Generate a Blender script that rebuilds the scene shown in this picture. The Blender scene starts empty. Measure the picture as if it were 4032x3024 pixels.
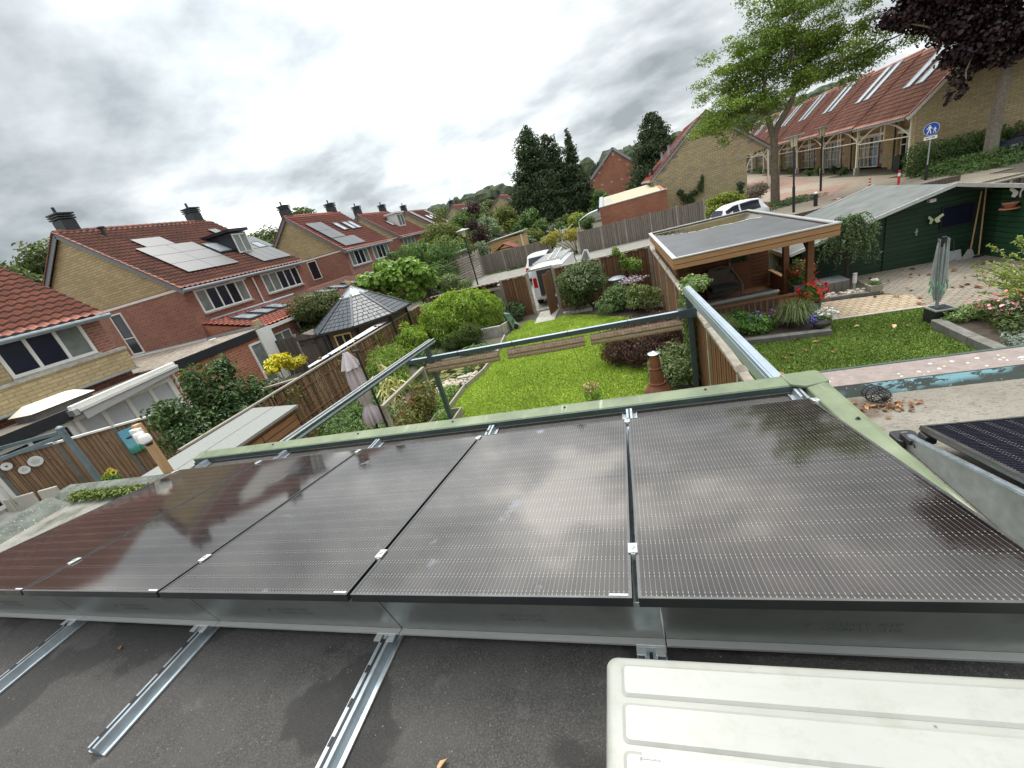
import bpy, math, random
import numpy as np
from mathutils import Vector, Matrix, Euler
random.seed(7); RNG = np.random.default_rng(11)
C = bpy.context.scene.collection
sc = bpy.context.scene
PI = math.pi

# ------------------------------------------------------------------ camera
YAW, PITCH, ROLL = -0.32107, 0.37664, -0.27116
CAM = Vector((4.716, -2.6745, 1.5203))
def cam_axes():
    cy, sy, cp, sp = math.cos(YAW), math.sin(YAW), math.cos(PITCH), math.sin(PITCH)
    f = Vector((sy*cp, cy*cp, -sp)); r = Vector((cy, -sy, 0)); u = r.cross(f)
    cr, sr = math.cos(ROLL), math.sin(ROLL)
    return cr*r + sr*u, -sr*r + cr*u, f
_r, _u, _f = cam_axes()
cd = bpy.data.cameras.new('camera'); cam = bpy.data.objects.new('camera', cd); C.objects.link(cam)
m = Matrix((( _r.x, _u.x, -_f.x, CAM.x), (_r.y, _u.y, -_f.y, CAM.y), (_r.z, _u.z, -_f.z, CAM.z), (0,0,0,1)))
cam.matrix_world = m
cd.sensor_width = 36; cd.lens = 36*1597.15/4032; cd.clip_start = 0.05; cd.clip_end = 3000
sc.camera = cam

# ------------------------------------------------------------------ world: cloudy sky
w = bpy.data.worlds.new('World'); sc.world = w; w.use_nodes = True
nt = w.node_tree; nt.nodes.clear()
def N(t, **k):
    n = nt.nodes.new(t)
    for a, b in k.items(): setattr(n, a, b)
    return n
def Lk(a, b): nt.links.new(a, b)
def Mth(op, a, b=None, c=None):
    n = N('ShaderNodeMath', operation=op)
    for i, v in enumerate((a, b, c)):
        if v is None: continue
        if isinstance(v, (int, float)): n.inputs[i].default_value = v
        else: Lk(v, n.inputs[i])
    return n.outputs[0]
SUN_AZ, SUN_EL = math.radians(-24), math.radians(62)      # azimuth from +Y towards +X
out = N('ShaderNodeOutputWorld'); bg = N('ShaderNodeBackground'); Lk(bg.outputs[0], out.inputs[0])
tc = N('ShaderNodeTexCoord'); sep = N('ShaderNodeSeparateXYZ'); Lk(tc.outputs['Generated'], sep.inputs[0])
zz = Mth('MAXIMUM', sep.outputs[2], 0.0)
den = Mth('ADD', zz, 0.30)
px = Mth('DIVIDE', sep.outputs[0], den); py = Mth('DIVIDE', sep.outputs[1], den)
cv = N('ShaderNodeCombineXYZ'); Lk(px, cv.inputs[0]); Lk(py, cv.inputs[1])
n1 = N('ShaderNodeTexNoise'); n1.inputs['Scale'].default_value = 1.0; n1.inputs['Detail'].default_value = 7; n1.inputs['Roughness'].default_value = 0.5
n1.inputs['Distortion'].default_value = 0.25
mp = N('ShaderNodeMapping'); mp.inputs['Location'].default_value = (0, 0, 0); mp.inputs['Rotation'].default_value = (0, 0, 0.5); mp.inputs['Scale'].default_value = (1.0, 1.25, 1)
Lk(cv.outputs[0], mp.inputs[0]); Lk(mp.outputs[0], n1.inputs[0])
n2 = N('ShaderNodeTexNoise'); n2.inputs['Scale'].default_value = 3.2; n2.inputs['Detail'].default_value = 6; n2.inputs['Roughness'].default_value = 0.55
Lk(mp.outputs[0], n2.inputs[0])
mixn = Mth('ADD', Mth('MULTIPLY', n1.outputs[0], 0.68), Mth('MULTIPLY', n2.outputs[0], 0.32))
ramp = N('ShaderNodeValToRGB'); Lk(mixn, ramp.inputs[0])
cr = ramp.color_ramp
cr.elements[0].position = 0.41; cr.elements[0].color = (1.15, 1.15, 1.12, 1)
cr.elements[1].position = 0.625; cr.elements[1].color = (0.28, 0.31, 0.325, 1)
e = cr.elements.new(0.465); e.color = (0.68, 0.71, 0.72, 1)
e = cr.elements.new(0.535); e.color = (0.48, 0.515, 0.53, 1)
# glow where the sun stands behind the clouds, and a brighter zenith (overcast sky)
sd = Vector((math.sin(SUN_AZ)*math.cos(SUN_EL), math.cos(SUN_AZ)*math.cos(SUN_EL), math.sin(SUN_EL)))
gd = Vector((math.sin(math.radians(-26))*math.cos(math.radians(29)), math.cos(math.radians(-26))*math.cos(math.radians(29)), math.sin(math.radians(29))))
dv = N('ShaderNodeVectorMath', operation='DOT_PRODUCT'); Lk(tc.outputs['Generated'], dv.inputs[0]); dv.inputs[1].default_value = gd
glow = Mth('POWER', Mth('MAXIMUM', dv.outputs['Value'], 0.0), 12.0)
hz = Mth('POWER', Mth('SUBTRACT', 1.0, zz), 10.0)
zen = N('ShaderNodeMapRange'); zen.interpolation_type = 'SMOOTHSTEP'; Lk(sep.outputs[2], zen.inputs[0])
zen.inputs[1].default_value = 0.62; zen.inputs[2].default_value = 0.98; zen.inputs[3].default_value = 0.0; zen.inputs[4].default_value = 3.6
lum = Mth('ADD', Mth('ADD', 0.84, Mth('MULTIPLY', glow, 0.95)), Mth('ADD', Mth('MULTIPLY', hz, 0.22), zen.outputs[0]))
vs = N('ShaderNodeVectorMath', operation='SCALE'); Lk(ramp.outputs[0], vs.inputs[0]); Lk(lum, vs.inputs['Scale'])
sky = N('ShaderNodeTexSky'); sky.sky_type = 'NISHITA'; sky.sun_disc = False; sky.sun_elevation = SUN_EL; sky.sun_rotation = SUN_AZ
sks = N('ShaderNodeVectorMath', operation='SCALE'); Lk(sky.outputs[0], sks.inputs[0]); sks.inputs['Scale'].default_value = 0.05
mx = N('ShaderNodeMix', data_type='RGBA'); mx.inputs[0].default_value = 0.88
Lk(sks.outputs[0], mx.inputs['A']); Lk(vs.outputs[0], mx.inputs['B'])
Lk(mx.outputs['Result'], bg.inputs[0]); bg.inputs[1].default_value = 1.0
sl = bpy.data.lights.new('sun', 'SUN'); sl.energy = 1.4; sl.angle = math.radians(22); sl.color = (1.0, 0.95, 0.87)
so = bpy.data.objects.new('sun', sl); C.objects.link(so); so.rotation_euler = sd.to_track_quat('Z', 'Y').to_euler()
sc.view_settings.view_transform = 'Standard'; sc.view_settings.look = 'None'; sc.view_settings.exposure = 0.60; sc.view_settings.gamma = 1
sc.cycles.max_bounces = 6; sc.cycles.transparent_max_bounces = 8

# ------------------------------------------------------------------ materials
MATS = {}
class NB:                                    # small node builder
    def __init__(s, name):
        s.m = bpy.data.materials.new(name); s.m.use_nodes = True; s.t = s.m.node_tree; s.t.nodes.clear()
        s.o = s.n('ShaderNodeOutputMaterial'); s.b = s.n('ShaderNodeBsdfPrincipled'); s.l(s.b.outputs[0], s.o.inputs[0])
        s.tc = s.n('ShaderNodeTexCoord'); MATS[name] = s.m
    def n(s, t, **k):
        n = s.t.nodes.new(t)
        for a, b in k.items(): setattr(n, a, b)
        return n
    def l(s, a, b): s.t.links.new(a, b)
    def put(s, v, sock):
        if isinstance(v, (int, float)): sock.default_value = v
        elif isinstance(v, tuple): sock.default_value = v if len(v) != 3 or sock.type == 'VECTOR' else (*v, 1)
        else: s.l(v, sock)
    def math(s, op, a, b=None, c=None, clamp=False):
        n = s.n('ShaderNodeMath', operation=op, use_clamp=clamp)
        for i, v in enumerate((a, b, c)):
            if v is not None: s.put(v, n.inputs[i])
        return n.outputs[0]
    def map(s, scale=(1,1,1), loc=(0,0,0), rot=(0,0,0), src='Object'):
        n = s.n('ShaderNodeMapping'); n.inputs['Scale'].default_value = scale; n.inputs['Location'].default_value = loc; n.inputs['Rotation'].default_value = rot
        s.l(s.tc.outputs[src], n.inputs[0]); return n.outputs[0]
    def noise(s, scale, detail=4, rough=0.55, vec=None, dist=0.0):
        n = s.n('ShaderNodeTexNoise'); n.inputs['Scale'].default_value = scale; n.inputs['Detail'].default_value = detail
        n.inputs['Roughness'].default_value = rough; n.inputs['Distortion'].default_value = dist
        s.l(vec if vec is not None else s.tc.outputs['Object'], n.inputs[0]); return n.outputs[0]
    def ramp(s, fac, stops, interp='LINEAR'):
        n = s.n('ShaderNodeValToRGB'); s.l(fac, n.inputs[0]); r = n.color_ramp; r.interpolation = interp
        while len(r.elements) > 1: r.elements.remove(r.elements[-1])
        r.elements[0].position = stops[0][0]; r.elements[0].color = col4(stops[0][1])
        for p, c in stops[1:]:
            e = r.elements.new(p); e.color = col4(c)
        return n.outputs[0]
    def mix(s, f, a, b, mode='MIX'):
        n = s.n('ShaderNodeMix', data_type='RGBA', blend_type=mode)
        s.put(f, n.inputs[0]); s.put(a, n.inputs['A']); s.put(b, n.inputs['B']); return n.outputs['Result']
    def bump(s, h, strength=0.3, dist=0.01):
        n = s.n('ShaderNodeBump'); n.inputs['Strength'].default_value = strength; n.inputs['Distance'].default_value = dist
        s.l(h, n.inputs['Height']); s.l(n.outputs[0], s.b.inputs['Normal'])
    def fin(s, color=None, rough=0.8, metal=0.0, spec=None):
        if color is not None: s.put(color, s.b.inputs['Base Color'])
        s.put(rough, s.b.inputs['Roughness']); s.put(metal, s.b.inputs['Metallic'])
        if spec is not None: s.b.inputs['Specular IOR Level'].default_value = spec
        return s.m
def col4(c):
    if isinstance(c, (int, float)): return (c, c, c, 1)
    return (*c, 1) if len(c) == 3 else c
def mul(c, k): return tuple(min(1, x*k) for x in c[:3])

def m_plain(name, c, rough=0.6, metal=0.0, var=0.18, scale=6.0, bump=0.0, spec=None):
    if name in MATS: return MATS[name]
    b = NB(name); n = b.noise(scale, 6, 0.65)
    colr = b.ramp(n, [(0.3, mul(c, 1-var)), (0.7, mul(c, 1+var))])
    if bump: b.bump(b.noise(scale*8, 4), bump, 0.004)
    rr = b.ramp(b.noise(scale*1.7, 3), [(0.3, max(0.03, rough-0.07)), (0.7, min(1, rough+0.07))])
    return b.fin(colr, rr, metal, spec)

def m_brick(name, c1, c2, mortar, bw=0.21, bh=0.065, ms=0.011, stain=0.4):
    if name in MATS: return MATS[name]
    b = NB(name)
    sp = b.n('ShaderNodeSeparateXYZ'); b.l(b.tc.outputs['Object'], sp.inputs[0])
    cx = b.n('ShaderNodeCombineXYZ'); b.l(b.math('ADD', sp.outputs[0], sp.outputs[1]), cx.inputs[0]); b.l(sp.outputs[2], cx.inputs[1])
    t = b.n('ShaderNodeTexBrick'); b.l(cx.outputs[0], t.inputs[0])
    t.inputs['Scale'].default_value = 1; t.inputs['Brick Width'].default_value = bw; t.inputs['Row Height'].default_value = bh
    t.inputs['Mortar Size'].default_value = ms; t.inputs['Mortar Smooth'].default_value = 0.15
    t.inputs['Color1'].default_value = col4(c1); t.inputs['Color2'].default_value = col4(c2); t.inputs['Mortar'].default_value = col4(mortar)
    t.inputs['Bias'].default_value = 0.0
    big = b.noise(0.6, 5); fine = b.noise(9, 3)
    c = b.mix(b.math('MULTIPLY', b.ramp(big, [(0.35, 0), (0.75, 1)]), stain), t.outputs[0], mul(c2, 0.55))
    c = b.mix(0.35, c, b.ramp(fine, [(0.25, 0.35), (0.75, 1.0)]), 'MULTIPLY')
    b.bump(t.outputs['Fac'], 0.5, -0.006)
    return b.fin(c, 0.88)

def m_wood(name, c, c2=None, board=0.14, axis='z', rough=0.75, gap=True, grain=1.0):
    """boards stacked along the given axis ('x','y','z' or 'h' = x+y), grain across it"""
    if name in MATS: return MATS[name]
    c2 = c2 or mul(c, 0.6); b = NB(name)
    sp = b.n('ShaderNodeSeparateXYZ'); b.l(b.tc.outputs['Object'], sp.inputs[0])
    a = {'x': sp.outputs[0], 'y': sp.outputs[1], 'z': sp.outputs[2]}.get(axis) or b.math('ADD', sp.outputs[0], sp.outputs[1])
    q = b.math('DIVIDE', a, board); fl = b.math('FLOOR', q)
    wn = b.n('ShaderNodeTexWhiteNoise', noise_dimensions='1D'); b.l(fl, wn.inputs['W'])
    sc3 = {'x': (30, 1.5, 1.5), 'y': (1.5, 30, 1.5), 'z': (1.5, 1.5, 30), 'h': (14, 14, 1.2)}[axis]
    mp_ = b.n('ShaderNodeMapping'); mp_.inputs['Scale'].default_value = sc3; b.l(b.tc.outputs['Object'], mp_.inputs[0])
    addv = b.n('ShaderNodeVectorMath', operation='ADD'); b.l(mp_.outputs[0], addv.inputs[0]); b.l(wn.outputs['Color'], addv.inputs[1])
    g = b.noise(1.6, 6, 0.6, addv.outputs[0], 0.6)
    colr = b.ramp(g, [(0.25, mul(c2, 0.9)), (0.5, c), (0.78, mul(c, 1.25))])
    colr = b.mix(b.math('MULTIPLY', wn.outputs['Value'], 0.45), colr, mul(c2, 1.0))
    if gap:
        fr = b.math('FRACT', q); e = b.math('MINIMUM', fr, b.math('SUBTRACT', 1.0, fr))
        k = b.ramp(e, [(0.0, 1.0), (0.045, 1.0), (0.09, 0.0)])
        colr = b.mix(k, colr, mul(c2, 0.3)); b.bump(k, 0.6, -0.008)
    else: b.bump(g, 0.25, 0.004)
    return b.fin(colr, rough)

def m_leaf(name, c1, c2, c3=None, rough=0.5, trans=0.25, rare=None):
    """leaves: every leaf its own tint"""
    if name in MATS: return MATS[name]
    if 'maple' not in name and 'petal' not in name and name != 'yellow_leaf': c1, c2, c3, rare = [None if c is None else mul(c, 1.22) for c in (c1, c2, c3, rare)]; trans = min(0.4, trans+0.08)
    b = NB(name); ge = b.n('ShaderNodeNewGeometry')
    st = [(0.0, mul(c1, 0.75)), (0.45, c1), (0.85, c2)]
    if c3: st.append((0.96, c3))
    colr = b.ramp(ge.outputs['Random Per Island'], st)
    colr = b.mix(b.ramp(b.noise(0.9, 3), [(0.35, 0.0), (0.7, 0.5)]), colr, c2)
    if rare: colr = b.mix(b.ramp(b.noise(2.2, 2), [(0.55, 0.0), (0.7, 0.75)]), colr, rare)
    b.fin(colr, rough, 0, 0.35)
    tr = b.n('ShaderNodeBsdfTranslucent'); b.l(b.mix(1.0, colr, (1.0, 1.0, 0.55), 'MULTIPLY'), tr.inputs[0])
    ms = b.n('ShaderNodeMixShader'); ms.inputs[0].default_value = trans
    b.l(b.b.outputs[0], ms.inputs[1]); b.l(tr.outputs[0], ms.inputs[2]); b.l(ms.outputs[0], b.o.inputs[0])
    return b.m

def m_glass(name, c=(0.03, 0.035, 0.04), rough=0.04, spec=0.9):
    if name in MATS: return MATS[name]
    b = NB(name); n = b.noise(3, 3)
    b.bump(b.noise(2.2, 2), 0.04, 0.01)
    return b.fin(b.ramp(n, [(0.3, mul(c, 0.8)), (0.7, mul(c, 1.25))]), rough, 0, spec)

def m_metal(name, c, rough=0.35, metal=1.0, var=0.12, scale=5):
    return m_plain(name, c, rough, metal, var, scale)

# ------------------------------------------------------------------ mesh helpers
class MB:
    def __init__(s): s.v = []; s.f = []
    def add(s, vs, fs):
        k = len(s.v); s.v += [tuple(q) for q in vs]; s.f += [tuple(i+k for i in f) for f in fs]; return s
    def box(s, x0, x1, y0, y1, z0, z1):
        if x0 > x1: x0, x1 = x1, x0
        if y0 > y1: y0, y1 = y1, y0
        if z0 > z1: z0, z1 = z1, z0
        return s.add([(x0,y0,z0),(x1,y0,z0),(x1,y1,z0),(x0,y1,z0),(x0,y0,z1),(x1,y0,z1),(x1,y1,z1),(x0,y1,z1)],
                     [(0,3,2,1),(4,5,6,7),(0,1,5,4),(1,2,6,5),(2,3,7,6),(3,0,4,7)])
    def bar(s, a, b, w, h, up=(0,0,1)):          # box from a to b, width w (sideways), height h (centred)
        a, b = Vector(a), Vector(b); d = (b-a).normalized(); u = Vector(up)
        sd_ = d.cross(u)
        if sd_.length < 1e-4: sd_ = d.cross(Vector((1,0,0)))
        sd_.normalize(); u = sd_.cross(d)
        c = []
        for p in (a, b):
            for i, j in ((-1,-1),(1,-1),(1,1),(-1,1)): c.append(p + sd_*(i*w/2) + u*(j*h/2))
        return s.add(c, [(0,1,2,3),(4,7,6,5),(0,4,5,1),(1,5,6,2),(2,6,7,3),(3,7,4,0)])
    def prism(s, poly, d):                        # planar polygon (3D points) extruded by vector d
        n = len(poly); d = Vector(d); p = [Vector(q) for q in poly]
        return s.add(p + [q+d for q in p], [tuple(range(n))[::-1], tuple(range(n, 2*n))] + [(i, (i+1) % n, n+(i+1) % n, n+i) for i in range(n)])
    def quad(s, a, b, c, d): return s.add([a, b, c, d], [(0,1,2,3)])
    def tube(s, path, r, n=8, cap=True):
        P = [Vector(q) for q in path]; R = r if isinstance(r, (list, tuple)) else [r]*len(P)
        ref = None; rings = []
        for i, p in enumerate(P):
            t = (P[min(i+1, len(P)-1)] - P[max(i-1, 0)])
            if t.length < 1e-9: t = Vector((0,0,1))
            t.normalize()
            if ref is None: ref = t.orthogonal().normalized()
            ref = (ref - t*ref.dot(t));
            if ref.length < 1e-6: ref = t.orthogonal()
            ref.normalize(); q = t.cross(ref)
            rings.append([p + ref*(math.cos(2*PI*j/n)*R[i]) + q*(math.sin(2*PI*j/n)*R[i]) for j in range(n)])
        vs = [v for r_ in rings for v in r_]; fs = []
        for i in range(len(P)-1):
            for j in range(n):
                a = i*n+j; b = i*n+(j+1) % n; fs.append((a, b, b+n, a+n))
        if cap: fs.append(tuple(range(n))[::-1]); fs.append(tuple(range((len(P)-1)*n, len(P)*n)))
        return s.add(vs, fs)
    def lathe(s, prof, c=(0,0,0), n=20, a0=0.0):
        vs = []; fs = []
        for r, z in prof:
            for j in range(n):
                a = a0 + 2*PI*j/n; vs.append((c[0]+r*math.cos(a), c[1]+r*math.sin(a), c[2]+z))
        for i in range(len(prof)-1):
            for j in range(n):
                a = i*n+j; b = i*n+(j+1) % n; fs.append((a, b, b+n, a+n))
        fs.append(tuple(range(n))[::-1]); fs.append(tuple(range((len(prof)-1)*n, len(prof)*n)))
        return s.add(vs, fs)
    def ell(s, c, r, nu=10, nv=7, jit=0.0, rnd=random):
        vs = [(c[0], c[1], c[2]-r[2])]; fs = []
        for i in range(1, nv):
            th = -PI/2 + PI*i/nv
            for j in range(nu):
                a = 2*PI*j/nu; k = 1 + rnd.uniform(-jit, jit)
                vs.append((c[0]+r[0]*k*math.cos(th)*math.cos(a), c[1]+r[1]*k*math.cos(th)*math.sin(a), c[2]+r[2]*k*math.sin(th)))
        vs.append((c[0], c[1], c[2]+r[2])); T = len(vs)-1
        for j in range(nu):
            fs.append((0, 1+(j+1) % nu, 1+j)); fs.append((T, T-nu+j, T-nu+(j+1) % nu))
        for i in range(nv-2):
            for j in range(nu):
                a = 1+i*nu+j; b = 1+i*nu+(j+1) % nu; fs.append((a, b, b+nu, a+nu))
        return s.add(vs, fs)
    def xf(s, M):
        s.v = [tuple(M @ Vector(q)) for q in s.v]; return s
    def obj(s, name, mat, parent=None, local=False, smooth=False, bevel=0.0):
        me = bpy.data.meshes.new(name)
        v = np.array(s.v, dtype=float)
        if parent is not None and not local: v = v - np.array(WL(parent))
        me.from_pydata(v.tolist(), [], s.f); me.materials.append(mat)
        if smooth:
            me.polygons.foreach_set('use_smooth', [True]*len(me.polygons))
            try: me.set_sharp_from_angle(angle=math.radians(40))
            except Exception: pass
        me.update()
        o = bpy.data.objects.new(name, me); C.objects.link(o)
        if parent is not None: o.parent = parent
        if bevel:
            md = o.modifiers.new('bevel', 'BEVEL'); md.width = bevel; md.segments = 2; md.limit_method = 'ANGLE'
        return o
def WL(o):
    p = Vector((0,0,0))
    while o is not None: p += o.location; o = o.parent
    return p
def tag(o, label=None, cat=None, group=None, kind=None):
    if label: o['label'] = label
    if cat: o['category'] = cat
    if group: o['group'] = group
    if kind: o['kind'] = kind
    return o
def thing(name, label, cat, loc=(0,0,0), rotz=0.0, group=None, kind=None):
    o = bpy.data.objects.new(name, None); C.objects.link(o); o.location = loc; o.rotation_euler = (0,0,rotz)
    o.empty_display_size = 0.1
    return tag(o, label, cat, group, kind)
def struct(name, mb, mat, smooth=False):
    return tag(mb.obj(name, mat, smooth=smooth), name.replace('_', ' ') + ' of the scene', kind='structure', cat=name.split('_')[-1])
def dup(root, loc=None, rotz=None, label=None, group=None):
    r = root.copy(); C.objects.link(r)
    if loc is not None: r.location = loc
    if rotz is not None: r.rotation_euler = (root.rotation_euler[0], root.rotation_euler[1], rotz)
    if label: r['label'] = label
    if group: r['group'] = group
    for ch in list(root.children):
        c = ch.copy(); C.objects.link(c); c.parent = r
        for g in list(ch.children):
            d = g.copy(); C.objects.link(d); d.parent = c
    return r
def text_mb(s, size, depth=0.0, align='CENTER'):
    cu = bpy.data.curves.new('t', 'FONT'); cu.body = s; cu.size = size; cu.extrude = depth; cu.align_x = align; cu.resolution_u = 2
    o = bpy.data.objects.new('t', cu); C.objects.link(o)
    dg = bpy.context.evaluated_depsgraph_get(); me = bpy.data.meshes.new_from_object(o.evaluated_get(dg))
    mb = MB(); mb.add([tuple(v.co) for v in me.vertices], [tuple(p.vertices) for p in me.polygons])
    bpy.data.objects.remove(o); bpy.data.curves.remove(cu); bpy.data.meshes.remove(me)
    return mb
def np_mesh(name, V, F, mat, parent=None, smooth=False):
    """V (n,3) F (m,k) arrays, world coordinates"""
    me = bpy.data.meshes.new(name)
    if parent is not None: V = V - np.array(WL(parent))
    n, k = F.shape
    me.vertices.add(len(V)); me.vertices.foreach_set('co', V.astype(np.float32).ravel())
    me.loops.add(n*k); me.loops.foreach_set('vertex_index', F.astype(np.int32).ravel())
    me.polygons.add(n); me.polygons.foreach_set('loop_start', np.arange(0, n*k, k, dtype=np.int32))
    me.update(calc_edges=True); me.materials.append(mat)
    if smooth: me.polygons.foreach_set('use_smooth', [True]*n)
    o = bpy.data.objects.new(name, me); C.objects.link(o)
    if parent is not None: o.parent = parent
    return o
def rand_dirs(n):
    d = RNG.normal(size=(n,3)); return d/np.linalg.norm(d, axis=1)[:,None]
def leaf_geo(P, Nrm, size, aspect=0.5, droop=0.0, var=0.35, fold=0.18):
    """one folded leaf (6 verts, 2 quads) per point, its face turned towards Nrm"""
    n = len(P); t = rand_dirs(n); t[:,2] -= droop
    t = t - (t*Nrm).sum(1)[:,None]*Nrm; t /= np.linalg.norm(t, axis=1)[:,None]+1e-9
    b = np.cross(Nrm, t); s = size*(1+RNG.uniform(-var, var, n))[:,None]
    L = t*s; Wd = b*s*aspect; up = Nrm*s*fold
    V = np.stack([P-L*0.5, P-L*0.1+Wd*0.5+up, P+L*0.28+Wd*0.38+up, P+L*0.5, P+L*0.28-Wd*0.38+up, P-L*0.1-Wd*0.5+up], 1).reshape(-1,3)
    base = np.arange(n)[:,None]*6
    F = np.concatenate([base+np.array([[0,1,2,3]]), base+np.array([[0,3,4,5]])], 1).reshape(-1,4)
    return V, F
def blob_points(blobs, n, shell=0.55, lump=0.22, freq=2.3):
    """points spread through ellipsoid blobs, mostly near the surface, with a lumpy outline; returns points and outward normals"""
    vol = np.array([b[1][0]*b[1][1]+b[1][1]*b[1][2]+b[1][0]*b[1][2] for b in blobs]); cnt = np.maximum(1, (n*vol/vol.sum()).astype(int))
    P = []; Q = []
    for (c, r), k in zip(blobs, cnt):
        d = rand_dirs(k); rad = (1-shell)+shell*RNG.random(k)**0.5
        ph = np.array(c)*1.7
        lm = 1+lump*(np.sin(d[:,0]*freq*2+ph[0])*np.cos(d[:,1]*freq*2.3+ph[1])+0.6*np.sin(d[:,2]*freq*3.1+ph[2]+d[:,0]*4))
        P.append(np.array(c)+d*np.array(r)*(rad*lm)[:,None])
        nn = d/np.array(r); nn /= np.linalg.norm(nn, axis=1)[:,None]; Q.append(nn)
    return np.concatenate(P), np.concatenate(Q)
def foliage(name, blobs, n, size, mat, parent, aspect=0.5, droop=0.3, shell=0.55, lump=0.22, tilt=0.8, zmin=None):
    P, Q = blob_points(blobs, n, shell, lump)
    if zmin is not None:
        k = P[:,2] > zmin; P, Q = P[k], Q[k]
    Nn = Q + rand_dirs(len(P))*tilt; Nn[:,2] += 0.35; Nn /= np.linalg.norm(Nn, axis=1)[:,None]
    V, F = leaf_geo(P, Nn, size, aspect, droop)
    return np_mesh(name, V, F, mat, parent)
def clumps(cx, cy, cz, rx, ry, rz, k, rr, seed=0, flat=1.0):
    """k sub-blobs spread over an ellipsoid: an uneven crown"""
    rn = random.Random(seed); o = []
    for i in range(k):
        a = rn.uniform(0, 2*PI); z = rn.uniform(-0.85, 1); q = math.sqrt(max(0, 1-z*z)); s = rn.uniform(0.55, 0.95)
        r = rr*rn.uniform(0.65, 1.25)
        o.append(((cx+rx*s*q*math.cos(a), cy+ry*s*q*math.sin(a), cz+rz*s*z), (r, r, r*flat*rn.uniform(0.6, 0.9))))
    return o

# ------------------------------------------------------------------ shared materials
YB = m_brick('yellow_brick', (0.62,0.49,0.27), (0.47,0.37,0.20), (0.34,0.27,0.17), 0.42, 0.125, 0.016)
YB2 = m_brick('yellow_brick_pale', (0.64,0.53,0.32), (0.48,0.395,0.235), (0.33,0.27,0.17), 0.5, 0.19, 0.022, stain=0.15)
RB = m_brick('red_brick', (0.40,0.15,0.105), (0.27,0.095,0.07), (0.36,0.27,0.21), 0.30, 0.105, 0.014)
RB2 = m_brick('orange_brick', (0.50,0.165,0.085), (0.36,0.115,0.065), (0.44,0.31,0.23), 0.34, 0.12, 0.015)
STONEB = m_brick('grey_stone_brick', (0.30,0.28,0.25), (0.22,0.2,0.18), (0.12,0.11,0.1), 0.16, 0.09)
WHITE = m_plain('white_paint', (0.74,0.73,0.69), 0.45, var=0.07, scale=2)
CREAM = m_plain('cream_paint', (0.78,0.74,0.60), 0.5, var=0.07, scale=2)
ZINC = m_plain('zinc_grey', (0.30,0.34,0.37), 0.45, 0.3, 0.12)
CONC = m_plain('concrete', (0.36,0.34,0.30), 0.9, var=0.3, scale=5, bump=0.3)
CONCD = m_plain('dark_concrete', (0.15,0.145,0.13), 0.9, var=0.35, scale=4, bump=0.4)
DARKP = m_plain('black_paint', (0.018,0.02,0.024), 0.4, var=0.2)
DGLASS = m_glass('dark_window_glass', (0.012,0.014,0.022), 0.05, 0.35)
BLUEGLASS = m_glass('screened_window', (0.008,0.010,0.028), 0.25, 0.4)
CURT = m_glass('curtained_window_glass', (0.17,0.19,0.18), 0.12, 0.8)
TILESHADE_DIRT = m_plain('tile_lip_shadow_and_dirt', (0.075,0.04,0.032), 0.9, var=0.3)  # dark colour paints the shadow at tile lips, and the dirt in troughs
def m_tile(name, c, c2):
    b = NB(name); n = b.noise(1.1, 5, 0.6); f = b.noise(14, 3)
    k = b.ramp(n, [(0.32, c2), (0.6, c), (0.8, mul(c, 1.3))]); k = b.mix(0.5, k, b.ramp(f, [(0.3, 0.45), (0.7, 1.0)]), 'MULTIPLY'); k = b.mix(b.ramp(b.noise(4.5, 5, 0.75), [(0.60, 0.0), (0.72, 0.35)]), k, (0.40,0.34,0.25)); k = b.mix(b.ramp(b.noise(0.7, 4, 0.6), [(0.5, 0.0), (0.7, 0.4)]), k, mul(c2, 0.6))
    return b.fin(k, 0.7)
TILE_O = m_tile('orange_roof_tiles', (0.42,0.135,0.08), (0.28,0.09,0.055))
TILE_B = m_tile('brown_roof_tiles', (0.27,0.095,0.06), (0.14,0.06,0.045))
TILE_R = m_tile('red_roof_tiles', (0.36,0.115,0.085), (0.24,0.085,0.065))
TILE_P = m_tile('pinkish_brown_tiles', (0.46,0.215,0.15), (0.30,0.13,0.10))
TILE_N = m_tile('new_red_roof_tiles', (0.50,0.12,0.07), (0.40,0.10,0.06))
WOOD_BR = m_wood('brown_fence_boards', (0.20,0.095,0.045), (0.10,0.045,0.025), 0.14, 'h')
WOOD_GR = m_wood('weathered_fence_boards', (0.23,0.195,0.16), (0.12,0.10,0.085), 0.14, 'h')
WOOD_DK = m_wood('dark_weathered_boards', (0.13,0.105,0.085), (0.06,0.05,0.042), 0.14, 'h')
WOOD_OR = m_wood('orange_log_boards', (0.40,0.19,0.075), (0.22,0.09,0.035), 0.13, 'z')
WOOD_BEAM = m_wood('larch_beam', (0.47,0.255,0.12), (0.30,0.15,0.07), 0.145, 'z')
WOOD_POST = m_wood('brown_wood', (0.24,0.105,0.045), (0.13,0.055,0.025), 0.5, 'z', gap=False)
WOOD_LT = m_wood('fresh_wood', (0.50,0.31,0.16), (0.36,0.20,0.10), 0.5, 'h', gap=False)
WOOD_GREY = m_wood('grey_old_wood', (0.36,0.32,0.27), (0.20,0.17,0.14), 0.5, 'z', gap=False)
GALV = m_plain('galvanised_steel', (0.50,0.56,0.60), 0.36, 0.85, 0.16, 14)
ALU = m_plain('bright_aluminium', (0.72,0.73,0.73), 0.35, 0.8, 0.08, 9)
ANTHR = m_plain('anthracite_aluminium', (0.052,0.075,0.088), 0.32, 0.0, 0.1, 4)
SILVB = m_plain('silver_blue_aluminium', (0.40,0.47,0.53), 0.35, 0.35, 0.06, 4)
BLACKPL = m_plain('black_plastic', (0.02,0.02,0.022), 0.5, var=0.2)
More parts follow.
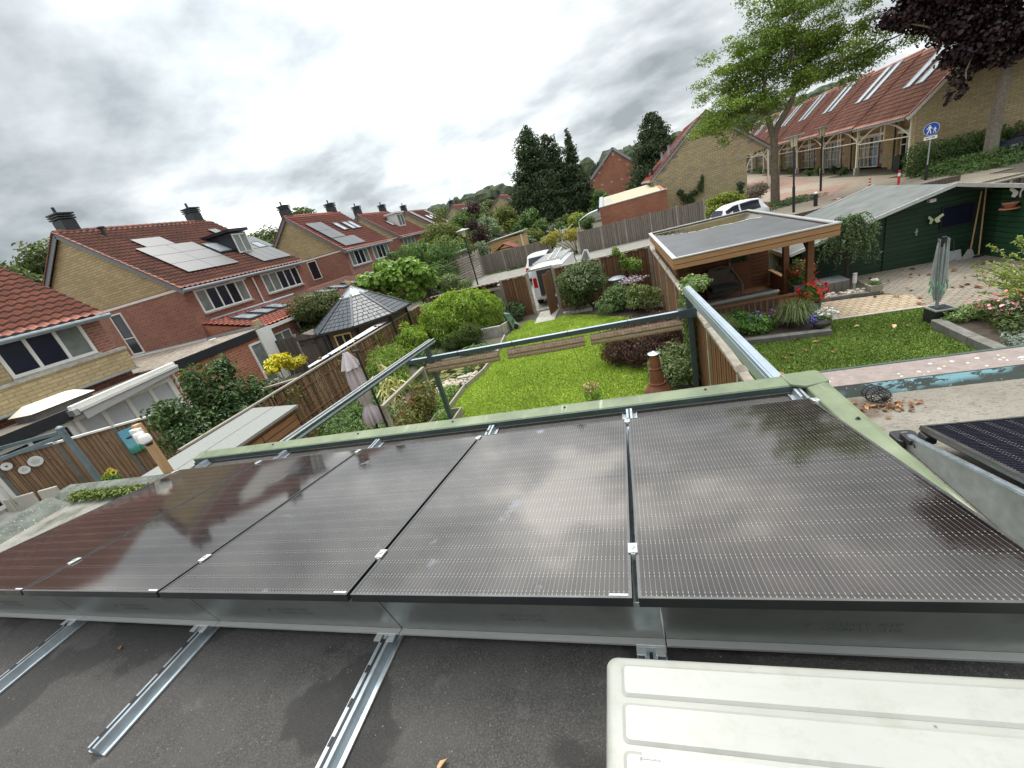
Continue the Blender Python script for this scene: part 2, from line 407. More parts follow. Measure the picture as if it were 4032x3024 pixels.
STEELBL = m_plain('blue_grey_steel', (0.18,0.23,0.25), 0.4, 0.2, 0.15)
SOIL = m_plain('soil', (0.055,0.04,0.028), 0.95, var=0.5, scale=8, bump=0.6)

# ------------------------------------------------------------------ terrain
def gz(x, y):
    def ss(a, b, t):
        t = min(1, max(0, (t-a)/(b-a))); return t*t*(3-2*t)
    z = -3.0 + 0.68*ss(16.8, 26, y)
    if x > 15.5: z = max(z, -3.0 + 0.68*ss(15.5, 18.5, x)*ss(12.5, 18, y))
    z += 0.02*(min(120, max(45, y))-45)*ss(10, 30, x)
    return z
def ground():
    xs = [-600,-300,-150,-80,-60,-45,-35]+[-30+2*i for i in range(31)]+[34,38,44,52,62,80,110,160,300,600]
    ys = [-40,-20,-10,-5,0,4,8,12]+[14+1.5*i for i in range(14)]+[37,40,44,48,55,62,70,80,95,120,160,220,320,500,800]
    nx = len(xs); vs = [(x, y, gz(x, y)) for y in ys for x in xs]
    fs = [(j*nx+i, j*nx+i+1, (j+1)*nx+i+1, (j+1)*nx+i) for j in range(len(ys)-1) for i in range(nx-1)]
    b = NB('ground_soil'); n = b.noise(0.5, 6); f = b.noise(6, 5)
    k = b.ramp(n, [(0.35, (0.09,0.085,0.055)), (0.6, (0.13,0.115,0.08)), (0.75, (0.07,0.10,0.035))]); k = b.mix(0.5, k, b.ramp(f, [(0.3, 0.4), (0.7, 1.0)]), 'MULTIPLY')
    b.bump(f, 0.5, 0.02)
    mb = MB(); mb.v = vs; mb.f = fs; struct('ground', mb, b.fin(k, 0.95), smooth=True)
ground()

# ------------------------------------------------------------------ our flat roof
RZ = -0.11
def bitumen(name, base, wet=0.0):
    b = NB(name); f = b.noise(170, 3, 0.7); g = b.noise(3.2, 6, 0.6); h = b.noise(0.9, 3)
    k = b.ramp(f, [(0.3, mul(base, 0.45)), (0.52, base), (0.66, mul(base, 2.0)), (0.78, mul(base, 5.0))])
    k = b.mix(b.ramp(g, [(0.42, 0.0), (0.62, 0.4)]), k, mul(base, 1.6)); k = b.mix(b.ramp(b.noise(11, 5, 0.7), [(0.58, 0.0), (0.72, 0.5)]), k, mul(base, 2.4))
    if wet:
        q = b.ramp(b.noise(1.5, 5, 0.5, b.map(loc=(2.3,1.2,0))), [(0.57, 0.0), (0.595, 1.0)])
        k = b.mix(b.math('MULTIPLY', q, 0.62), k, mul(base, 0.3))
    spk = b.n('ShaderNodeTexVoronoi'); spk.inputs['Scale'].default_value = 26; b.l(b.tc.outputs['Object'], spk.inputs[0])
    k = b.mix(b.ramp(spk.outputs['Distance'], [(0.05, 0.8), (0.09, 0.0)]), k, mul(base, 4.5))
    b.bump(f, 0.7, 0.004)
    return b.fin(k, 0.85)
ROOF = bitumen('dark_bitumen', (0.049,0.046,0.043), 1)
b_ = MB(); b_.box(-0.2, 5.82, -7, 0.28, RZ-0.25, RZ); own = b_.obj('flat_roof', ROOF)
own['kind'] = 'structure'; own['label'] = 'dark bitumen flat roof under the solar panels'; own['category'] = 'roof'
mb = MB(); mb.box(-0.18, 5.94, -6.9, 0.27, -3.0, RZ-0.25); o = mb.obj('house_wall', RB); tag(o, 'brick wall carrying the dark flat roof', 'wall', kind='structure')

GREENP = NB('faded_green_trim')
def _gt():
    b = GREENP; g = b.noise(2.5, 6, 0.6); st = b.noise(1.0, 5, 0.7, b.map((14, 1.2, 1)))
    k = b.ramp(g, [(0.3, (0.095,0.12,0.07)), (0.5, (0.15,0.185,0.105)), (0.75, (0.23,0.26,0.165))])
    k = b.mix(b.ramp(st, [(0.60, 0.0), (0.70, 0.6)]), k, (0.42,0.45,0.34))
    k = b.mix(b.ramp(b.noise(40, 2), [(0.68, 0.0), (0.73, 0.6)]), k, (0.1,0.13,0.08))
    b.fin(k, 0.55)
_gt()
GREEND = m_plain('dark_green_trim', (0.055,0.085,0.075), 0.5, var=0.25)
t = thing('roof_edge_trim', 'faded green metal trim along the edges of the dark flat roof', 'roof trim', (0,0.1,0.05))
mb = MB()   # far edge: a slightly domed cap
prof = [(0.292,-0.11),(0.292,-0.052),(0.298,-0.045),(0.40,-0.030),(0.43,-0.036),(0.436,-0.07),(0.436,-0.40),(0.42,-0.40),(0.42,-0.11)]
mb.prism([(-0.22, y, z) for y, z in prof], (6.00, 0, 0)); mb.obj('far_edge_cap', MATS['faded_green_trim'], t)
mb = MB(); mb.box(-0.20, 5.82, 0.281, 0.2915, RZ-0.02, -0.050); mb.obj('inner_upstand', GREEND, t)
mb = MB(); mb.prism([(x, 0.30, z) for x, z in [(5.822,-0.11),(5.822,-0.052),(5.829,-0.045),(5.925,-0.030),(5.952,-0.036),(5.958,-0.07),(5.958,-0.44),(5.945,-0.44),(5.945,-0.11)]], (0,-7,0)); mb.obj('side_edge_cap', MATS['faded_green_trim'], t)
mb = MB(); mb.prism([(5.74,0.285,-0.06),(5.82,0.23,-0.06),(5.966,0.25,-0.05),(5.966,0.43,-0.05),(5.94,0.448,-0.05),(5.72,0.442,-0.05)], (0,0,0.028)); mb.obj('corner_piece', MATS['faded_green_trim'], t, bevel=0.012)
for x in (0.9, 2.0, 3.05, 4.1, 5.2):
    mb = MB(); mb.lathe([(0.012,0),(0.012,0.004),(0.007,0.006),(0.007,0.012)], (x, 0.37, -0.037), 10); mb.obj('screw', BLACKPL, t)
for y in (-0.25, -1.3): MB().lathe([(0.014,0),(0.014,0.004),(0.008,0.006),(0.008,0.014)], (5.90, y, -0.036), 10).obj('screw', BLACKPL, t)
o = MB().box(-0.20, 5.82, 0.262, 0.2805, RZ, RZ+0.02).obj('upstand_felt', ROOF, t)

# ------------------------------------------------------------------ solar panels
TILT = 0.16625; PW, PD, PIT = 1.134, 1.722, 1.1539
def m_panel(name, cell=(0.013,0.0095,0.009), wire=0.25):
    b = NB(name); sp = b.n('ShaderNodeSeparateXYZ'); b.l(b.tc.outputs['Object'], sp.inputs[0]); X, Y = sp.outputs[0], sp.outputs[1]
    cw = (PW-0.036)/6
    u = b.math('DIVIDE', b.math('SUBTRACT', X, 0.018), cw); fu = b.math('FRACT', u); eu = b.math('MINIMUM', fu, b.math('SUBTRACT', 1.0, fu))
    v = b.math('DIVIDE', b.math('SUBTRACT', b.math('MULTIPLY', Y, -1.0), 0.022), (PD-0.044)/18.4); 
    half = b.math('GREATER_THAN', v, 9.2); v2 = b.math('SUBTRACT', v, b.math('MULTIPLY', half, 0.4))
    fv = b.math('FRACT', v2); ev = b.math('MINIMUM', fv, b.math('SUBTRACT', 1.0, fv))
    mid = b.math('LESS_THAN', b.math('ABSOLUTE', b.math('SUBTRACT', v, 9.2)), 0.2)
    gap = b.math('MAXIMUM', b.math('LESS_THAN', eu, 0.02), b.math('LESS_THAN', ev, 0.03)); gap = b.math('MAXIMUM', gap, mid)
    # bus wires: ten per cell
    wv = b.math('FRACT', b.math('ADD', b.math('MULTIPLY', fu, 11.0), 0.0)); wd = b.math('ABSOLUTE', b.math('SUBTRACT', wv, 0.5))
    wirem = b.math('LESS_THAN', wd, 0.045)
    dots = b.math('MULTIPLY', b.math('LESS_THAN', wd, 0.08), b.math('LESS_THAN', b.math('ABSOLUTE', b.math('SUBTRACT', ev, 0.085)), 0.03))
    cn = b.noise(1.7, 3)
    base = b.ramp(cn, [(0.3, mul(cell, 0.8)), (0.7, mul(cell, 1.3))])
    wn = b.n('ShaderNodeTexWhiteNoise', noise_dimensions='2D'); cc = b.n('ShaderNodeCombineXYZ'); b.l(b.math('FLOOR', u), cc.inputs[0]); b.l(b.math('FLOOR', v2), cc.inputs[1]); b.l(cc.outputs[0], wn.inputs['Vector'])
    base = b.mix(b.math('MULTIPLY', wn.outputs['Value'], 0.5), base, (0.022,0.016,0.018))
    base = b.mix(gap, base, (0.004,0.004,0.005))
    base = b.mix(b.math('MULTIPLY', wirem, b.math('SUBTRACT', 1.0, mid)), base, (wire*0.55, wire*0.53, wire*0.5))
    base = b.mix(dots, base, (wire*1.2, wire*1.16, wire*1.1))
    # dusty smears
    oi = b.n('ShaderNodeObjectInfo'); av = b.n('ShaderNodeVectorMath', operation='ADD'); b.l(b.tc.outputs['Object'], av.inputs[0]); b.l(b.math('MULTIPLY', oi.outputs['Random'], 40.0), av.inputs[1])
    sm = b.noise(3.4, 5, 0.6, av.outputs[0]); dirt = b.ramp(sm, [(0.66, 0.0), (0.72, 0.32)])
    base = b.mix(dirt, base, (0.30,0.36,0.46))
    dust = b.ramp(b.noise(0.8, 5), [(0.3, 0.0), (0.8, 0.035)]); base = b.mix(dust, base, (0.32,0.28,0.26))
    rgh = b.math('ADD', 0.05, b.math('MULTIPLY', dirt, 0.8))
    nn = b.n('ShaderNodeTexNoise'); nn.inputs['Scale'].default_value = 60; nn.inputs['Detail'].default_value = 2; b.l(b.tc.outputs['Object'], nn.inputs[0])
    b.bump(nn.outputs[0], 0.05, 0.002)
    b.b.inputs['IOR'].default_value = 2.05; b.b.inputs['Specular Tint'].default_value = (1.0,0.94,0.87,1)
    return b.fin(base, rgh, 0, 0.8)
PANEL = m_panel('solar_glass')
PFRAME = m_plain('panel_frame', (0.035,0.036,0.038), 0.35, 0.5, 0.1)
PEDGE = m_plain('frame_top_edge', (0.20,0.20,0.195), 0.3, 0.8, 0.1)
CLAMPM = m_plain('clamp_aluminium', (0.66,0.66,0.65), 0.4, 0.5, 0.05)
LBLW = m_plain('sticker', (0.75,0.75,0.73), 0.5, var=0.03)
LETTER = m_plain('letter_ink', (0.05,0.05,0.05), 0.6)
def make_panel(name='solar_panel'):
    r = bpy.data.objects.new(name, None); C.objects.link(r)
    g = MB(); g.quad((0.009,-0.009,-0.0015),(0.009,-PD+0.009,-0.0015),(PW-0.009,-PD+0.009,-0.0015),(PW-0.009,-0.009,-0.0015)); g.obj('glass', PANEL, r, True)
    f = MB(); T = 0.0095
    f.box(0,PW,-T,0,-0.035,-0.0012); f.box(0,PW,-PD,-PD+T,-0.035,-0.0012); f.box(0,T,-PD+T,-T,-0.035,-0.0012); f.box(PW-T,PW,-PD+T,-T,-0.035,-0.0012)
    f.quad((T,-T,-0.030),(PW-T,-T,-0.030),(PW-T,-PD+T,-0.030),(T,-PD+T,-0.030)); f.obj('frame', PFRAME, r, True)
    e = MB(); e.box(0,PW,-T,0,-0.0012,0); e.box(0,PW,-PD,-PD+T,-0.0012,0); e.box(0,T,-PD+T,-T,-0.0012,0); e.box(PW-T,PW,-PD+T,-T,-0.0012,0); e.obj('frame_edge', PEDGE, r, True)
    s = MB(); s.box(PW-0.075,PW-0.012,-PD+0.0115,-PD+0.019,-0.0014,0.0002); s.obj('serial_sticker', LBLW, r, True)
    return r
pos = ['the leftmost, over the mossy roof corner', 'second from the left', 'in the middle of the row, with a whitish smear', 'second from the right, below the lawn', 'the largest in view, at the right end']
p0 = make_panel(); p0.rotation_euler = (-TILT, 0, 0)
for i in range(5):
    p = p0 if i == 0 else dup(p0, (i*PIT, 0, 0))
    p.location = (i*PIT, 0, 0)
    tag(p, 'black roof panel, '+pos[i], 'solar panel', 'solar panels in the row on our roof')
def onp(u, v, h=0.0):     # point on the tilted row plane
    ct, st = math.cos(TILT), math.sin(TILT); return (u, -v*ct + h*st, v*st + h*ct)
# clamps between panels
def clamp_mb(w):
    mb = MB(); mb.box(-w,w,-0.028,0.028,0.002,0.009); mb.box(-0.009,0.009,-0.03,0.03,-0.03,0.002); return mb
k = 0
for i in range(0, 6):
    for v in (0.055, 1.47):
        if i == 5 and v > 1: continue
        u = i*PIT-0.01 if i else -0.004
        r = thing('panel_clamp', 'silver module clamp holding the panel frames, '+('far' if v < 1 else 'near')+' one at the '+['left end','first joint','second joint','third joint','fourth joint','right end'][i], 'clamp', onp(u, v), 0, 'module clamps between the panels')
        r.rotation_euler = (-TILT, 0, 0)
        clamp_mb(0.018).obj('clamp_plate', CLAMPM, r, True, bevel=0.002)
        MB().lathe([(0.0085,0),(0.0085,0.005),(0.005,0.006)], (0,0,0.0102), 8).obj('bolt', GALV, r, True)
# rails
RAILM = GALV
def rail(x, y0, y1, lab):
    r = thing('mounting_rail', lab, 'rail', (x, (y0+y1)/2, RZ), 0, 'mounting rails under the solar panels')
    mb = MB()
    pf = [(-0.052,0.0),(-0.052,0.004),(-0.030,0.006),(-0.022,0.046),(-0.022,0.050),(0.022,0.050),(0.022,0.046),(0.030,0.006),(0.052,0.004),(0.052,0.0)]
    mb.prism([(a, y0, b) for a, b in pf], (0, y1-y0, 0)); mb.v = [(a+x, b, c+RZ+0.001) for a, b, c in mb.v]; mb.obj('rail_profile', RAILM, r)
    for s in (-1, 1): MB().box(x+s*0.052-0.003, x+s*0.052+0.003, y0, y1, RZ+0.0055, RZ+0.013).obj('rail_lip', ALU, r)
    MB().bar((x+0.0,y0,RZ+0.0525),(x+0.0,y1,RZ+0.0525),0.012,0.002).obj('rail_groove', DARKP, r)
    n = int((y1-y0)/0.13)
    for j in range(n):
        y = y0+0.04+j*0.13
        if (y > -1.58 or y < -3.2) and y < 0.08 or y > 0.22: continue
        MB().box(x-0.019, x-0.008, y, y+0.03, RZ+0.0512, RZ+0.0545).obj('slot', BLACKPL, r)
rail(1.15, -3.4, 0.26, 'steel mounting rail leaving the panels at the far left of the dark roof')
rail(2.29, -2.18, 0.26, 'steel mounting rail whose cut end lies free on the dark roof')
rail(3.46, -3.4, 0.26, 'steel mounting rail running out of view under the middle of the row')
rail(4.62, -1.78, 0.26, 'steel mounting rail that ends behind the heat pump')
rail(0.02, -1.5, 0.26, 'steel mounting rail tip at the left end of the green roof trim')
rail(5.77, -1.5, 0.26, 'steel mounting rail tip in the right corner of the green roof trim')
# back plates (wind deflectors)
PLATE = NB('deflector_plate')
def _pl():
    b = PLATE; g = b.noise(2.2, 5, 0.55, b.map((1,3,1))); 
    k = b.ramp(g, [(0.35, (0.21,0.225,0.21)), (0.55, (0.30,0.315,0.295)), (0.7, (0.16,0.17,0.16))]); b.fin(k, 0.38, 0.6)
_pl()
EMB = m_plain('embossed_steel', (0.24,0.25,0.235), 0.5, 0.5)
px_ = [-1.09, 0.07, 1.235, 2.385, 3.53, 4.68, 5.83]
for i in range(5):
    x0, x1 = px_[i+1], px_[i+2]-0.006
    if i == 0: x0 = -0.0
    r = thing('deflector_plate', 'grey steel back plate under the panel row, '+['leftmost','second from left','middle','second from right','rightmost and widest'][i]+' of the five', 'steel plate', ((x0+x1)/2,-1.6,-0.06), 0, 'back plates behind the panels')
    MB().prism([(x0,-1.60,-0.052),(x0,-1.603,-0.052),(x0,-1.653,0.205),(x0,-1.65,0.205)], (x1-x0,0,0)).obj('plate', MATS['deflector_plate'], r)
    MB().prism([(x0,-1.600,-0.058),(x0,-1.632,-0.058),(x0,-1.634,-0.046),(x0,-1.604,-0.0515)], (x1-x0,0,0)).obj('bottom_flange', CLAMPM, r)
    for ln, zz_ in (('VAN DER VALK', 0.085), ('SOLAR SYSTEMS', 0.052)):
        mb = text_mb(ln, 0.030, 0.0006)
        a = math.atan2(0.257, 0.05)
        mb.xf(Matrix.Translation(((x0+x1)/2+0.03, -1.6035-(zz_+0.052)*0.1946-0.0012, zz_)) @ Matrix.Rotation(PI-a, 4, 'X') @ Matrix.Rotation(0, 4, 'Z'))
        mb.obj('embossed_lettering', EMB, r)
    lg = MB()
    for q in range(5):
        lg.bar(((x0+x1)/2-0.13+0.0085*q, -1.6035-(0.115)*0.1946-0.001, 0.063+0.006*q), ((x0+x1)/2-0.12+0.0085*q, -1.6035-(0.145)*0.1946-0.001, 0.093+0.004*(q % 3)), 0.003, 0.0012, (0,1,0.2))
    lg.obj('embossed_emblem', EMB, r)
for i, x in enumerate((1.15, 2.28, 3.46, 4.62)):
    r = thing('foot_bracket', 'small aluminium bracket clipping the back plate to the '+['far left','second','third','rightmost'][i]+' rail', 'bracket', (x,-1.63,-0.06), 0, 'brackets at the foot of the plates')
    MB().box(x-0.05,x+0.05,-1.640,-1.6275,-0.056,-0.049).obj('bracket_bar', ALU, r)
    for s in (-1, 1): MB().box(x+s*0.034-0.017, x+s*0.034+0.017, -1.668,-1.6405,-0.057,-0.0505).obj('bracket_tab', ALU, r)
    MB().box(x-0.007,x+0.007,-1.655,-1.6405,-0.058,-0.052).obj('hook', GALV, r)

# ------------------------------------------------------------------ heat pump (lower right)
HPM = NB('ivory_enamel')
def _hp():
    b = HPM; g = b.noise(14, 6, 0.75); m1 = b.noise(2.5, 4)
    k = b.ramp(m1, [(0.3, (0.305,0.307,0.278)), (0.7, (0.355,0.357,0.325))])
    k = b.mix(b.math('MULTIPLY', b.ramp(g, [(0.50, 0.0), (0.64, 1.0)]), 0.28), k, (0.22,0.23,0.18)); k = b.mix(b.math('MULTIPLY', b.ramp(b.noise(3.5, 6, 0.7, b.map((1,5,1))), [(0.5, 0.0), (0.7, 1.0)]), 0.25), k, (0.24,0.23,0.18))
    v = b.n('ShaderNodeTexVoronoi'); v.inputs['Scale'].default_value = 22; b.l(b.tc.outputs['Object'], v.inputs[0])
    k = b.mix(b.math('MULTIPLY', b.ramp(v.outputs['Distance'], [(0.05, 1.0), (0.085, 0.0)]), b.ramp(b.noise(5, 2), [(0.5, 0.0), (0.6, 0.75)])), k, (0.12,0.11,0.09))
    b.fin(k, 0.38)
_hp()
HX0, HX1, HY0, HY1, HZ = 4.535, 5.455, -2.34, -1.965, 0.40
t = thing('heat_pump', 'ivory white outdoor heat pump unit with ribbed top standing on the dark roof', 'heat pump', ((HX0+HX1)/2, (HY0+HY1)/2, RZ))
def rrect(x0,x1,y0,y1,r,z,n=6):
    p = []
    for cx, cy, a in ((x1-r,y1-r,0),(x0+r,y1-r,90),(x0+r,y0+r,180),(x1-r,y0+r,270)):
        for i in range(n+1):
            q = math.radians(a+90*i/n); p.append((cx+r*math.cos(q), cy+r*math.sin(q), z))
    return p
mb = MB(); levels = [(0.0,HZ-0.44),(0.0,HZ-0.03),(-0.004,HZ-0.03),(-0.004,HZ-0.012),(0.002,HZ-0.004),(0.010,HZ)]
rings = [rrect(HX0+i,HX1-i,HY0+i,HY1-i,0.03,z) for i, z in levels]; n_ = len(rings[0])
for rg in rings: mb.v += rg
for a in range(len(rings)-1):
    for j in range(n_): mb.f.append((a*n_+j, a*n_+(j+1) % n_, (a+1)*n_+(j+1) % n_, (a+1)*n_+j))
mb.f.append(tuple(range((len(rings)-1)*n_, len(rings)*n_))); mb.f.append(tuple(range(n_))[::-1])
mb.obj('casing', HPM.m, t, smooth=True)
for (a, b2) in ((-2.062,-1.985),(-2.158,-2.075),(-2.24,-2.170),(-2.32,-2.253)):
    mb = MB(); r0 = rrect(HX0+0.035,HX1-0.035,a,b2,0.012,HZ+0.0005); r1 = rrect(HX0+0.043,HX1-0.043,a+0.007,b2-0.007,0.010,HZ+0.0055)
    k = len(r0); mb.v = r0+r1; mb.f = [(j,(j+1) % k,k+(j+1) % k,k+j) for j in range(k)]+[tuple(range(k,2*k))]; mb.obj('raised_rib', HPM.m, t)
for x in (HX0+0.15, HX1-0.15): MB().box(x-0.03,x+0.03,HY0-0.02,HY1+0.02,RZ,HZ-0.44).obj('foot', BLACKPL, t)
lb = MB().box(HX0+0.075, HX0+0.335, -2.312, -2.172, HZ+0.0078, HZ+0.0082).obj('warning_label', m_plain('label_film', (0.40,0.405,0.375), 0.35, var=0.03), t)
GREYINK = m_plain('grey_ink', (0.16,0.16,0.16), 0.6)
def flat_text(s_, size, x, y, z, par, mat=GREYINK, rot=PI):
    mb = text_mb(s_, size, 0.0, 'LEFT'); mb.xf(Matrix.Translation((x, y, z)) @ Matrix.Rotation(rot, 4, 'Z')); return mb.obj('printed_text', mat, par)
ln = MB()
for (x0, x1, y0, y1) in ((0.078,0.185,-2.186,-2.1855),(0.078,0.0785,-2.31,-2.186),(0.185,0.1855,-2.31,-2.186),(0.19,0.25,-2.193,-2.1925),(0.078,0.185,-2.212,-2.2115),(0.25,0.2505,-2.31,-2.193),(0.256,0.33,-2.199,-2.1985)):
    ln.box(HX0+x0, HX0+x1, y0, y1, HZ+0.0083, HZ+0.0085)
ln.obj('label_lines', GREYINK, t)
for s_, sz, x, y in (('R3A01H035B', 0.0075, 0.112, -2.182), ('IT MIGHT CAUSE INJURY', 0.0075, 0.165, -2.198), ('DO NOT STEP ON TOP OF THIS UNIT', 0.0062, 0.166, -2.208), ('IT MIGHT CAUSE INJURY', 0.0058, 0.246, -2.205), ('INJURY', 0.006, 0.30, -2.211), ('>PET<', 0.006, 0.32, -2.190)):
    flat_text(s_, sz, HX0+x, y, HZ+0.0086, t)
rg = MB()
for q in range(16):
    a = 2*PI*q/16; b2 = 2*PI*(q+1)/16; rg.bar((HX0+0.176+0.007*math.cos(a), -2.200+0.007*math.sin(a), HZ+0.0086), (HX0+0.176+0.007*math.cos(b2), -2.200+0.007*math.sin(b2), HZ+0.0086), 0.0016, 0.0004)
rg.bar((HX0+0.171,-2.195,HZ+0.0086),(HX0+0.181,-2.205,HZ+0.0086),0.0016,0.0004); rg.obj('prohibition_symbol', GREYINK, t)

# ------------------------------------------------------------------ neighbour roof on the left (mossy)
LRZ = -0.42
MOSSR = NB('mossy_felt')
def _mf():
    b = MOSSR; g = b.noise(3.0, 6, 0.65); f = b.noise(60, 3)
    k = b.ramp(g, [(0.32, (0.085,0.095,0.065)), (0.5, (0.23,0.225,0.19)), (0.7, (0.33,0.32,0.28))])
    k = b.mix(b.ramp(b.noise(1.3, 5, 0.6, b.map((1,1.6,1), loc=(0.4,0,0))), [(0.54, 0.0), (0.60, 0.75)]), k, (0.13,0.07,0.045))
    k = b.mix(0.5, k, b.ramp(f, [(0.3, 0.5), (0.7, 1.0)]), 'MULTIPLY'); b.bump(g, 0.4, 0.02); b.fin(k, 0.9)
_mf()
mb = MB().box(-3.02, -0.24, -7, 0.47, LRZ-0.2, LRZ); o = mb.obj('mossy_flat_roof', MOSSR.m); tag(o, 'grey mossy flat roof left of the panels', 'roof', kind='structure')
mb = MB().box(-2.98, -0.26, -6.9, 0.43, -3.0, LRZ-0.2); tag(mb.obj('side_house_wall', RB), 'brick wall under the mossy roof', 'wall', kind='structure')
LICH = NB('lichen_kerb')
def _lk():
    b = LICH; g = b.noise(5, 5, 0.7); f = b.noise(45, 3)
    k = b.ramp(g, [(0.3, (0.05,0.06,0.048)), (0.6, (0.14,0.15,0.125))]); k = b.mix(b.ramp(f, [(0.64, 0.0), (0.69, 0.8)]), k, (0.5,0.51,0.45)); b.fin(k, 0.85)
_lk()
t = thing('roof_kerb', 'lichen spotted kerb round the mossy roof', 'roof kerb', (-1.5, 0.4, LRZ))
MB().prism([(-3.04,y,z) for y, z in ((0.18,LRZ),(0.30,-0.315),(0.36,-0.30),(0.46,-0.30),(0.49,-0.33),(0.49,-0.6),(0.30,-0.6))], (2.78,0,0)).obj('far_kerb', LICH.m, t)
MB().prism([(x,0.175,z) for x, z in ((-2.62,LRZ),(-2.86,-0.315),(-2.93,-0.30),(-3.03,-0.30),(-3.06,-0.33),(-3.06,-0.6),(-2.7,-0.6))], (0,-7,0)).obj('side_kerb', LICH.m, t)
MOSS = m_leaf('moss_leaf', (0.10,0.145,0.03), (0.17,0.21,0.05), trans=0.1)
P = np.stack([RNG.uniform(-2.62,-1.12,2600), RNG.normal(0.225,0.035,2600), np.zeros(2600)], 1); P[:,2] = LRZ+0.03+RNG.random(2600)*0.09
V, F = leaf_geo(P, np.tile(np.array([0,0,1.0]), (2600,1))*0.5+rand_dirs(2600)*0.5, 0.045, 0.5)
o = np_mesh('moss_cushion', V, F, MOSS); tag(o, 'thick green moss growing along the kerb of the left roof', 'moss', kind='stuff')
t = thing('sensor_post', 'light wooden post carrying two white outdoor sensors above the mossy roof', 'post', (-1.16,0.53,-0.6))
MB().box(-1.215,-1.115,0.50,0.565,-0.6,0.395).obj('post', WOOD_LT, t)
MB().box(-1.20,-1.05,0.44,0.499,0.17,0.36).obj('mounting_box', WHITE, t, bevel=0.008)
for (x, y, z, r) in ((-1.03,0.42,0.275,0.055),(-0.94,0.40,0.24,0.062)):
    mb = MB().lathe([(r*0.55,-0.06),(r,-0.03),(r,0.03),(r*0.8,0.05)], (x,y,z), 18); mb.obj('sensor_head', WHITE, t, smooth=True)
MB().lathe([(0.035,-0.03),(0.045,0.0),(0.03,0.01)], (-0.93,0.40,0.185), 14).obj('sensor_lens', BLACKPL, t)

# ------------------------------------------------------------------ neighbour roof on the right
RRZ = -0.38
FELT = NB('sandy_felt')
def _ff():
    b = FELT; g = b.noise(2.2, 6, 0.6); f = b.noise(120, 3, 0.7); s = b.noise(28, 5, 0.75, b.map((1,2.2,1)))
    k = b.ramp(g, [(0.3, (0.21,0.19,0.155)), (0.7, (0.30,0.275,0.23))]); k = b.mix(b.ramp(s, [(0.52, 0.0), (0.64, 0.75)]), k, (0.10,0.085,0.065))
    k = b.mix(0.5, k, b.ramp(f, [(0.3, 0.45), (0.7, 1.0)]), 'MULTIPLY')
    k = b.mix(b.ramp(b.noise(1.1, 4, 0.6, b.map(loc=(0.2,2.1,0))), [(0.60, 0.0), (0.66, 0.7)]), k, (0.075,0.04,0.022)); b.bump(f, 0.6, 0.004); b.fin(k, 0.9)
_ff()
tag(MB().box(5.96, 12, -7, 0.60, RRZ-0.2, RRZ).obj('sandy_flat_roof', FELT.m), 'pale gritty flat roof right of the green trim', 'roof', kind='structure')
tag(MB().box(6.1, 11.9, -6.9, 0.55, -3.0, RRZ-0.2).obj('right_house_wall', RB), 'brick wall under the pale roof', 'wall', kind='structure')
PAINTD = NB('peeling_kerb')
def _pk():
    b = PAINTD; g = b.noise(7, 6, 0.7, b.map((1,3,1))); f = b.noise(30, 3)
    k = b.ramp(b.noise(2.0, 3, 0.5, b.map((0.5,1,1), loc=(5,0,0))), [(0.53, (0.055,0.07,0.06)), (0.57, (0.22,0.42,0.48))])
    k = b.mix(b.ramp(g, [(0.52, 0.0), (0.57, 1.0)]), k, (0.05,0.062,0.055)); k = b.mix(b.ramp(f, [(0.66, 0.0), (0.7, 0.8)]), k, (0.6,0.6,0.5)); b.fin(k, 0.7)
_pk()
KTOP = m_plain('pinkish_kerb_top', (0.25,0.205,0.185), 0.85, var=0.2, scale=12)
t = thing('painted_kerb', 'pinkish roof kerb with peeling blue paint and lichen along the pale roof', 'roof kerb', (8,0.7,RRZ))
MB().box(5.97,12,0.66,0.93,-0.62,-0.30).obj('kerb_top', KTOP, t)
MB().prism([(5.97,0.60,RRZ-0.01),(5.97,0.657,-0.306),(5.97,0.657,-0.5),(5.97,0.58,-0.5)], (5.9,0,0)).obj('inner_face', PAINTD.m, t)
MB().box(5.97,12,0.9305,0.955,-0.66,-0.295).obj('outer_lip', GREEND, t)
LW = m_plain('lichen_white', (0.66,0.67,0.60), 0.9, var=0.2, scale=40); LY = m_plain('lichen_yellow', (0.6,0.5,0.12), 0.9, var=0.2, scale=40)
for i in range(48):
    x = random.uniform(6.0, 8.2); y = random.uniform(0.67, 0.86); r = random.choice((0.004,0.007,0.009,0.013)); mb = MB()
    mb.lathe([(r,0),(r*0.9,0.0012)] if r < 0.012 else [(r,0),(r*0.95,0.0015),(r*0.8,0.0005)], (x,y,-0.2998), 9)
    mb.obj('lichen_spot', LY if i in (4, 9) else LW, t)
t = thing('gutter_strainer', 'black wire leaf strainer lying on the pale roof beside the painted kerb', 'strainer', (6.36,0.45,RRZ))
mb = MB()
for q in range(18):
    a = 2*PI*q/18
    mb.tube([(6.38+0.018*math.cos(a), 0.42, RRZ+0.07+0.018*math.sin(a)), (6.38+0.05*math.cos(a), 0.43, RRZ+0.07+0.05*math.sin(a)), (6.36+0.062*math.cos(a), 0.48, RRZ+0.07+0.062*math.sin(a)), (6.34+0.04*math.cos(a), 0.58, RRZ+0.08+0.04*math.sin(a))], 0.0028, 5)
mb.obj('wire_basket', BLACKPL, t); MB().ell((6.38,0.415,RRZ+0.07),(0.022,0.008,0.022)).obj('centre_boss', BLACKPL, t)
for q, yy_ in enumerate((0.45,0.49,0.53)):
    mb = MB(); R_ = (0.058,0.064,0.056)[q]
    mb.tube([(6.37-0.012*q+R_*math.cos(a), yy_, RRZ+0.072+R_*math.sin(a)) for a in [2*PI*j/20 for j in range(21)]], 0.003, 5); mb.obj('wire_ring', BLACKPL, t)
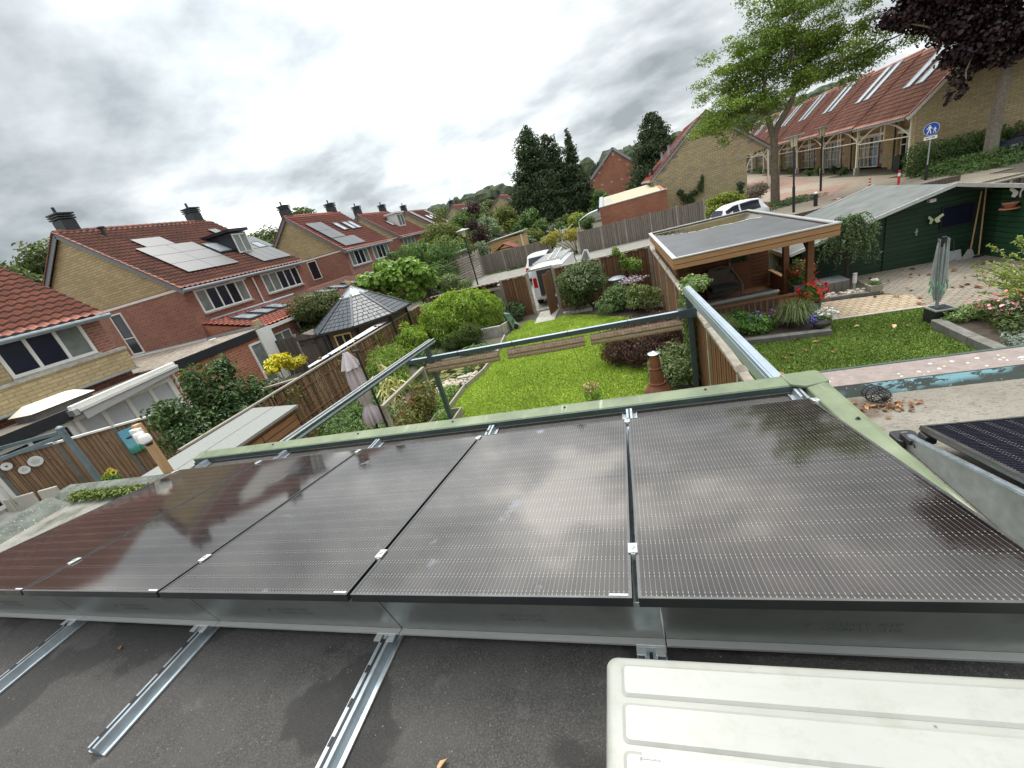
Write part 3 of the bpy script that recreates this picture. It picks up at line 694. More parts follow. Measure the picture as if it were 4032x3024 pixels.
DRYLEAF = m_leaf('dry_leaf', (0.16,0.075,0.04), (0.33,0.17,0.085), (0.6,0.42,0.22), trans=0.1)
def scatter_leaves(name, label, pts, size, mat=DRYLEAF):
    P = np.array(pts); n = len(P); Nn = np.tile(np.array([0,0,1.0]), (n,1))+rand_dirs(n)*0.5; Nn /= np.linalg.norm(Nn, axis=1)[:,None]
    V, F = leaf_geo(P, Nn, size, 0.6, 0, 0.4, 0.25); o = np_mesh(name, V, F, mat); tag(o, label, 'leaves', kind='stuff'); return o
pts = [(6.40+random.gauss(0,0.09), 0.40+random.gauss(0,0.045), RRZ+0.008) for _ in range(60)] + [(6.18+random.gauss(0,0.03), 0.44+random.gauss(0,0.04), RRZ+0.008) for _ in range(20)]
scatter_leaves('dry_leaves', 'brown dry leaves heaped round the wire strainer', pts, 0.035)
# tilted panel on the right roof
def right_array():
    t = thing('roof_panel', 'black solar panel on a galvanised stand on the pale right roof', 'solar panel', (6.3,-0.1,RRZ))
    ct, st = math.cos(0.185), math.sin(0.185)
    def W(u, v, h): return (6.285+u, -0.11 - v*ct + h*st, -0.215 + v*st + h*ct)
    mb = MB(); mb.quad(W(0.02,0.02,0), W(0.02,1.12,0), W(1.70,1.12,0), W(1.70,0.02,0))
    b = NB('solar_glass_wide'); sp = b.n('ShaderNodeSeparateXYZ'); b.l(b.tc.outputs['Object'], sp.inputs[0])
    fy = b.math('FRACT', b.math('MULTIPLY', sp.outputs[1], 58.0)); wl = b.math('LESS_THAN', b.math('ABSOLUTE', b.math('SUBTRACT', fy, 0.5)), 0.06)
    fx = b.math('FRACT', b.math('MULTIPLY', sp.outputs[0], 10.8)); ex = b.math('MINIMUM', fx, b.math('SUBTRACT', 1.0, fx))
    k = b.mix(wl, (0.008,0.008,0.014), (0.06,0.06,0.065)); k = b.mix(b.math('MULTIPLY', wl, b.math('LESS_THAN', b.math('ABSOLUTE', b.math('SUBTRACT', ex, 0.09)), 0.05)), k, (0.30,0.30,0.3))
    b.fin(k, 0.12, 0, 0.5); mb.obj('glass', b.m, t)
    f = MB(); f.prism([W(0,0,0.003),W(0.02,0,0.003),W(0.02,1.134,0.003),W(0,1.134,0.003)], (0,0.008,-0.034)); f.prism([W(0.021,0,0.003),W(1.72,0,0.003),W(1.72,0.018,0.003),W(0.021,0.018,0.003)], (0,0.008,-0.034)); f.obj('frame', PEDGE, t)
    f = MB(); f.prism([W(0.001,0.0,-0.03),W(1.7,0.0,-0.03),W(1.7,1.13,-0.03),W(0.001,1.13,-0.03)], (0,0.002,-0.005)); f.obj('backsheet', PFRAME, t)
    # tapering galvanised side bracket
    s = MB(); s.prism([(6.235,-0.03,-0.372),(6.235,-0.03,-0.305),(6.235,-0.84,-0.125),(6.235,-1.30,-0.02),(6.235,-1.30,-0.372)], (0.004,0,0)); s.obj('side_plate', GALV, t)
    s = MB(); s.prism([(6.2395,-0.03,-0.305),(6.268,-0.03,-0.305),(6.268,-1.3,-0.02),(6.2395,-1.3,-0.02)], (0,0,0.004)); s.obj('side_plate_flange', GALV, t)
    MB().lathe([(0.012,0),(0.012,0.006),(0.006,0.008)], (0,0,0), 8).xf(Matrix.Translation((6.2345,-0.09,-0.33)) @ Matrix.Rotation(-PI/2, 4, 'Y')).obj('bolt', ALU, t)
    for dy, ch in ((0.0, 0),):
        st_ = MB()
        for a in range(4): st_.bar((6.2342,-0.17-0.012*math.cos(a*PI/4),-0.315-0.012*math.sin(a*PI/4)), (6.2342,-0.17+0.012*math.cos(a*PI/4),-0.315+0.012*math.sin(a*PI/4)), 0.002, 0.002)
        st_.obj('stamped_star', DARKP, t)
    ft = MB(); ft.prism(rrect(6.20,6.33,-0.10,0.03,0.03,RRZ+0.004), (0,0,0.05)); ft.box(6.22,6.30,-0.15,-0.05,RRZ+0.056,RRZ+0.09); ft.obj('rubber_foot', BLACKPL, t, bevel=0.006)
    MB().box(6.272,6.33,-0.19,-0.12,-0.30,-0.245).obj('panel_clip', BLACKPL, t, bevel=0.006)
right_array()

# ------------------------------------------------------------------ houses
def tiled(name, parent, mat, A, u, L, v, S, tw=0.30, tr=0.34, amp=0.05, lip=0.06, seg=6):
    """pantiles as real relief: eave start A, unit vector u along the eave, v up the slope"""
    A, u, v = np.array(A, float), np.array(u, float), np.array(v, float)
    n = np.cross(u, v); n /= np.linalg.norm(n)
    if n[2] < 0: n = -n
    nt_ = max(1, round(L/tw)); nr = max(1, round(S/tr)); cu = np.linspace(0, L, nt_*seg+1)
    ph = (np.arange(nt_*seg+1) % seg)/seg; prof = amp*np.array([0, 0.62, 1.0, 0.75, 0.15, -0.1])[(np.arange(nt_*seg+1) % seg)] if seg == 6 else amp*np.sin(2*PI*ph)
    rows = []; 
    for j in range(nr):
        v0, v1 = S*j/nr, S*(j+1)/nr
        for vv, off in ((v0, lip), (v1, 0.0)):
            rows.append(A+u*cu[:,None]+v*vv+n*(prof+off)[:,None])
    V = np.concatenate(rows); k = len(cu); F = []
    idx = np.arange(k-1)
    R_ = len(rows)
    F = np.concatenate([np.stack([r*k+idx, r*k+idx+1, (r+1)*k+idx+1, (r+1)*k+idx], 1) for r in range(R_-1)])
    o = np_mesh(name, V, F, mat, parent, smooth=False); o.data.materials.append(TILESHADE_DIRT)
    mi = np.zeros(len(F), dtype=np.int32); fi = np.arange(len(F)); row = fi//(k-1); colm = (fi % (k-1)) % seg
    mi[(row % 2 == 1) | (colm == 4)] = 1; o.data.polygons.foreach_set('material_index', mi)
    return o

def window(par, P, u, wd, ht, panes, frame=WHITE, glass=DGLASS, ft=0.06, depth=0.05, nrm=(1,0,0), name='window', sill=None, glasses=None, transom=None):
    """P lower-left corner on the wall, u along the wall, nrm outwards; glass set in a frame with mullions"""
    P, u, n = Vector(P), Vector(u).normalized(), Vector(nrm).normalized(); up = Vector((0,0,1))
    def bx(mb, a, b, c, d, h0, h1):
        q = [P+u*x+up*z+n*h for h in (h0, h1) for x, z in ((a,c),(b,c),(b,d),(a,d))]
        mb.add(q, [(0,3,2,1),(4,5,6,7),(0,1,5,4),(1,2,6,5),(2,3,7,6),(3,0,4,7)])
    f = MB(); bx(f,0,wd,0,ft,-0.02,depth); bx(f,0,wd,ht-ft,ht,-0.02,depth); bx(f,0,ft,ft,ht-ft,-0.02,depth); bx(f,wd-ft,wd,ft,ht-ft,-0.02,depth)
    xs = [0]+list(np.cumsum(panes)/sum(panes)*wd)
    for x in xs[1:-1]: bx(f,x-ft/2,x+ft/2,ft,ht-ft,-0.02,depth-0.004)
    if transom:
        for tz in transom: bx(f,ft,wd-ft,ht*tz-ft*0.4,ht*tz+ft*0.4,-0.02,depth-0.008)
    w_ = f.obj(name, frame, par)
    for i in range(len(panes)):
        g = MB(); a, b = xs[i]+ft*0.5, xs[i+1]-ft*0.5
        q = [P+u*x+up*z+n*0.012 for x, z in ((a,ft*0.5),(b,ft*0.5),(b,ht-ft*0.5),(a,ht-ft*0.5))]; g.add(q, [(0,1,2,3)])
        g.obj('pane', (glasses[i % len(glasses)] if glasses else glass), w_)
    if sill: 
        f = MB(); bx(f,-0.05,wd+0.05,-sill,-0.002,-0.02,depth+0.07); f.obj('sill', CONC, w_)
    return w_

def pvgrid(par, O, u, v, cells, pw=1.0, ph=1.65, gap=0.02, mat=None, name='solar_panel'):
    O, u, v = Vector(O), Vector(u), Vector(v); n = u.cross(v); n.normalize()
    if n.z < 0: n = -n
    for (i, j) in cells:
        a = O+u*(i*(pw+gap))+v*(j*(ph+gap))+n*0.10
        mb = MB(); mb.prism([a, a+u*pw, a+u*pw+v*ph, a+v*ph], n*0.035); mb.obj(name, mat, par)
def m_pv(name, c=(0.10,0.10,0.105)):
    b = NB(name); k = b.ramp(b.noise(30, 3), [(0.35, mul(c, 0.8)), (0.65, mul(c, 1.2))]); b.b.inputs['IOR'].default_value = 1.5
    return b.fin(k, 0.35, 0.0, 0.6)
PVG = m_pv('far_solar_glass', (0.085,0.087,0.092)); SKYL = m_glass('skylight_glass', (0.30,0.33,0.35), 0.08, 1.0)
VERGE = m_plain('grey_verge_board', (0.17,0.20,0.215), 0.5, var=0.08)

def chimney(par, x, y, z, h=1.05, w=0.68, pipe=True):
    mb = MB(); k = w/2
    mb.prism([(x-k,y-k,z-0.4),(x+k,y-k,z-0.4),(x+k,y+k,z-0.4),(x-k,y+k,z-0.4)], (0,0,h*0.62+0.4)); ch = mb.obj('chimney', DARKP, par)
    for q in range(3): MB().box(x-k-0.06-0.03*(q==2),x+k+0.06+0.03*(q==2),y-k-0.06,y+k+0.06,z+h*(0.66+0.11*q),z+h*(0.72+0.11*q)).obj('cap_slat', DARKP, ch)
    MB().box(x-k*0.7,x+k*0.7,y-k*0.7,y+k*0.7,z+h*0.62,z+h*0.9).obj('cap_core', DARKP, ch)
    if pipe: MB().tube([(x,y-k*0.4,z+h*0.9),(x,y-k*0.4,z+h*1.25)], 0.07, 8).obj('flue', DARKP, ch)

def terrace(label, X, Y0, Y1, zg, half, rise, wall_lo, wall_hi, tile, band=True, fz=-3.0, win=None, chim=((0.35,),()), gable_win=None, group='brick houses with red roofs on the left', over=0.35, backdrop=False, zlo=0.0):
    """ridge along y; facade at x = X facing +x; gable at Y0"""
    t = thing('brick_house', label, 'house', (X-half, (Y0+Y1)/2, fz), 0, group)
    xr, zr = X-half, zg+rise; xb = X-2*half
    w_ = MB(); w_.box(xb+0.2, X, Y0, Y1, fz, zg-0.05); w_.obj('wall', wall_lo, t)
    g = MB(); g.prism([(xb+0.2,Y0-0.003,zg-0.048),(X,Y0-0.003,zg-0.048),(xr,Y0-0.003,zr-0.12)], (0,Y1-Y0+0.006,0)); g.obj('gable', wall_hi, t)
    if band: MB().box(xb+0.2,X+0.01,Y0-0.03,Y0-0.004,zg-0.22,zg-0.10).obj('white_band', WHITE, t)
    sl_ = math.hypot(half, rise); vx, vz = -half/sl_, rise/sl_; ext = over/abs(vx)*1.0
    A = (X+over, Y0-0.15, zg-over*rise/half+0.05)
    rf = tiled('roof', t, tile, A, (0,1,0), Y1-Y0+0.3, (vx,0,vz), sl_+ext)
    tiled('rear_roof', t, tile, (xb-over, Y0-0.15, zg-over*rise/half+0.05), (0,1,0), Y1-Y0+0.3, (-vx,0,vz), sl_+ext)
    rd = MB(); n_ = int((Y1-Y0+0.3)/0.4)
    for i in range(n_):
        y = Y0-0.15+i*0.4; rd.tube([(xr,y,zr+0.06),(xr,y+0.41,zr+0.085)], 0.11, 8)
    rd.obj('ridge_tiles', tile, t)
    vg = MB()
    for sgn in (1, -1):
        a = Vector((xr+sgn*(half+over), Y0-0.17, zg-over*rise/half-0.12)); b = Vector((xr, Y0-0.17, zr-0.10)); vg.bar(a, b, 0.04, 0.22)
        k = 10+int(half*2); 
    vg.obj('verge_board', VERGE, t)
    vt = MB()
    for sgn in (1, -1):
        n2_ = int(sl_/0.34)+1
        for i in range(n2_):
            f0 = i/n2_; f1 = (i+1.05)/n2_
            a = Vector((xr+sgn*(half+over)*(1-f0), Y0-0.16, zg+0.02-over*rise/half+(rise+over*rise/half)*f0+0.07)); b = Vector((xr+sgn*(half+over)*(1-f1), Y0-0.16, zg+0.02-over*rise/half+(rise+over*rise/half)*f1+0.045))
            vt.bar(a, b, 0.16, 0.06)
    vt.obj('verge_tiles', tile, t)
    zgt = zg-over*rise/half
    gt = MB(); gt.tube([(X+over+0.06,Y0-0.2,zgt-0.02),(X+over+0.06,Y1+0.2,zgt-0.02)], 0.065, 8); gt.box(X+over+0.02,X+over+0.035,Y0-0.2,Y1+0.2,zgt-0.12,zgt+0.03); gt.obj('gutter', ZINC, t)
    MB().box(X,X+over,Y0,Y1,zgt-0.03,zgt-0.01).obj('soffit', DARKP, t)
    for y in chim: chimney(t, xr-0.25, y, zr)
    return t, (lambda s_, y: (X+over - (half+over)*s_, y, zgt+0.05+(rise+over*rise/half)*s_)), Vector((0,1,0)), Vector((vx,0,vz))

# house on the far left, nearest
t1, on1, u1, v1 = terrace('nearest brick house at the left edge, with orange tiles and a wide screened window', -14.0, -4.0, 8.45, 2.28, 5.2, 3.6, RB, YB, TILE_O, band=False, chim=())
window(t1, (-13.99, 5.40, 0.86), (0,1,0), 2.42, 1.34, (1,1,1), glasses=[BLUEGLASS, BLUEGLASS, CURT], ft=0.10, sill=0.10)
MB().box(-13.998,-13.95,0.0,5.39,0.81,2.2).obj('yellow_infill', YB, t1)
MB().box(-14.0,-13.62,-4.0,8.48,-0.05,0.70).obj('yellow_parapet', YB, t1); MB().box(-14.03,-13.58,-4.0,8.50,0.701,0.80).obj('parapet_coping', CONC, t1)
MB().box(-13.615,-13.57,-4.0,8.50,-0.10,-0.04).obj('lead_flashing', ZINC, t1)

# second pair
t2, on2, u2, v2 = terrace('brick pair with yellow gable, chimneys and two groups of solar panels on its tiles', -16.6, 14.0, 22.9, 2.62, 5.7, 3.95, RB, YB, TILE_B, chim=(14.75, 22.2))
# gable slit window
f = window(t2, (-22.35, 13.995, -0.15), (1,0,0), 0.95, 2.35, (1,), glass=DGLASS, ft=0.07, nrm=(0,-1,0), transom=(0.40,))
MB().box(-26.0,-16.6,13.86,13.996,-0.30,-0.20).obj('gable_sill', WHITE, t2)
for (y, g_) in ((14.55, [CURT,BLUEGLASS,BLUEGLASS,DGLASS,CURT]), (19.15, [CURT,CURT,BLUEGLASS,BLUEGLASS,DGLASS])):
    window(t2, (-16.59, y, 1.02), (0,1,0), 3.25, 1.22, (1,1,1,1,1), glasses=g_, ft=0.08, sill=0.08)
MB().tube([(-16.5,18.45,2.2),(-16.5,18.45,-0.2)], 0.045, 8).obj('downpipe', WHITE, t2)
MB().box(-16.55,-16.40,16.8,17.8+0.1,2.18,2.32).obj('blind_box', WHITE, t2)
def slope_pt(on, s_, y): return on(s_, y)


def pvrows(t, on, u, v, rows, pw, ph):
    for (s_, y, n_) in rows:
        O = Vector(on(s_, y))
        for i in range(n_):
            nn = u.cross(v); nn = -nn if nn.z < 0 else nn
            a = O+u*(i*(pw+0.02))+nn*0.13; MB().prism([a, a+u*pw, a+u*pw+v*ph, a+v*ph], nn*0.035).obj('solar_panel', PVG, t)
L2 = math.hypot(6.05, 6.05*3.95/5.7)
pvrows(t2, on2, u2, v2, [(0.16,15.35,2),(0.16+1.08/L2,15.35,2),(0.16+2.16/L2,15.35,2),(0.16+3.24/L2,16.0,1)], 1.66, 1.05)
pvrows(t2, on2, u2, v2, [(0.10,20.2,4),(0.10+1.70/L2,21.25,3),(0.10+3.4/L2,21.25,1)], 0.62, 1.66)
def skylight(t, on, u, v, s_, y, w_, h_, glass=SKYL, frame=None, hgt=0.14):
    nn = u.cross(v); nn = -nn if nn.z < 0 else nn; O = Vector(on(s_, y))+nn*0.05; f = MB()
    e = 0.07
    for a, b, c, d in ((0,w_,0,e),(0,w_,h_-e,h_),(0,e,e,h_-e),(w_-e,w_,e,h_-e)):
        f.prism([O+u*a+v*c, O+u*b+v*c, O+u*b+v*d, O+u*a+v*d], nn*hgt)
    r = f.obj('skylight', frame or ANTHR, t); g = MB(); g.add([O+u*e+v*e+nn*(hgt-0.02), O+u*(w_-e)+v*e+nn*(hgt-0.02), O+u*(w_-e)+v*(h_-e)+nn*(hgt-0.02), O+u*e+v*(h_-e)+nn*(hgt-0.02)], [(0,1,2,3)]); g.obj('pane', glass, r)
skylight(t2, on2, u2, v2, 0.36, 18.9, 1.15, 1.3)
skylight(t2, on2, u2, v2, 0.33, 21.85, 0.8, 0.9)
def dormer(t, on, y0, y1, s0, s1, zt, dark=DARKP, win=WHITE):
    a, b = Vector(on(s0, y0)), Vector(on(s1, y0)); d = MB()
    d.prism([(a.x,y0,a.z-0.05),(a.x,y0,zt),(b.x,y0,zt+0.05),(b.x,y0,b.z-0.1)], (0,y1-y0,0)); o = d.obj('dormer', dark, t)
    MB().box(b.x-0.25,a.x+0.18,y0-0.15,y1+0.15,zt+0.052,zt+0.22).obj('dormer_roof', dark, o)
    window(o, (a.x+0.005, y0+0.06, a.z+0.12), (0,1,0), y1-y0-0.12, zt-a.z-0.2, (1,1), glass=CURT, ft=0.07)
dormer(t2, on2, 19.9, 21.15, 0.30, 0.66, 5.05)
MB().tube([(-21.6,15.6,5.9),(-21.6,15.6,6.55)], 0.09, 8).obj('vent_pipe', DARKP, t2)
MB().lathe([(0.18,0),(0.18,0.06),(0.1,0.1)], (-21.6,15.6,6.55), 10).obj('vent_cap', DARKP, t2)
MB().box(-23.0,-22.1,14.2,15.3,6.25,6.35).obj('lead_apron', ZINC, t2)

# low extensions of house 2
ext = thing('gravel_roof_extension', 'flat gravel roofed brick extension between the two nearest houses', 'extension', (-14,10.5,-3.0))
GRAV = NB('roof_gravel')
def _gv():
    b = GRAV; v = b.n('ShaderNodeTexVoronoi'); v.inputs['Scale'].default_value = 14; b.l(b.tc.outputs['Object'], v.inputs[0])
    k = b.mix(0.6, b.ramp(v.outputs['Color'], [(0.2, (0.10,0.085,0.07)), (0.5, (0.24,0.20,0.16)), (0.8, (0.42,0.37,0.30))]), b.ramp(b.noise(2.5, 5), [(0.35, (0.13,0.10,0.085)), (0.6, (0.33,0.28,0.22))])); b.bump(v.outputs['Distance'], 1.0, 0.03); b.fin(k, 0.95)
_gv()
MB().box(-26,-12.6,8.47,13.99,-3.0,-0.40).obj('wall', RB2, ext)
MB().box(-26,-12.65,8.47,13.99,-0.398,-0.28).obj('gravel_roof', GRAV.m, ext)
MB().box(-12.598,-12.52,8.3,14.0,-0.62,-0.26).obj('fascia', DARKP, ext)
MB().box(-12.55,-12.45,13.2,14.05,-3.0,-0.3).obj('white_corner', WHITE, ext)
MB().box(-26,-12.65,13.90,13.985,-0.27,-0.15).obj('upstand', ZINC, ext)
window(ext, (-12.59,12.5,-2.9), (0,1,0), 0.9, 2.1, (1,), glass=CURT, ft=0.1)
MB().lathe([(0.12,0),(0.12,0.12),(0.17,0.13),(0.17,0.17)], (-14.2,12.3,-0.28), 10).obj('roof_vent', WHITE, ext)

def leanto(label, y0, y1, x_in, x_out, zi, zo, tile, lights, zf=-3.0, wallm=None, wz=None):
    t = thing('lean_to_extension', label, 'extension', ((x_in+x_out)/2,(y0+y1)/2,zf), 0, 'extensions with skylights behind the brick pair')
    d = Vector((x_in-x_out,0,zi-zo)); L_ = d.length; d.normalize()
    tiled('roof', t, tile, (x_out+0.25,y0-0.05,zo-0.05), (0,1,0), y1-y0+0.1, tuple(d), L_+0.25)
    MB().box(x_in,x_out,y0,y1,zf,zo-0.12).obj('wall', wallm or RB, t)
    MB().prism([(x_out,y0,zo-0.119),(x_in,y0,zo-0.119),(x_in,y0,zi-0.1)], (0,y1-y0,0)).obj('side_gable', RB2, t)
    for (yy, ss_) in lights: skylight(t, lambda s_, y: (x_out+(x_in-x_out)*s_, y, zo+(zi-zo)*s_), Vector((0,1,0)), d, ss_, yy, 0.85, 1.35)
    MB().box(x_out+0.252,x_out+0.34,y0-0.1,y1+0.1,zo-0.22,zo-0.06).obj('gutter', WHITE, t)
    return t
lt = leanto('lean-to with bright red new tiles, three skylights and white windows', 14.15, 18.6, -16.58, -12.9, 0.55, -0.28, TILE_N, [(14.8,0.35),(15.95,0.35),(17.1,0.35)])
window(lt, (-12.89,14.3,-2.2), (0,1,0), 1.3, 1.35, (1,1), glass=CURT); window(lt, (-12.89,16.3,-2.9), (0,1,0), 2.2, 2.2, (1,1,1), glass=DGLASS, ft=0.09)
MB().box(-12.89,-12.6,16.2,18.55,-0.55,-0.42).obj('awning_case', WHITE, lt)
lt2 = leanto('lean-to with dark brown tiles and grey skylights beside the red one', 18.7, 27.5, -16.58, -12.6, 0.55, -0.28, TILE_B, [(19.6,0.25),(21.0,0.25),(22.4,0.25),(24.0,0.25)])
MB().tube([(-16.5,14.6,0.62),(-14.3,18.6,0.65)], 0.05, 6).obj('rain_pipe', ZINC, lt2)
MB().box(-13.1,-12.92,14.16-0.35,14.14,-3.0,0.1).obj('yellow_pier', YB, lt)
# third, fourth, ... houses
t3, on3, u3, v3 = terrace('brick pair behind the gazebo, a tall column of solar panels beside three roof windows', -17.0, 29.0, 36.7, 2.75, 4.1, 3.45, RB, YB, TILE_R, chim=(29.6,36.0), fz=-2.4)
L3 = math.hypot(4.45,4.45*3.45/4.1)
pvrows(t3, on3, u3, v3, [(0.52,29.4,2),(0.30,29.4,2),(0.07,29.4,3)], 1.05, 1.25)
for y in (32.6,34.0,34.9): skylight(t3, on3, u3, v3, 0.45, y, 0.75, 1.3, glass=SKYL)
window(t3, (-20.9,28.995,0.9), (1,0,0), 0.95, 1.55, (1,), glass=DGLASS, nrm=(0,-1,0))
for y in (29.5,33.3): window(t3, (-16.99,y,1.15), (0,1,0), 3.0, 1.25, (1,1,1,1), glasses=[CURT,DGLASS,BLUEGLASS], ft=0.08, sill=0.08)
MB().box(-16.99,-15.0,28.8,36.5,-2.4,0.1).obj('ground_floor_extension', YB, t3); MB().box(-16.99,-14.9,28.75,36.6,0.101,0.28).obj('extension_roof', ZINC, t3)
t4, on4, u4, v4 = terrace('brick pair with a white dormer in its red roof', -18.4, 42.0, 49.2, 2.9, 4.0, 3.15, RB, YB2, TILE_R, chim=(42.6,48.4), fz=-2.4)
dormer(t4, on4, 45.2, 47.0, 0.34, 0.62, 5.35, dark=WHITE); skylight(t4, on4, u4, v4, 0.4, 44.0, 0.8, 1.1)
window(t4, (-18.39,42.6,1.3), (0,1,0), 3.0, 1.2, (1,1,1), glass=CURT)
t5, on5, u5, v5 = terrace('brick pair with two bright panel strips on its roof', -20.0, 57.0, 65.0, 3.0, 4.0, 3.1, RB, YB2, TILE_B, chim=(57.6,), fz=-2.4)
pvrows(t5, on5, u5, v5, [(0.1,57.6,1),(0.38,57.6,1),(0.66,57.6,1),(0.1,63.0,1),(0.38,63.0,1),(0.66,63.0,1)], 1.05, 1.6); skylight(t5, on5, u5, v5, 0.45, 60.0, 0.9, 1.2)
skylight(t5, on5, u5, v5, 0.45, 61.5, 0.9, 1.2)
for (lab, X, Y0, Y1, zg, hf, ri, pv) in (('distant brick house whose panels show above the maple', -19.5, 76, 84, 3.3, 4, 3.0, 1), ('far brick house half hidden by trees', -14.0, 92, 100, 3.3, 4, 3.2, 1), ('far house with bright roof panels left of the conifers', -8.5, 104, 113, 3.2, 4.2, 3.2, 1), ('farthest red roofed house close to the conifers', -3.0, 122, 131, 3.2, 4.2, 3.2, 1)):
    tt, on_, u_, v_ = terrace(lab, X, Y0, Y1, zg, hf, ri, RB, YB2, TILE_R, chim=(Y0+0.8,), fz=-2.4)
    pvrows(tt, on_, u_, v_, [(0.1,Y0+0.8,4),(0.4,Y0+0.8,4)], 1.05, 1.6)
    window(tt, (X+0.01,Y0+1,zg-1.6), (0,1,0), 3.0, 1.2, (1,1,1), glass=CURT)

# ------------------------------------------------------------------ yellow gable house (right of centre), its garage and the red gable house
PZ = -2.32
ty = thing('gable_house', 'yellow brick gable house with vent blocks and a veranda arch', 'house', (14,48,PZ))
MB().box(9.35,18.3,48,60,PZ,1.30).obj('wall', YB2, ty)
MB().prism([(9.35,47.997,1.302),(18.3,47.997,1.302),(20.3,47.997,1.43),(14.85,47.997,6.0),(9.3,47.997,1.33)], (0,12,0)).obj('gable', YB2, ty)
def slope2(name, par, tile, A, B, y0, y1):   # A eave (x,z), B ridge
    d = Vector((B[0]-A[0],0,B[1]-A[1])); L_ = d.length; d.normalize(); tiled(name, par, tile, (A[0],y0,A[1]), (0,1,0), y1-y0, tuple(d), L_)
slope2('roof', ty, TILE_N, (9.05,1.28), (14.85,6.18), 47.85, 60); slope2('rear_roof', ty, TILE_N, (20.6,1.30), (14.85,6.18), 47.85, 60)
vb = MB(); vb.bar((9.05,47.83,1.17),(14.85,47.83,6.05),0.05,0.2); vb.bar((20.6,47.83,1.2),(14.85,47.83,6.05),0.05,0.2); vb.obj('verge_board', ZINC, ty)
vb = MB()
for a in ((9.05,1.38),(20.6,1.4)):
    for i in range(20):
        f0, f1 = i/20, (i+1.04)/20; vb.bar((a[0]+(14.85-a[0])*f0,47.86,a[1]+(6.28-a[1])*f0+0.03),(a[0]+(14.85-a[0])*f1,47.86,a[1]+(6.28-a[1])*f1),0.2,0.07)
vb.obj('verge_tiles', TILE_R, ty)
GREYB = m_plain('vent_block_grey', (0.27,0.255,0.235), 0.9, var=0.15); PINKB = m_plain('vent_block_pink', (0.42,0.36,0.31), 0.9, var=0.15)
for i, (x, z) in enumerate(((9.93,1.10),(11.3,1.12),(12.85,1.13),(14.35,1.13),(15.95,1.13),(17.65,1.13),(10.55,2.0),(11.7,2.95),(17.34,3.1),(18.7,2.4),(13.2,4.0),(16.1,4.0))):
    MB().box(x-0.26,x+0.26,47.975,47.9965,z-0.13,z+0.13).obj('vent_block', GREYB if i in (0,6,7,8,9) else PINKB, ty)
MB().tube([(8.98,47.8,1.24),(8.98,60,1.24)], 0.08, 8).obj('gutter', ZINC, ty)
for y in (49.5,52): MB().tube([(9.28,y,1.2),(9.28,y,-0.2)], 0.05, 8).obj('downpipe', WHITE, ty)
MB().box(20.15,20.30,47.95,48.1,PZ,1.3).obj('veranda_post', CREAM, ty)
ar = MB(); ar.tube([(18.32+0.95*(1-math.cos(a)),48.05,-0.2+1.25*math.sin(a)) for a in [PI*q/12 for q in range(13)]], 0.05, 6); ar.obj('veranda_arch', CREAM, ty)
# roof furniture: tubes, vents, solar collector
d7 = Vector((5.8,0,4.9)); L7 = d7.length; d7.normalize(); n7 = Vector((-4.9,0,5.8)).normalized()
def r7(s_, y, h=0.1): return Vector((9.05,y,1.28))+d7*(s_*L7)+n7*h
for k_, (s_, y) in enumerate(((0.10,50.5),(0.10,51.6),(0.10,52.7),(0.10,53.8))):
    m_ = MB()
    for q in range(3): m_.bar(r7(s_, y+q*0.28), r7(s_+0.19, y+q*0.28), 0.09, 0.09)
    m_.obj('collector_tubes', BLACKPL, ty)
for s_, y in ((0.10,49.9),(0.08,54.6)): 
    p = r7(s_, y, 0.2); MB().tube([p, p+Vector((0,0,0.45))], 0.16, 10).obj('black_vent', BLACKPL, ty)
for s_, y in ((0.42,50.2),(0.36,53.8)):
    p = r7(s_, y, 0.0); MB().tube([p, p+Vector((0,0,0.5)), p+Vector((0,0,0.9)), p+Vector((0,0,1.0))], [0.2,0.15,0.13,0.25], 10).obj('flue', ZINC, ty)
for s_, y, w_, h_ in ((0.50,49.3,0.25,0.40),(0.50,49.8,0.25,0.40),(0.32,51.5,0.2,0.34),(0.32,52.2,0.2,0.34)):
    a = r7(s_, y, 0.07); m_ = MB(); m_.prism([a, a+Vector((0,w_,0)), a+Vector((0,w_,0))+d7*(h_*L7), a+d7*(h_*L7)], n7*0.12); m_.obj('roof_window', SKYL, ty)

tg = thing('brick_garage', 'low orange brick garage with a pebbled roof in front of the yellow gable', 'garage', (6.8,44,PZ))
GR2 = m_plain('pale_pebble_roof', (0.44,0.38,0.27), 0.95, var=0.3, scale=14, bump=0.5)
w_ = MB(); w_.prism([(3.6,42,PZ),(9.9,42,PZ),(9.9,42,0.27),(3.6,42,0.20)], (0,0.3,0)); w_.prism([(3.6,42.305,PZ),(3.6,51.5,PZ),(3.6,51.5,0.95),(3.6,42.305,0.19)], (0.3,0,0)); w_.prism([(9.6,42.305,PZ),(9.6,47.9,PZ),(9.6,47.9,0.75),(9.6,42.305,0.19)], (0.3,0,0)); w_.obj('wall', RB2, tg)
MB().prism([(3.95,42.35,0.1),(9.55,42.35,0.14),(9.55,47.9,0.78),(9.3,51.5,1.0),(3.95,51.5,0.9)], (0,0,0.04)).obj('pebble_roof', GR2, tg)
MB().prism([(3.55,41.95,0.205),(9.95,41.95,0.275),(9.95,42.34,0.275),(3.55,42.34,0.205)], (0,0,0.07)).obj('front_coping', WHITE, tg)
MB().prism([(3.55,42.345,0.21),(3.94,42.345,0.21),(3.94,51.5,1.0),(3.55,51.5,1.0)], (0,0,0.07)).obj('side_coping', ZINC, tg)
MB().prism([(4.0,43,0.21),(4.9,43,0.21),(4.9,49,0.70),(4.0,49,0.68)], (0,0,0.04)).obj('roof_slabs', CONC, tg)
tr_ = thing('red_gable_house', 'orange red brick gable house with small white vent blocks', 'house', (6,85,PZ))
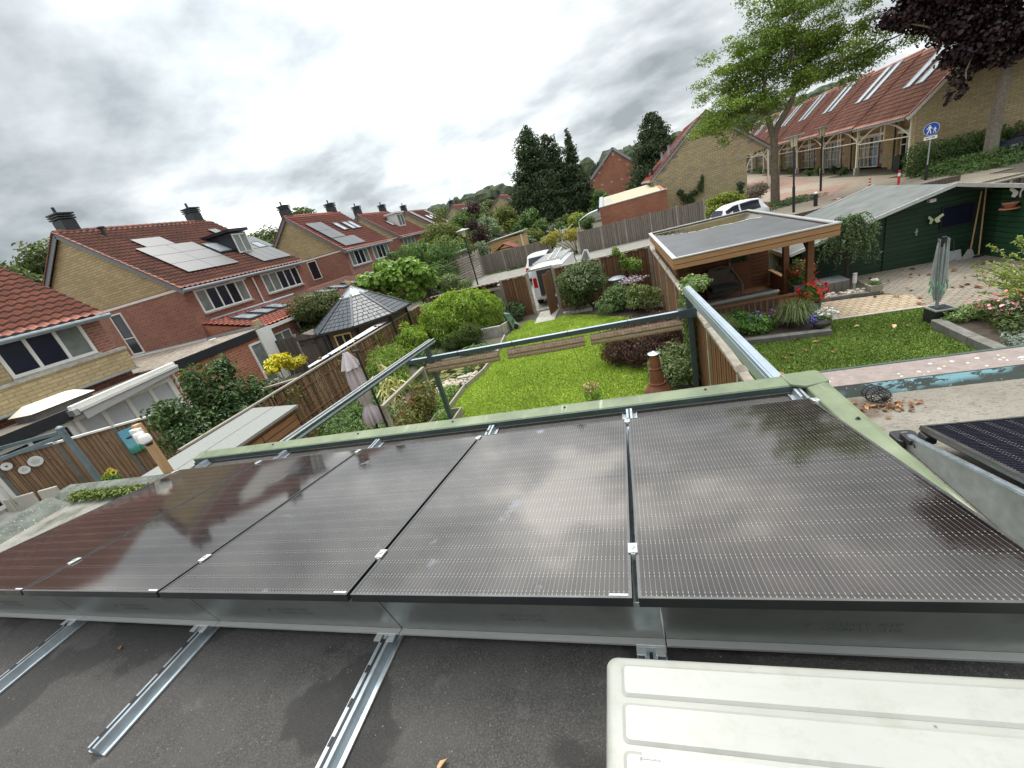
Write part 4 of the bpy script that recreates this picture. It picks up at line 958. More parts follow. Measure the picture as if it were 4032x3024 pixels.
MB().box(0.9,11.6,85,97,PZ,3.4).obj('wall', RB2, tr_)
MB().prism([(0.9,84.99,3.402),(11.6,84.99,3.402),(6.4,84.99,8.15)], (0,12,0)).obj('gable', RB2, tr_)
slope2('roof', tr_, TILE_R, (0.3,3.0), (6.4,8.45), 84.8, 97); slope2('rear_roof', tr_, TILE_R, (12.3,3.0), (6.4,8.45), 84.8, 97)
vb = MB(); vb.bar((0.3,84.75,2.95),(6.4,84.75,8.35),0.1,0.4); vb.bar((12.3,84.75,2.95),(6.4,84.75,8.35),0.1,0.4); vb.obj('verge_board', ZINC, tr_)
for (px, py) in ((230,690),(415,640),(490,685),(590,722),(180,775),(527,805),(413,836),(298,868),(190,900),(82,932),(108,858)):
    # measured on the gable plane
    x = 0.95 + (px-25)*0.01655 ; z = 3.35 + (915-py)*0.0167 - (px-25)*0.0047
    MB().box(x-0.22,x+0.22,84.95,84.985,z-0.15,z+0.15).obj('vent_block', PINKB, tr_)
MB().box(6.2,6.6,84.95,84.985,7.0,7.7).obj('vent_block', PINKB, tr_)
MB().box(0.2,1.0,84.6,85.0,PZ,0.2).obj('yellow_corner', YB2, tr_)

# ------------------------------------------------------------------ the long row with verandas (right)
def row_unit(i):
    ang = math.atan2(0.077, 1); c, s = math.cos(ang), math.sin(ang)
    Lr = 7.22; y0 = 0; dz = 0.14*i
    ox, oy = 22.62+0.077*7.2*i, 30.6+7.2*i; zb = gz(ox+3, oy+3) if i else PZ
    zb = PZ+dz
    lab = ['row house nearest the maple, with hedge and bins before its door', 'row house with red door between the first two white columns', 'third row house, lamp post before its window', 'fourth row house behind the forked tree', 'fifth row house, seen left of the tree trunk', 'sixth row house with pale window frames', 'seventh row house towards the left end', 'farthest row house at the left end'][i]
    t = thing('row_house', lab, 'house', (ox, oy, zb), -ang, 'terraced houses with white verandas')
    H = 3.72; sh = 3.4
    def O(mb, n, m, **k): return mb.obj(n, m, t, True, **k)
    O(MB().box(2.2, 9.5, 0, Lr-0.004, 0, H), 'wall', YB)
    v = Vector((3.36+0.45, 0, 3.36*0.95+0.42)); S_ = v.length; v.normalize()
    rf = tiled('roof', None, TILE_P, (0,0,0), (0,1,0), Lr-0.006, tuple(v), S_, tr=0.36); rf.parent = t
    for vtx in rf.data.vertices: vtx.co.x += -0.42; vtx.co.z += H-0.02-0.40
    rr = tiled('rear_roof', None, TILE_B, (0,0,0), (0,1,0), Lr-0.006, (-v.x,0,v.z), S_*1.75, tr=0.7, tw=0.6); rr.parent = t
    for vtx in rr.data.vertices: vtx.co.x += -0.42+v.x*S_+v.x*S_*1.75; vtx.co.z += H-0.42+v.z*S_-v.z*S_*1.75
    zr = H-0.42+v.z*S_
    g = MB(); g.prism([(-0.42,0.0,H-0.41),(-0.42,0.0,H-0.58),(-0.42+v.x*S_,0.0,zr-0.18),(-0.42+v.x*S_,0.0,zr)], (0,0.05,0)); O(g, 'step_flashing', TILE_P)
    O(MB().tube([(-0.42+v.x*S_,0,zr+0.03),(-0.42+v.x*S_,Lr-0.01,zr+0.03)], 0.12, 8), 'ridge_tiles', TILE_P)
    O(MB().box(-0.44,-0.30,0,Lr-0.01,H-0.52,H-0.40), 'gutter', ZINC)
    O(MB().box(0.0,2.2,0.0,Lr-0.01,H-0.10,H-0.06), 'soffit', WHITE)
    # columns, arches
    cols = [0.0] if i < 7 else [0.0, Lr]
    for cy in cols:
        O(MB().box(-0.07,0.07,cy-0.07+0.08,cy+0.07+0.08,0.5,H-0.40), 'column', CREAM)
        O(MB().prism([(-0.14,cy-0.06,0),(0.14,cy-0.06,0),(0.14,cy+0.22,0),(-0.14,cy+0.22,0)], (0,0,0.5)), 'column_foot', CONC)
    a = MB(); a.tube([(0,0.1+(Lr-0.1)*q/16,H-1.45+0.98*math.sin(PI*q/16)) for q in range(17)], 0.055, 6); O(a, 'arch', CREAM)
    O(MB().box(-0.03,0.03,0.16,Lr-0.01,H-1.52,H-1.45), 'tie_bar', CREAM)
    b = MB(); b.box(-0.03,0.03,Lr/2-0.28,Lr/2-0.22,H-1.449,H-0.47); b.box(-0.03,0.03,Lr/2+0.22,Lr/2+0.28,H-1.449,H-0.47); b.box(-0.025,0.025,Lr/2-0.219,Lr/2+0.219,H-1.05,H-1.0); O(b, 'arch_ladder', CREAM)
    # facade: brick piers and recessed glazing
    O(MB().box(1.9,2.196,0.0,0.9,0,H-0.11), 'pier', YB); O(MB().box(1.9,2.196,6.1,Lr-0.01,0,H-0.11), 'pier', YB)
    O(MB().box(1.88,2.196,0.901,6.09,2.3,2.5), 'lintel', WHITE)
    def win(y, w_, h_, z, cols_, rows_, gl):
        f = MB(); xs = [y+w_*q/cols_ for q in range(cols_+1)]; zs = [z+h_*q/rows_ for q in range(rows_+1)]
        for q in xs: f.box(2.06,2.19,q-0.035,q+0.035,z,z+h_)
        for q in zs:
            for k_ in range(cols_): f.box(2.07,2.185,xs[k_]+0.036,xs[k_+1]-0.036,q-0.03,q+0.03)
        wf = O(f, 'window', CREAM)
        for k_ in range(cols_):
            g = MB(); g.quad((2.12,xs[k_],z),(2.12,xs[k_],z+h_),(2.12,xs[k_+1],z+h_),(2.12,xs[k_+1],z)); o = g.obj('pane', gl[k_ % len(gl)], wf, True)
    BL = m_glass('blue_curtain', (0.13,0.28,0.48), 0.3, 0.5)
    win(2.1, 3.9, 2.2, 0.08, 5, 3, [BL, DGLASS, CURT, CURT, DGLASS] if i != 2 else [CURT, BL, DGLASS])
    RD = m_plain('dark_red_door', (0.20,0.022,0.022), 0.4, var=0.1)
    dr = MB(); dr.box(2.08,2.19,1.0,1.12,0.05,2.28); dr.box(2.08,2.19,1.9,2.02,0.05,2.28); dr.box(2.08,2.19,1.121,1.899,0.05,0.25); dr.box(2.08,2.19,1.121,1.899,1.05,1.3); dr.box(2.08,2.19,1.121,1.899,2.15,2.28)
    d_ = O(dr, 'door', RD); MB().box(2.11,2.14,1.121,1.899,0.251,2.149).obj('door_glass', CURT, d_, True)
    O(MB().tube([(1.82,6.3,0.0),(1.82,6.3,H-0.6)], 0.05, 8), 'downpipe', DARKP)
    # steep roof windows, two per house
    n8 = Vector((-v.z,0,v.x))
    for yy in (2.0, 3.5):
        a_ = Vector((-0.42,yy,H-0.42))+v*(S_*0.45)+n8*0.05; hh = S_*0.52; f = MB()
        for p0_, p1_, q0, q1 in ((0,0.85,0,0.07),(0,0.85,hh-0.07,hh),(0,0.07,0.07,hh-0.07),(0.78,0.85,0.07,hh-0.07)):
            f.prism([a_+Vector((0,p0_,0))+v*q0, a_+Vector((0,p1_,0))+v*q0, a_+Vector((0,p1_,0))+v*q1, a_+Vector((0,p0_,0))+v*q1], n8*0.12)
        wf = O(f, 'skylight', ZINC); g = MB(); g.add([a_+Vector((0,0.06,0))+v*0.06+n8*0.1, a_+Vector((0,0.79,0))+v*0.06+n8*0.1, a_+Vector((0,0.79,0))+v*(hh-0.06)+n8*0.1, a_+Vector((0,0.06,0))+v*(hh-0.06)+n8*0.1], [(0,1,2,3)]); g.obj('pane', SKYL, wf, True)
    if i == 0:
        # gable end wall and verge
        g = MB(); g.prism([(0.1,-0.30,0.0),(9.5,-0.30,0.0),(9.5,-0.30,H-0.1),(-0.05,-0.30,H-0.1)], (0,0.295,0)); O(g, 'gable_wall', YB)
        xr = -0.42+v.x*S_
        g = MB(); g.prism([(0.0,-0.28,H-0.099),(9.5,-0.28,H-0.099),(9.5,-0.28,zr-2.6),(xr,-0.28,zr-0.15)], (0,0.275,0)); O(g, 'gable', YB)
        g = MB(); g.bar((-0.45,-0.34,H-0.50),(xr,-0.34,zr-0.08),0.05,0.2); O(g, 'verge_board', WHITE)
        g = MB()
        for q in range(14):
            f0, f1 = q/14, (q+1.05)/14; g.bar((-0.45+(xr+0.45)*f0,-0.30,H-0.36+(zr-H+0.42)*f0+0.03),(-0.45+(xr+0.45)*f1,-0.30,H-0.36+(zr-H+0.42)*f1),0.16,0.06)
        O(g, 'verge_tiles', TILE_R)
    return t
for i in range(8): row_unit(i)

# ------------------------------------------------------------------ garden surfaces
def sheet(name, poly, z, mat, th=0.0):
    mb = MB(); mb.prism([(x, y, z-0.25) for x, y in poly], (0,0,0.25)); return struct(name, mb, mat)
def m_lawn(name, a, b2, c3):
    b = NB(name); g = b.noise(1.3, 6, 0.65); f = b.noise(38, 4, 0.7)
    k = b.ramp(g, [(0.3, a), (0.5, b2), (0.7, c3)]); k = b.mix(b.ramp(b.noise(3.1, 5, 0.7), [(0.56, 0.0), (0.70, 0.6)]), k, (0.30,0.31,0.09)); k = b.mix(0.5, k, b.ramp(f, [(0.3, 0.45), (0.7, 1.0)]), 'MULTIPLY'); b.bump(f, 0.8, 0.02); return b.fin(k, 0.9)
LAWN1 = m_lawn('lawn_green', (0.19,0.29,0.03), (0.30,0.43,0.045), (0.40,0.53,0.08))
LAWN2 = m_lawn('lawn_olive', (0.10,0.16,0.025), (0.15,0.23,0.035), (0.19,0.28,0.05))
lawnA = [(-0.5,3.0),(-0.5,7.4),(-0.44,8.3),(-0.30,9.2),(-0.15,10.3),(-0.15,11.2),(-0.25,12.5),(-0.2,14.0),(0.3,15.3),(0.75,15.2),(0.8,14.6),(1.6,14.6),(2.0,15.1),(3.2,14.3),(4.5,13.1),(5.4,12.2),(5.7,11.0),(5.75,9.6),(5.6,8.2),(5.3,7.2),(5.2,6.3),(5.8,5.5),(5.8,3.0)]
sheet('lawn', lawnA, -2.975, LAWN1)
lawnB = [(6.25,2.5),(6.25,8.3),(9.35,8.3),(9.75,9.12),(11.72,8.98),(11.25,8.0),(10.98,7.6),(10.98,5.6),(10.9,2.5)]
sheet('lawn_plot', lawnB, -2.975, LAWN2)
def in_poly(px, py, poly):
    ins = np.zeros(len(px), bool); j = len(poly)-1
    for i in range(len(poly)):
        xi, yi = poly[i]; xj, yj = poly[j]
        c = ((yi > py) != (yj > py)) & (px < (xj-xi)*(py-yi)/((yj-yi) or 1e-9)+xi); ins ^= c; j = i
    return ins
def m_blade(name, a, b2, c3):
    b = NB(name); ge = b.n('ShaderNodeNewGeometry'); k = b.ramp(ge.outputs['Random Per Island'], [(0.0, a), (0.5, b2), (0.93, c3), (1.0, (0.42,0.38,0.16))])
    k = b.mix(b.ramp(b.noise(1.1, 5, 0.6), [(0.35, 0.0), (0.65, 0.75)]), k, c3); k = b.mix(b.ramp(b.noise(3.1, 5, 0.7), [(0.55, 0.0), (0.70, 0.55)]), k, (0.42,0.42,0.13)); k = b.mix(b.ramp(b.noise(0.45, 3, 0.6), [(0.40, 0.45), (0.6, 0.0)]), k, mul(a, 0.85)); b.fin(k, 0.6, 0, 0.3); return b.m
def grass(name, label, poly, n, h, mat, z=-2.975):
    xs = [p[0] for p in poly]; ys = [p[1] for p in poly]
    px = RNG.uniform(min(xs), max(xs), n); py = RNG.uniform(max(min(ys), 5.2), max(ys), n); k = in_poly(px, py, poly); px, py = px[k], py[k]; n = len(px)
    a = RNG.uniform(0, 2*PI, n); w_ = 0.011; hh = h*RNG.uniform(0.5, 1.3, n); lean = RNG.normal(0, 0.5, (n,2))*hh[:,None]
    b0 = np.stack([px-np.cos(a)*w_, py-np.sin(a)*w_, np.full(n, z)], 1); b1 = np.stack([px+np.cos(a)*w_, py+np.sin(a)*w_, np.full(n, z)], 1)
    tp = np.stack([px+lean[:,0], py+lean[:,1], z+hh], 1); V = np.stack([b0, b1, tp], 1).reshape(-1,3)
    o = np_mesh(name, V, np.arange(3*n).reshape(-1,3), mat); tag(o, label, 'grass', kind='stuff')
grass('grass', 'bright mown grass of the middle garden lawn', lawnA, 190000, 0.045, m_blade('grass_blades', (0.19,0.29,0.025), (0.33,0.46,0.045), (0.45,0.58,0.09)))
grass('grass', 'olive green grass of the right garden lawn with fallen leaves', lawnB, 80000, 0.035, m_blade('grass_blades_olive', (0.09,0.15,0.02), (0.14,0.22,0.035), (0.20,0.29,0.05)))
# paving
def m_paver(name, c1, c2, mo, w_, h_, rot=0.0, ms=0.012):
    b = NB(name); t = b.n('ShaderNodeTexBrick'); b.l(b.map(rot=(0,0,rot)), t.inputs[0]); t.inputs['Scale'].default_value = 1
    t.inputs['Brick Width'].default_value = w_; t.inputs['Row Height'].default_value = h_; t.inputs['Mortar Size'].default_value = ms
    t.inputs['Color1'].default_value = col4(c1); t.inputs['Color2'].default_value = col4(c2); t.inputs['Mortar'].default_value = col4(mo)
    k = b.mix(b.ramp(b.noise(1.3, 6, 0.65), [(0.45, 0.0), (0.75, 0.6)]), t.outputs[0], mul(c1, 0.45)); k = b.mix(0.4, k, b.ramp(b.noise(25, 3), [(0.3, 0.5), (0.7, 1.0)]), 'MULTIPLY')
    b.bump(t.outputs['Fac'], 0.4, -0.005); return b.fin(k, 0.85)
PAV1 = m_paver('tan_pavers', (0.47,0.36,0.25), (0.40,0.31,0.21), (0.17,0.14,0.09), 0.21, 0.16, ms=0.014)
PAV2 = m_paver('weathered_pavers', (0.32,0.275,0.215), (0.25,0.215,0.165), (0.10,0.085,0.065), 0.21, 0.105)
sheet('terrace_paving', [(9.4,9.14),(9.8,9.14),(11.72,9.0),(11.95,10.1),(11.55,10.5),(10.05,10.75),(9.65,10.2),(9.3,9.6)], -2.972, PAV1)
sheet('patio_paving', [(11.05,7.62),(11.28,8.02),(11.73,9.0),(11.955,10.1),(11.55,10.62),(11.7,12.8),(16.5,12.8),(20,9.0),(20,5.5),(11.05,5.5)], -2.976, PAV2)
MB_ = MB(); MB_.bar((9.75,9.15,-2.965),(11.72,9.01,-2.965),0.08,0.05); struct('path_edging', MB_, CONC)
ROADP = m_paver('road_clinkers', (0.40,0.33,0.25), (0.34,0.28,0.21), (0.20,0.17,0.13), 0.21, 0.10)
ROADR = m_paver('road_red_clinkers', (0.40,0.24,0.18), (0.34,0.20,0.15), (0.20,0.15,0.12), 0.21, 0.10)
ROADG = m_paver('alley_slabs', (0.30,0.285,0.25), (0.25,0.24,0.21), (0.13,0.12,0.10), 0.3, 0.3)
def drape(name, poly, off, mat, step=1.0):
    xs = [p[0] for p in poly]; ys = [p[1] for p in poly]; gx = np.arange(min(xs), max(xs)+step, step); gy = np.arange(min(ys), max(ys)+step, step)
    mb = MB(); nx_ = len(gx); mb.v = [(x, y, max(gz(x,y), gz(x+.4,y), gz(x-.4,y), gz(x,y-.4))+off) for y in gy for x in gx]
    for j in range(len(gy)-1):
        for i in range(nx_-1):
            cx, cy = gx[i]+step/2, gy[j]+step/2
            if in_poly(np.array([cx]), np.array([cy]), poly)[0]: mb.f.append((j*nx_+i, j*nx_+i+1, (j+1)*nx_+i+1, (j+1)*nx_+i))
    return struct(name, mb, mat, smooth=True)
drape('alley', [(-7.5,17),(12,17),(12,29.6),(-5.5,30.6),(-7.5,34),(-9,50),(-11,50),(-9,28)], 0.02, ROADG)
drape('road', [(13,24.6),(17.8,20.5),(21.5,21.5),(23.5,25.5),(22.4,30.2),(28,95),(18,100),(17.5,60),(20.9,50),(20.7,46),(17.2,42),(15.2,33),(13.8,28)], 0.03, ROADP)
for nm, pl in (('road_band', [(15.6,29.3),(17.6,28.6),(21.0,33.8),(18.3,38.6),(16.6,36)]), ('road_band', [(18.6,43),(22.3,41),(24.4,60),(20.5,62)])):
    drape(nm, pl, 0.038, ROADR, 0.5)
drape('driveway', [(17.9,41.5),(20,36.0),(22.0,34.0),(22.6,36.5)], 0.045, ROADR, 0.5) if False else None
mb = MB(); mb.box(0.72,1.65,14.55,16.55,-3.1,-2.955); struct('gate_path', mb, CONC)

# pond
WAT = NB('pond_water'); WAT.bump(WAT.noise(3, 3), 0.08, 0.02); WAT.fin(WAT.ramp(WAT.noise(2.0, 5), [(0.4, (0.012,0.014,0.008)), (0.7, (0.05,0.055,0.02))]), 0.06, 0, 0.6)
mb = MB(); mb.prism([(-2.0+1.65*math.cos(2*PI*q/24)*(1+0.08*math.sin(3*q)), 10.0+1.25*math.sin(2*PI*q/24), -3.05) for q in range(24)], (0,0,0.07)); struct('pond_water', mb, WAT.m)
LILY = m_leaf('lily_pad', (0.10,0.10,0.03), (0.20,0.19,0.06), trans=0.05)
n_ = 260; a = RNG.uniform(0,2*PI,n_); r_ = np.sqrt(RNG.random(n_)); P = np.stack([-2.0+1.5*r_*np.cos(a), 10.0+1.1*r_*np.sin(a), np.full(n_, -2.972)], 1); k = (P[:,0] > -2.3) | (P[:,1] < 9.6)
V, F = leaf_geo(P[k], np.tile(np.array([0,0,1.0]), (k.sum(),1)), 0.16, 0.9, 0, 0.4, 0.02); tag(np_mesh('water_plants', V, F, LILY), 'floating olive pads on the dark pond', 'water plants', kind='stuff')
PEB = NB('pale_pebbles'); ge = PEB.n('ShaderNodeNewGeometry'); PEB.fin(PEB.ramp(ge.outputs['Random Per Island'], [(0.0, (0.30,0.25,0.19)), (0.5, (0.46,0.40,0.31)), (1.0, (0.60,0.55,0.46))]), 0.8)
mb = MB()
for q in range(150):
    f = random.random(); x = -1.45+f*1.05+random.gauss(0,0.07); y = 8.45+f*0.75+random.gauss(0,0.17); s = random.uniform(0.045,0.095); mb.ell((x,y,-2.95+random.uniform(0,0.09)), (s,s*random.uniform(0.7,1),s*0.7), 7, 5)
tag(mb.obj('pebbles', PEB.m, smooth=True), 'heap of pale round cobbles on the pond bank by the lawn', 'pebbles', kind='stuff')
kerbA = thing('lawn_edging', 'grey plank edging between pond bank and lawn', 'edging', (-0.4,8.5,-3))
for (a, b2) in (((-0.47,5.9),(-0.47,8.3)),((-0.44,8.32),(-0.18,9.4)),((-0.17,9.42),(-0.10,11.3)),((-0.12,11.32),(-0.3,13.2))):
    MB().bar((a[0],a[1],-2.92),(b2[0],b2[1],-2.92),0.06,0.2).obj('edging_plank', WOOD_GREY, kerbA)
MB().box(-0.95,-0.53,8.9,9.05,-2.99,-2.8).obj('edging_block', CONC, kerbA)
rw = thing('pond_retaining_wall', 'low grey concrete edge behind the pond at the bamboo foot', 'retaining wall', (-1.5,13.6,-3))
MB().box(-3.4,-0.55,13.75,13.9,-3,-2.55).obj('panel', CONC, rw); MB().bar((-0.5,13.75,-2.75),(-0.2,14.7,-2.75),0.08,0.45).obj('panel', CONC, rw)

# ------------------------------------------------------------------ fences
CONP = m_plain('concrete_post', (0.33,0.29,0.24), 0.9, var=0.35, scale=6)
def board_fence(name, label, A, B, zb, zt, mat, board=0.14, posts=1.9, postmat=CONP, cap=None, gap=-0.035, group=None, slat=True, post_h=0.06, th=0.02, capmat=None):
    A, B = Vector((*A, 0)), Vector((*B, 0)); L_ = (B-A).length; d = (B-A).normalized(); n = Vector((-d.y, d.x, 0)); t = thing(name, label, 'fence', (A.x, A.y, zb), 0, group)
    zbb = lambda p: min(zb, gz(p.x, p.y)) if False else zb
    npn = max(1, round(L_/posts)); pl = L_/npn
    for i in range(npn):
        mb = MB(); s0 = i*pl+0.055; s1 = (i+1)*pl-0.055; k = max(1, int((s1-s0)/board))
        for j in range(k):
            a = s0+(s1-s0)*j/k+gap/2; b2 = s0+(s1-s0)*(j+1)/k-gap/2; o = 0.012 if j % 2 else -0.012
            p0, p1 = A+d*a+n*o, A+d*b2+n*o
            mb.prism([p0-n*th/2+Vector((0,0,zb)), p1-n*th/2+Vector((0,0,zb)), p1+n*th/2+Vector((0,0,zb)), p0+n*th/2+Vector((0,0,zb))], (0,0,zt-zb-0.01*((j*7) % 3)))
        for zz_ in (0.2, 0.8): mb.bar(A+d*s0+Vector((0,0,zb+(zt-zb)*zz_)), A+d*s1+Vector((0,0,zb+(zt-zb)*zz_)), 0.005+0.02, 0.07)
        mb.obj('board_panel', mat, t)
        if cap:
            MB().bar(A+d*(s0-0.05)+Vector((0,0,zt+0.03)), A+d*(s1+0.05)+Vector((0,0,zt+0.03)), 0.12, 0.055).obj('cap_rail', capmat or postmat, t)
    for i in range(npn+1):
        p = A+d*(i*pl); hgt = zt+post_h
        mb = MB(); mb.prism([p+d*x_+n*y_+Vector((0,0,zb-0.2)) for x_, y_ in ((-0.048,-0.055),(0.048,-0.055),(0.048,0.055),(-0.048,0.055))], (0,0,hgt-zb+0.2)); mb.obj('post', postmat, t)
        if cap == 'pyramid':
            mb = MB(); b4 = [p+d*x_+n*y_+Vector((0,0,hgt+0.001)) for x_, y_ in ((-0.08,-0.08),(0.08,-0.08),(0.08,0.08),(-0.08,0.08))]; mb.add(b4+[p+Vector((0,0,hgt+0.08))], [(0,1,2,3),(0,1,4),(1,2,4),(2,3,4),(3,0,4)]); mb.obj('post_cap', postmat, t)
    return t
SLATBR = m_wood('red_brown_slats', (0.26,0.125,0.06), (0.13,0.055,0.03), 0.07, 'h')
board_fence('garden_fence', 'brown slatted fence with lichened concrete caps between the two lawns', (6.1,1.0), (6.1,17.4), -3.0, -1.22, SLATBR, board=0.085, posts=2.05, cap='pyramid')
board_fence('garden_fence', 'dark brown board fence left of the open garden gate', (-0.86,16.6), (0.45,16.6), -3.05, -1.10, WOOD_BR, posts=1.31, cap='flat', board=0.13)
board_fence('garden_fence', 'dark brown board fence behind the shrubs right of the gate', (1.75,16.6), (6.0,16.6), -3.05, -1.10, WOOD_BR, posts=2.1, cap='flat', board=0.13)
gt = thing('garden_gate', 'brown wooden garden gate standing open under its thin lintel', 'gate', (1.68,16.6,-3))
mb = MB()
for j in range(8): mb.bar((1.62-0.035*j, 16.5-0.12*j-0.06,-2.05),(1.62-0.035*j-0.001, 16.5-0.12*j-0.061,-2.05-0.0001), 0.115, 0.02) if False else None
for j in range(8):
    x, y = 1.60-0.03*j, 16.5-0.122*j; mb.prism([(x,y,-2.95),(x-0.028,y-0.115,-2.95),(x-0.008,y-0.12,-2.95),(x+0.02,y-0.005,-2.95)], (0,0,1.85+0.04*math.sin(j)))
mb.obj('gate_leaf', WOOD_BR, gt); MB().box(0.52,1.72,16.56,16.64,-0.98,-0.90).obj('lintel', WOOD_GREY, gt)
MB().box(0.44,0.54,16.54,16.66,-3,-1.0).obj('post', CONP, gt); MB().box(1.66,1.76,16.54,16.66,-3,-0.985).obj('post', CONP, gt); MB().tube([(1.36,15.7,-2.0),(1.33,15.66,-2.0),(1.35,15.56,-2.0)], 0.012, 6).obj('handle', GALV, gt)
# split-bamboo fence on the left
BAMP = NB('split_bamboo')
def _bp():
    b = BAMP; ge = b.n('ShaderNodeNewGeometry'); sp = b.n('ShaderNodeSeparateXYZ'); b.l(b.tc.outputs['Object'], sp.inputs[0])
    k = b.ramp(ge.outputs['Random Per Island'], [(0.0, (0.10,0.055,0.03)), (0.5, (0.20,0.12,0.065)), (1.0, (0.32,0.20,0.11))])
    k = b.mix(b.ramp(b.math('FRACT', b.math('ADD', b.math('MULTIPLY', sp.outputs[2], 3.1), b.math('MULTIPLY', ge.outputs['Random Per Island'], 3))), [(0.0, 0.9), (0.05, 0.9), (0.09, 0.0)]), k, (0.05,0.028,0.018)); b.fin(k, 0.6)
_bp()
t = thing('bamboo_fence', 'dark split bamboo fence along the left side of the garden', 'fence', (-4.95,10,-3))
for seg_ in range(6):
    mb = MB(); y0 = 3.0+seg_*2.12
    for j in range(32):
        y = y0+0.03+j*0.0655; r = random.uniform(0.019,0.030); mb.tube([(-4.95+random.gauss(0,0.006), y, -3.0), (-4.95+random.gauss(0,0.01), y+random.gauss(0,0.01), -1.27+random.uniform(-0.05,0.05))], r, 6)
    mb.obj('bamboo_screen', BAMP.m, t); MB().box(-5.03,-4.985,y0-0.04,y0+0.04,-3,-1.25).obj('post', WOOD_POST, t)
    for zz_ in (-1.55,-2.35): MB().box(-4.922,-4.905,y0,y0+2.11,zz_-0.012,zz_+0.012).obj('wire_band', WOOD_POST, t)
MB().box(-5.0,-4.9,3.0,15.7,-1.245,-1.20).obj('top_rail', WOOD_GREY, t)
cl_ = m_leaf('climber_leaf', (0.10,0.14,0.03), (0.20,0.25,0.07))
P = np.stack([np.full(900,-4.88)+RNG.normal(0,0.04,900), RNG.uniform(6,15,900), -1.35-np.abs(RNG.normal(0,0.35,900))], 1); k = np.sin(P[:,1]*2.3)+np.sin(P[:,1]*5.1) > 0.2; V, F = leaf_geo(P[k], rand_dirs(k.sum()), 0.07, 0.6)
tag(np_mesh('climber', V, F, cl_), 'sparse leafy climber hanging over the bamboo fence', 'climbing plant', kind='stuff')
# white corrugated lean-to strip beyond it
PLASTIC = m_plain('white_corrugated_plastic', (0.66,0.68,0.72), 0.4, var=0.06)
t = thing('lean_to_roof', 'long white plastic lean-to roof just behind the bamboo fence', 'canopy', (-5.3,9.5,-3))
mb = MB(); mb.prism([(-5.03,7.5,-1.14),(-5.03,12.6,-1.14),(-5.34,12.5,-1.08),(-5.15,7.6,-1.12)], (0,0,0.015)); mb.obj('sheet', PLASTIC, t)
for y in (8.6,10.2,11.9): MB().box(-5.2,-5.02,y-0.03,y+0.03,-1.18,-1.10).obj('bracket', BLACKPL, t)
for y in (8.2,11.8): MB().box(-5.16,-5.08,y-0.04,y+0.04,-3,-1.04).obj('post', WOOD_POST, t)
# left neighbours
board_fence('boundary_fence', 'grey brown board fence running behind the yellow leaved shrub', (-16.0,13.3), (-9.75,14.4), -3.0, -1.10, WOOD_DK, posts=1.6, postmat=WOOD_GREY, board=0.13)
t = thing('tool_cabinet', 'dark weathered double door tool cabinet against the fence', 'cabinet', (-10,13.4,-3), 0)
mb = MB(); mb.box(-10.55,-9.55,13.35,13.9,-3,-1.25); mb.obj('body', WOOD_DK, t)
mb = MB(); mb.prism([(-10.65,13.2,-1.245),(-9.45,13.2,-1.245),(-9.45,13.2,-1.1),(-10.0,13.2,-0.95),(-10.1,13.2,-0.95),(-10.65,13.2,-1.1)], (0,0.8,0)); mb.obj('curved_top', WOOD_DK, t)
for x0, x1 in ((-10.52,-10.06),(-10.04,-9.58)): MB().box(x0,x1,13.32,13.347,-2.9,-1.3).obj('door', WOOD_DK, t)
for x in (-10.4,-9.7):
    for z in (-1.5,-2.6): MB().box(x-0.14,x+0.14,13.305,13.319,z-0.02,z+0.02).obj('hinge', BLACKPL, t)
board_fence('boundary_fence', 'low brown fence with bleached rail under the yellow leaved shrub', (-7.6,6.2), (-5.02,7.3), -3.0, -1.35, WOOD_BR, posts=1.4, postmat=WOOD_GREY, cap='flat')
BF = m_wood('warm_brown_boards', (0.30,0.185,0.105), (0.15,0.09,0.055), 0.14, 'h')
fA, fB = (-11.85,3.06), (-9.71,6.02)
t = board_fence('side_fence', 'brown board fence with concrete posts and white top rail behind the patio chairs', fA, fB, -3.0, -1.31, BF, posts=1.2, postmat=CONCD, cap='flat', capmat=WHITE, board=0.15)
for ch in t.children:
    for vx in ch.data.vertices:
        if vx.co.z > 1.2: q_s = (Vector((vx.co.x,vx.co.y,0))).length/3.65; vx.co.z += 0.46*(1-q_s)
dF = (Vector((*fB,0))-Vector((*fA,0))).normalized(); nF = Vector((dF.y,-dF.x,0))
def onF(s_, z, h=0.05): p = Vector((*fA,0))+dF*s_+nF*h; return Vector((p.x,p.y,z))
ROTF = math.atan2(dF.y, dF.x)
def TILTF(s_): return 0
PNT = NB('painted_meadow')
def _pt():
    b = PNT; sp = b.n('ShaderNodeSeparateXYZ'); b.l(b.tc.outputs['Object'], sp.inputs[0]); n = b.noise(9, 4)
    z = b.math('ADD', b.math('ADD', sp.outputs[2], 0.08), b.math('MULTIPLY', n, 0.16)); k = b.ramp(b.math('ADD', z, 0.5), [(0.28, (0.03,0.20,0.13)), (0.42, (0.08,0.36,0.30)), (0.52, (0.20,0.50,0.58)), (0.9, (0.16,0.46,0.62))]); b.fin(k, 0.5)
_pt()
p = onF(2.75, -1.72, 0.05); t = thing('garden_painting', 'blue green garden painting of a black and white bird on the fence', 'painting', p, ROTF)
MB().box(-0.30,0.30,-0.025,0,-0.40,0.40).obj('canvas', PNT.m, t, True)
mb = MB(); mb.ell((-0.12,-0.03,0.12),(0.10,0.006,0.03),10,6); mb.obj('bird_head', LETTER, t, True); MB().ell((0.05,-0.03,0.0),(0.06,0.006,0.10),10,6).obj('bird_breast', WHITE, t, True)
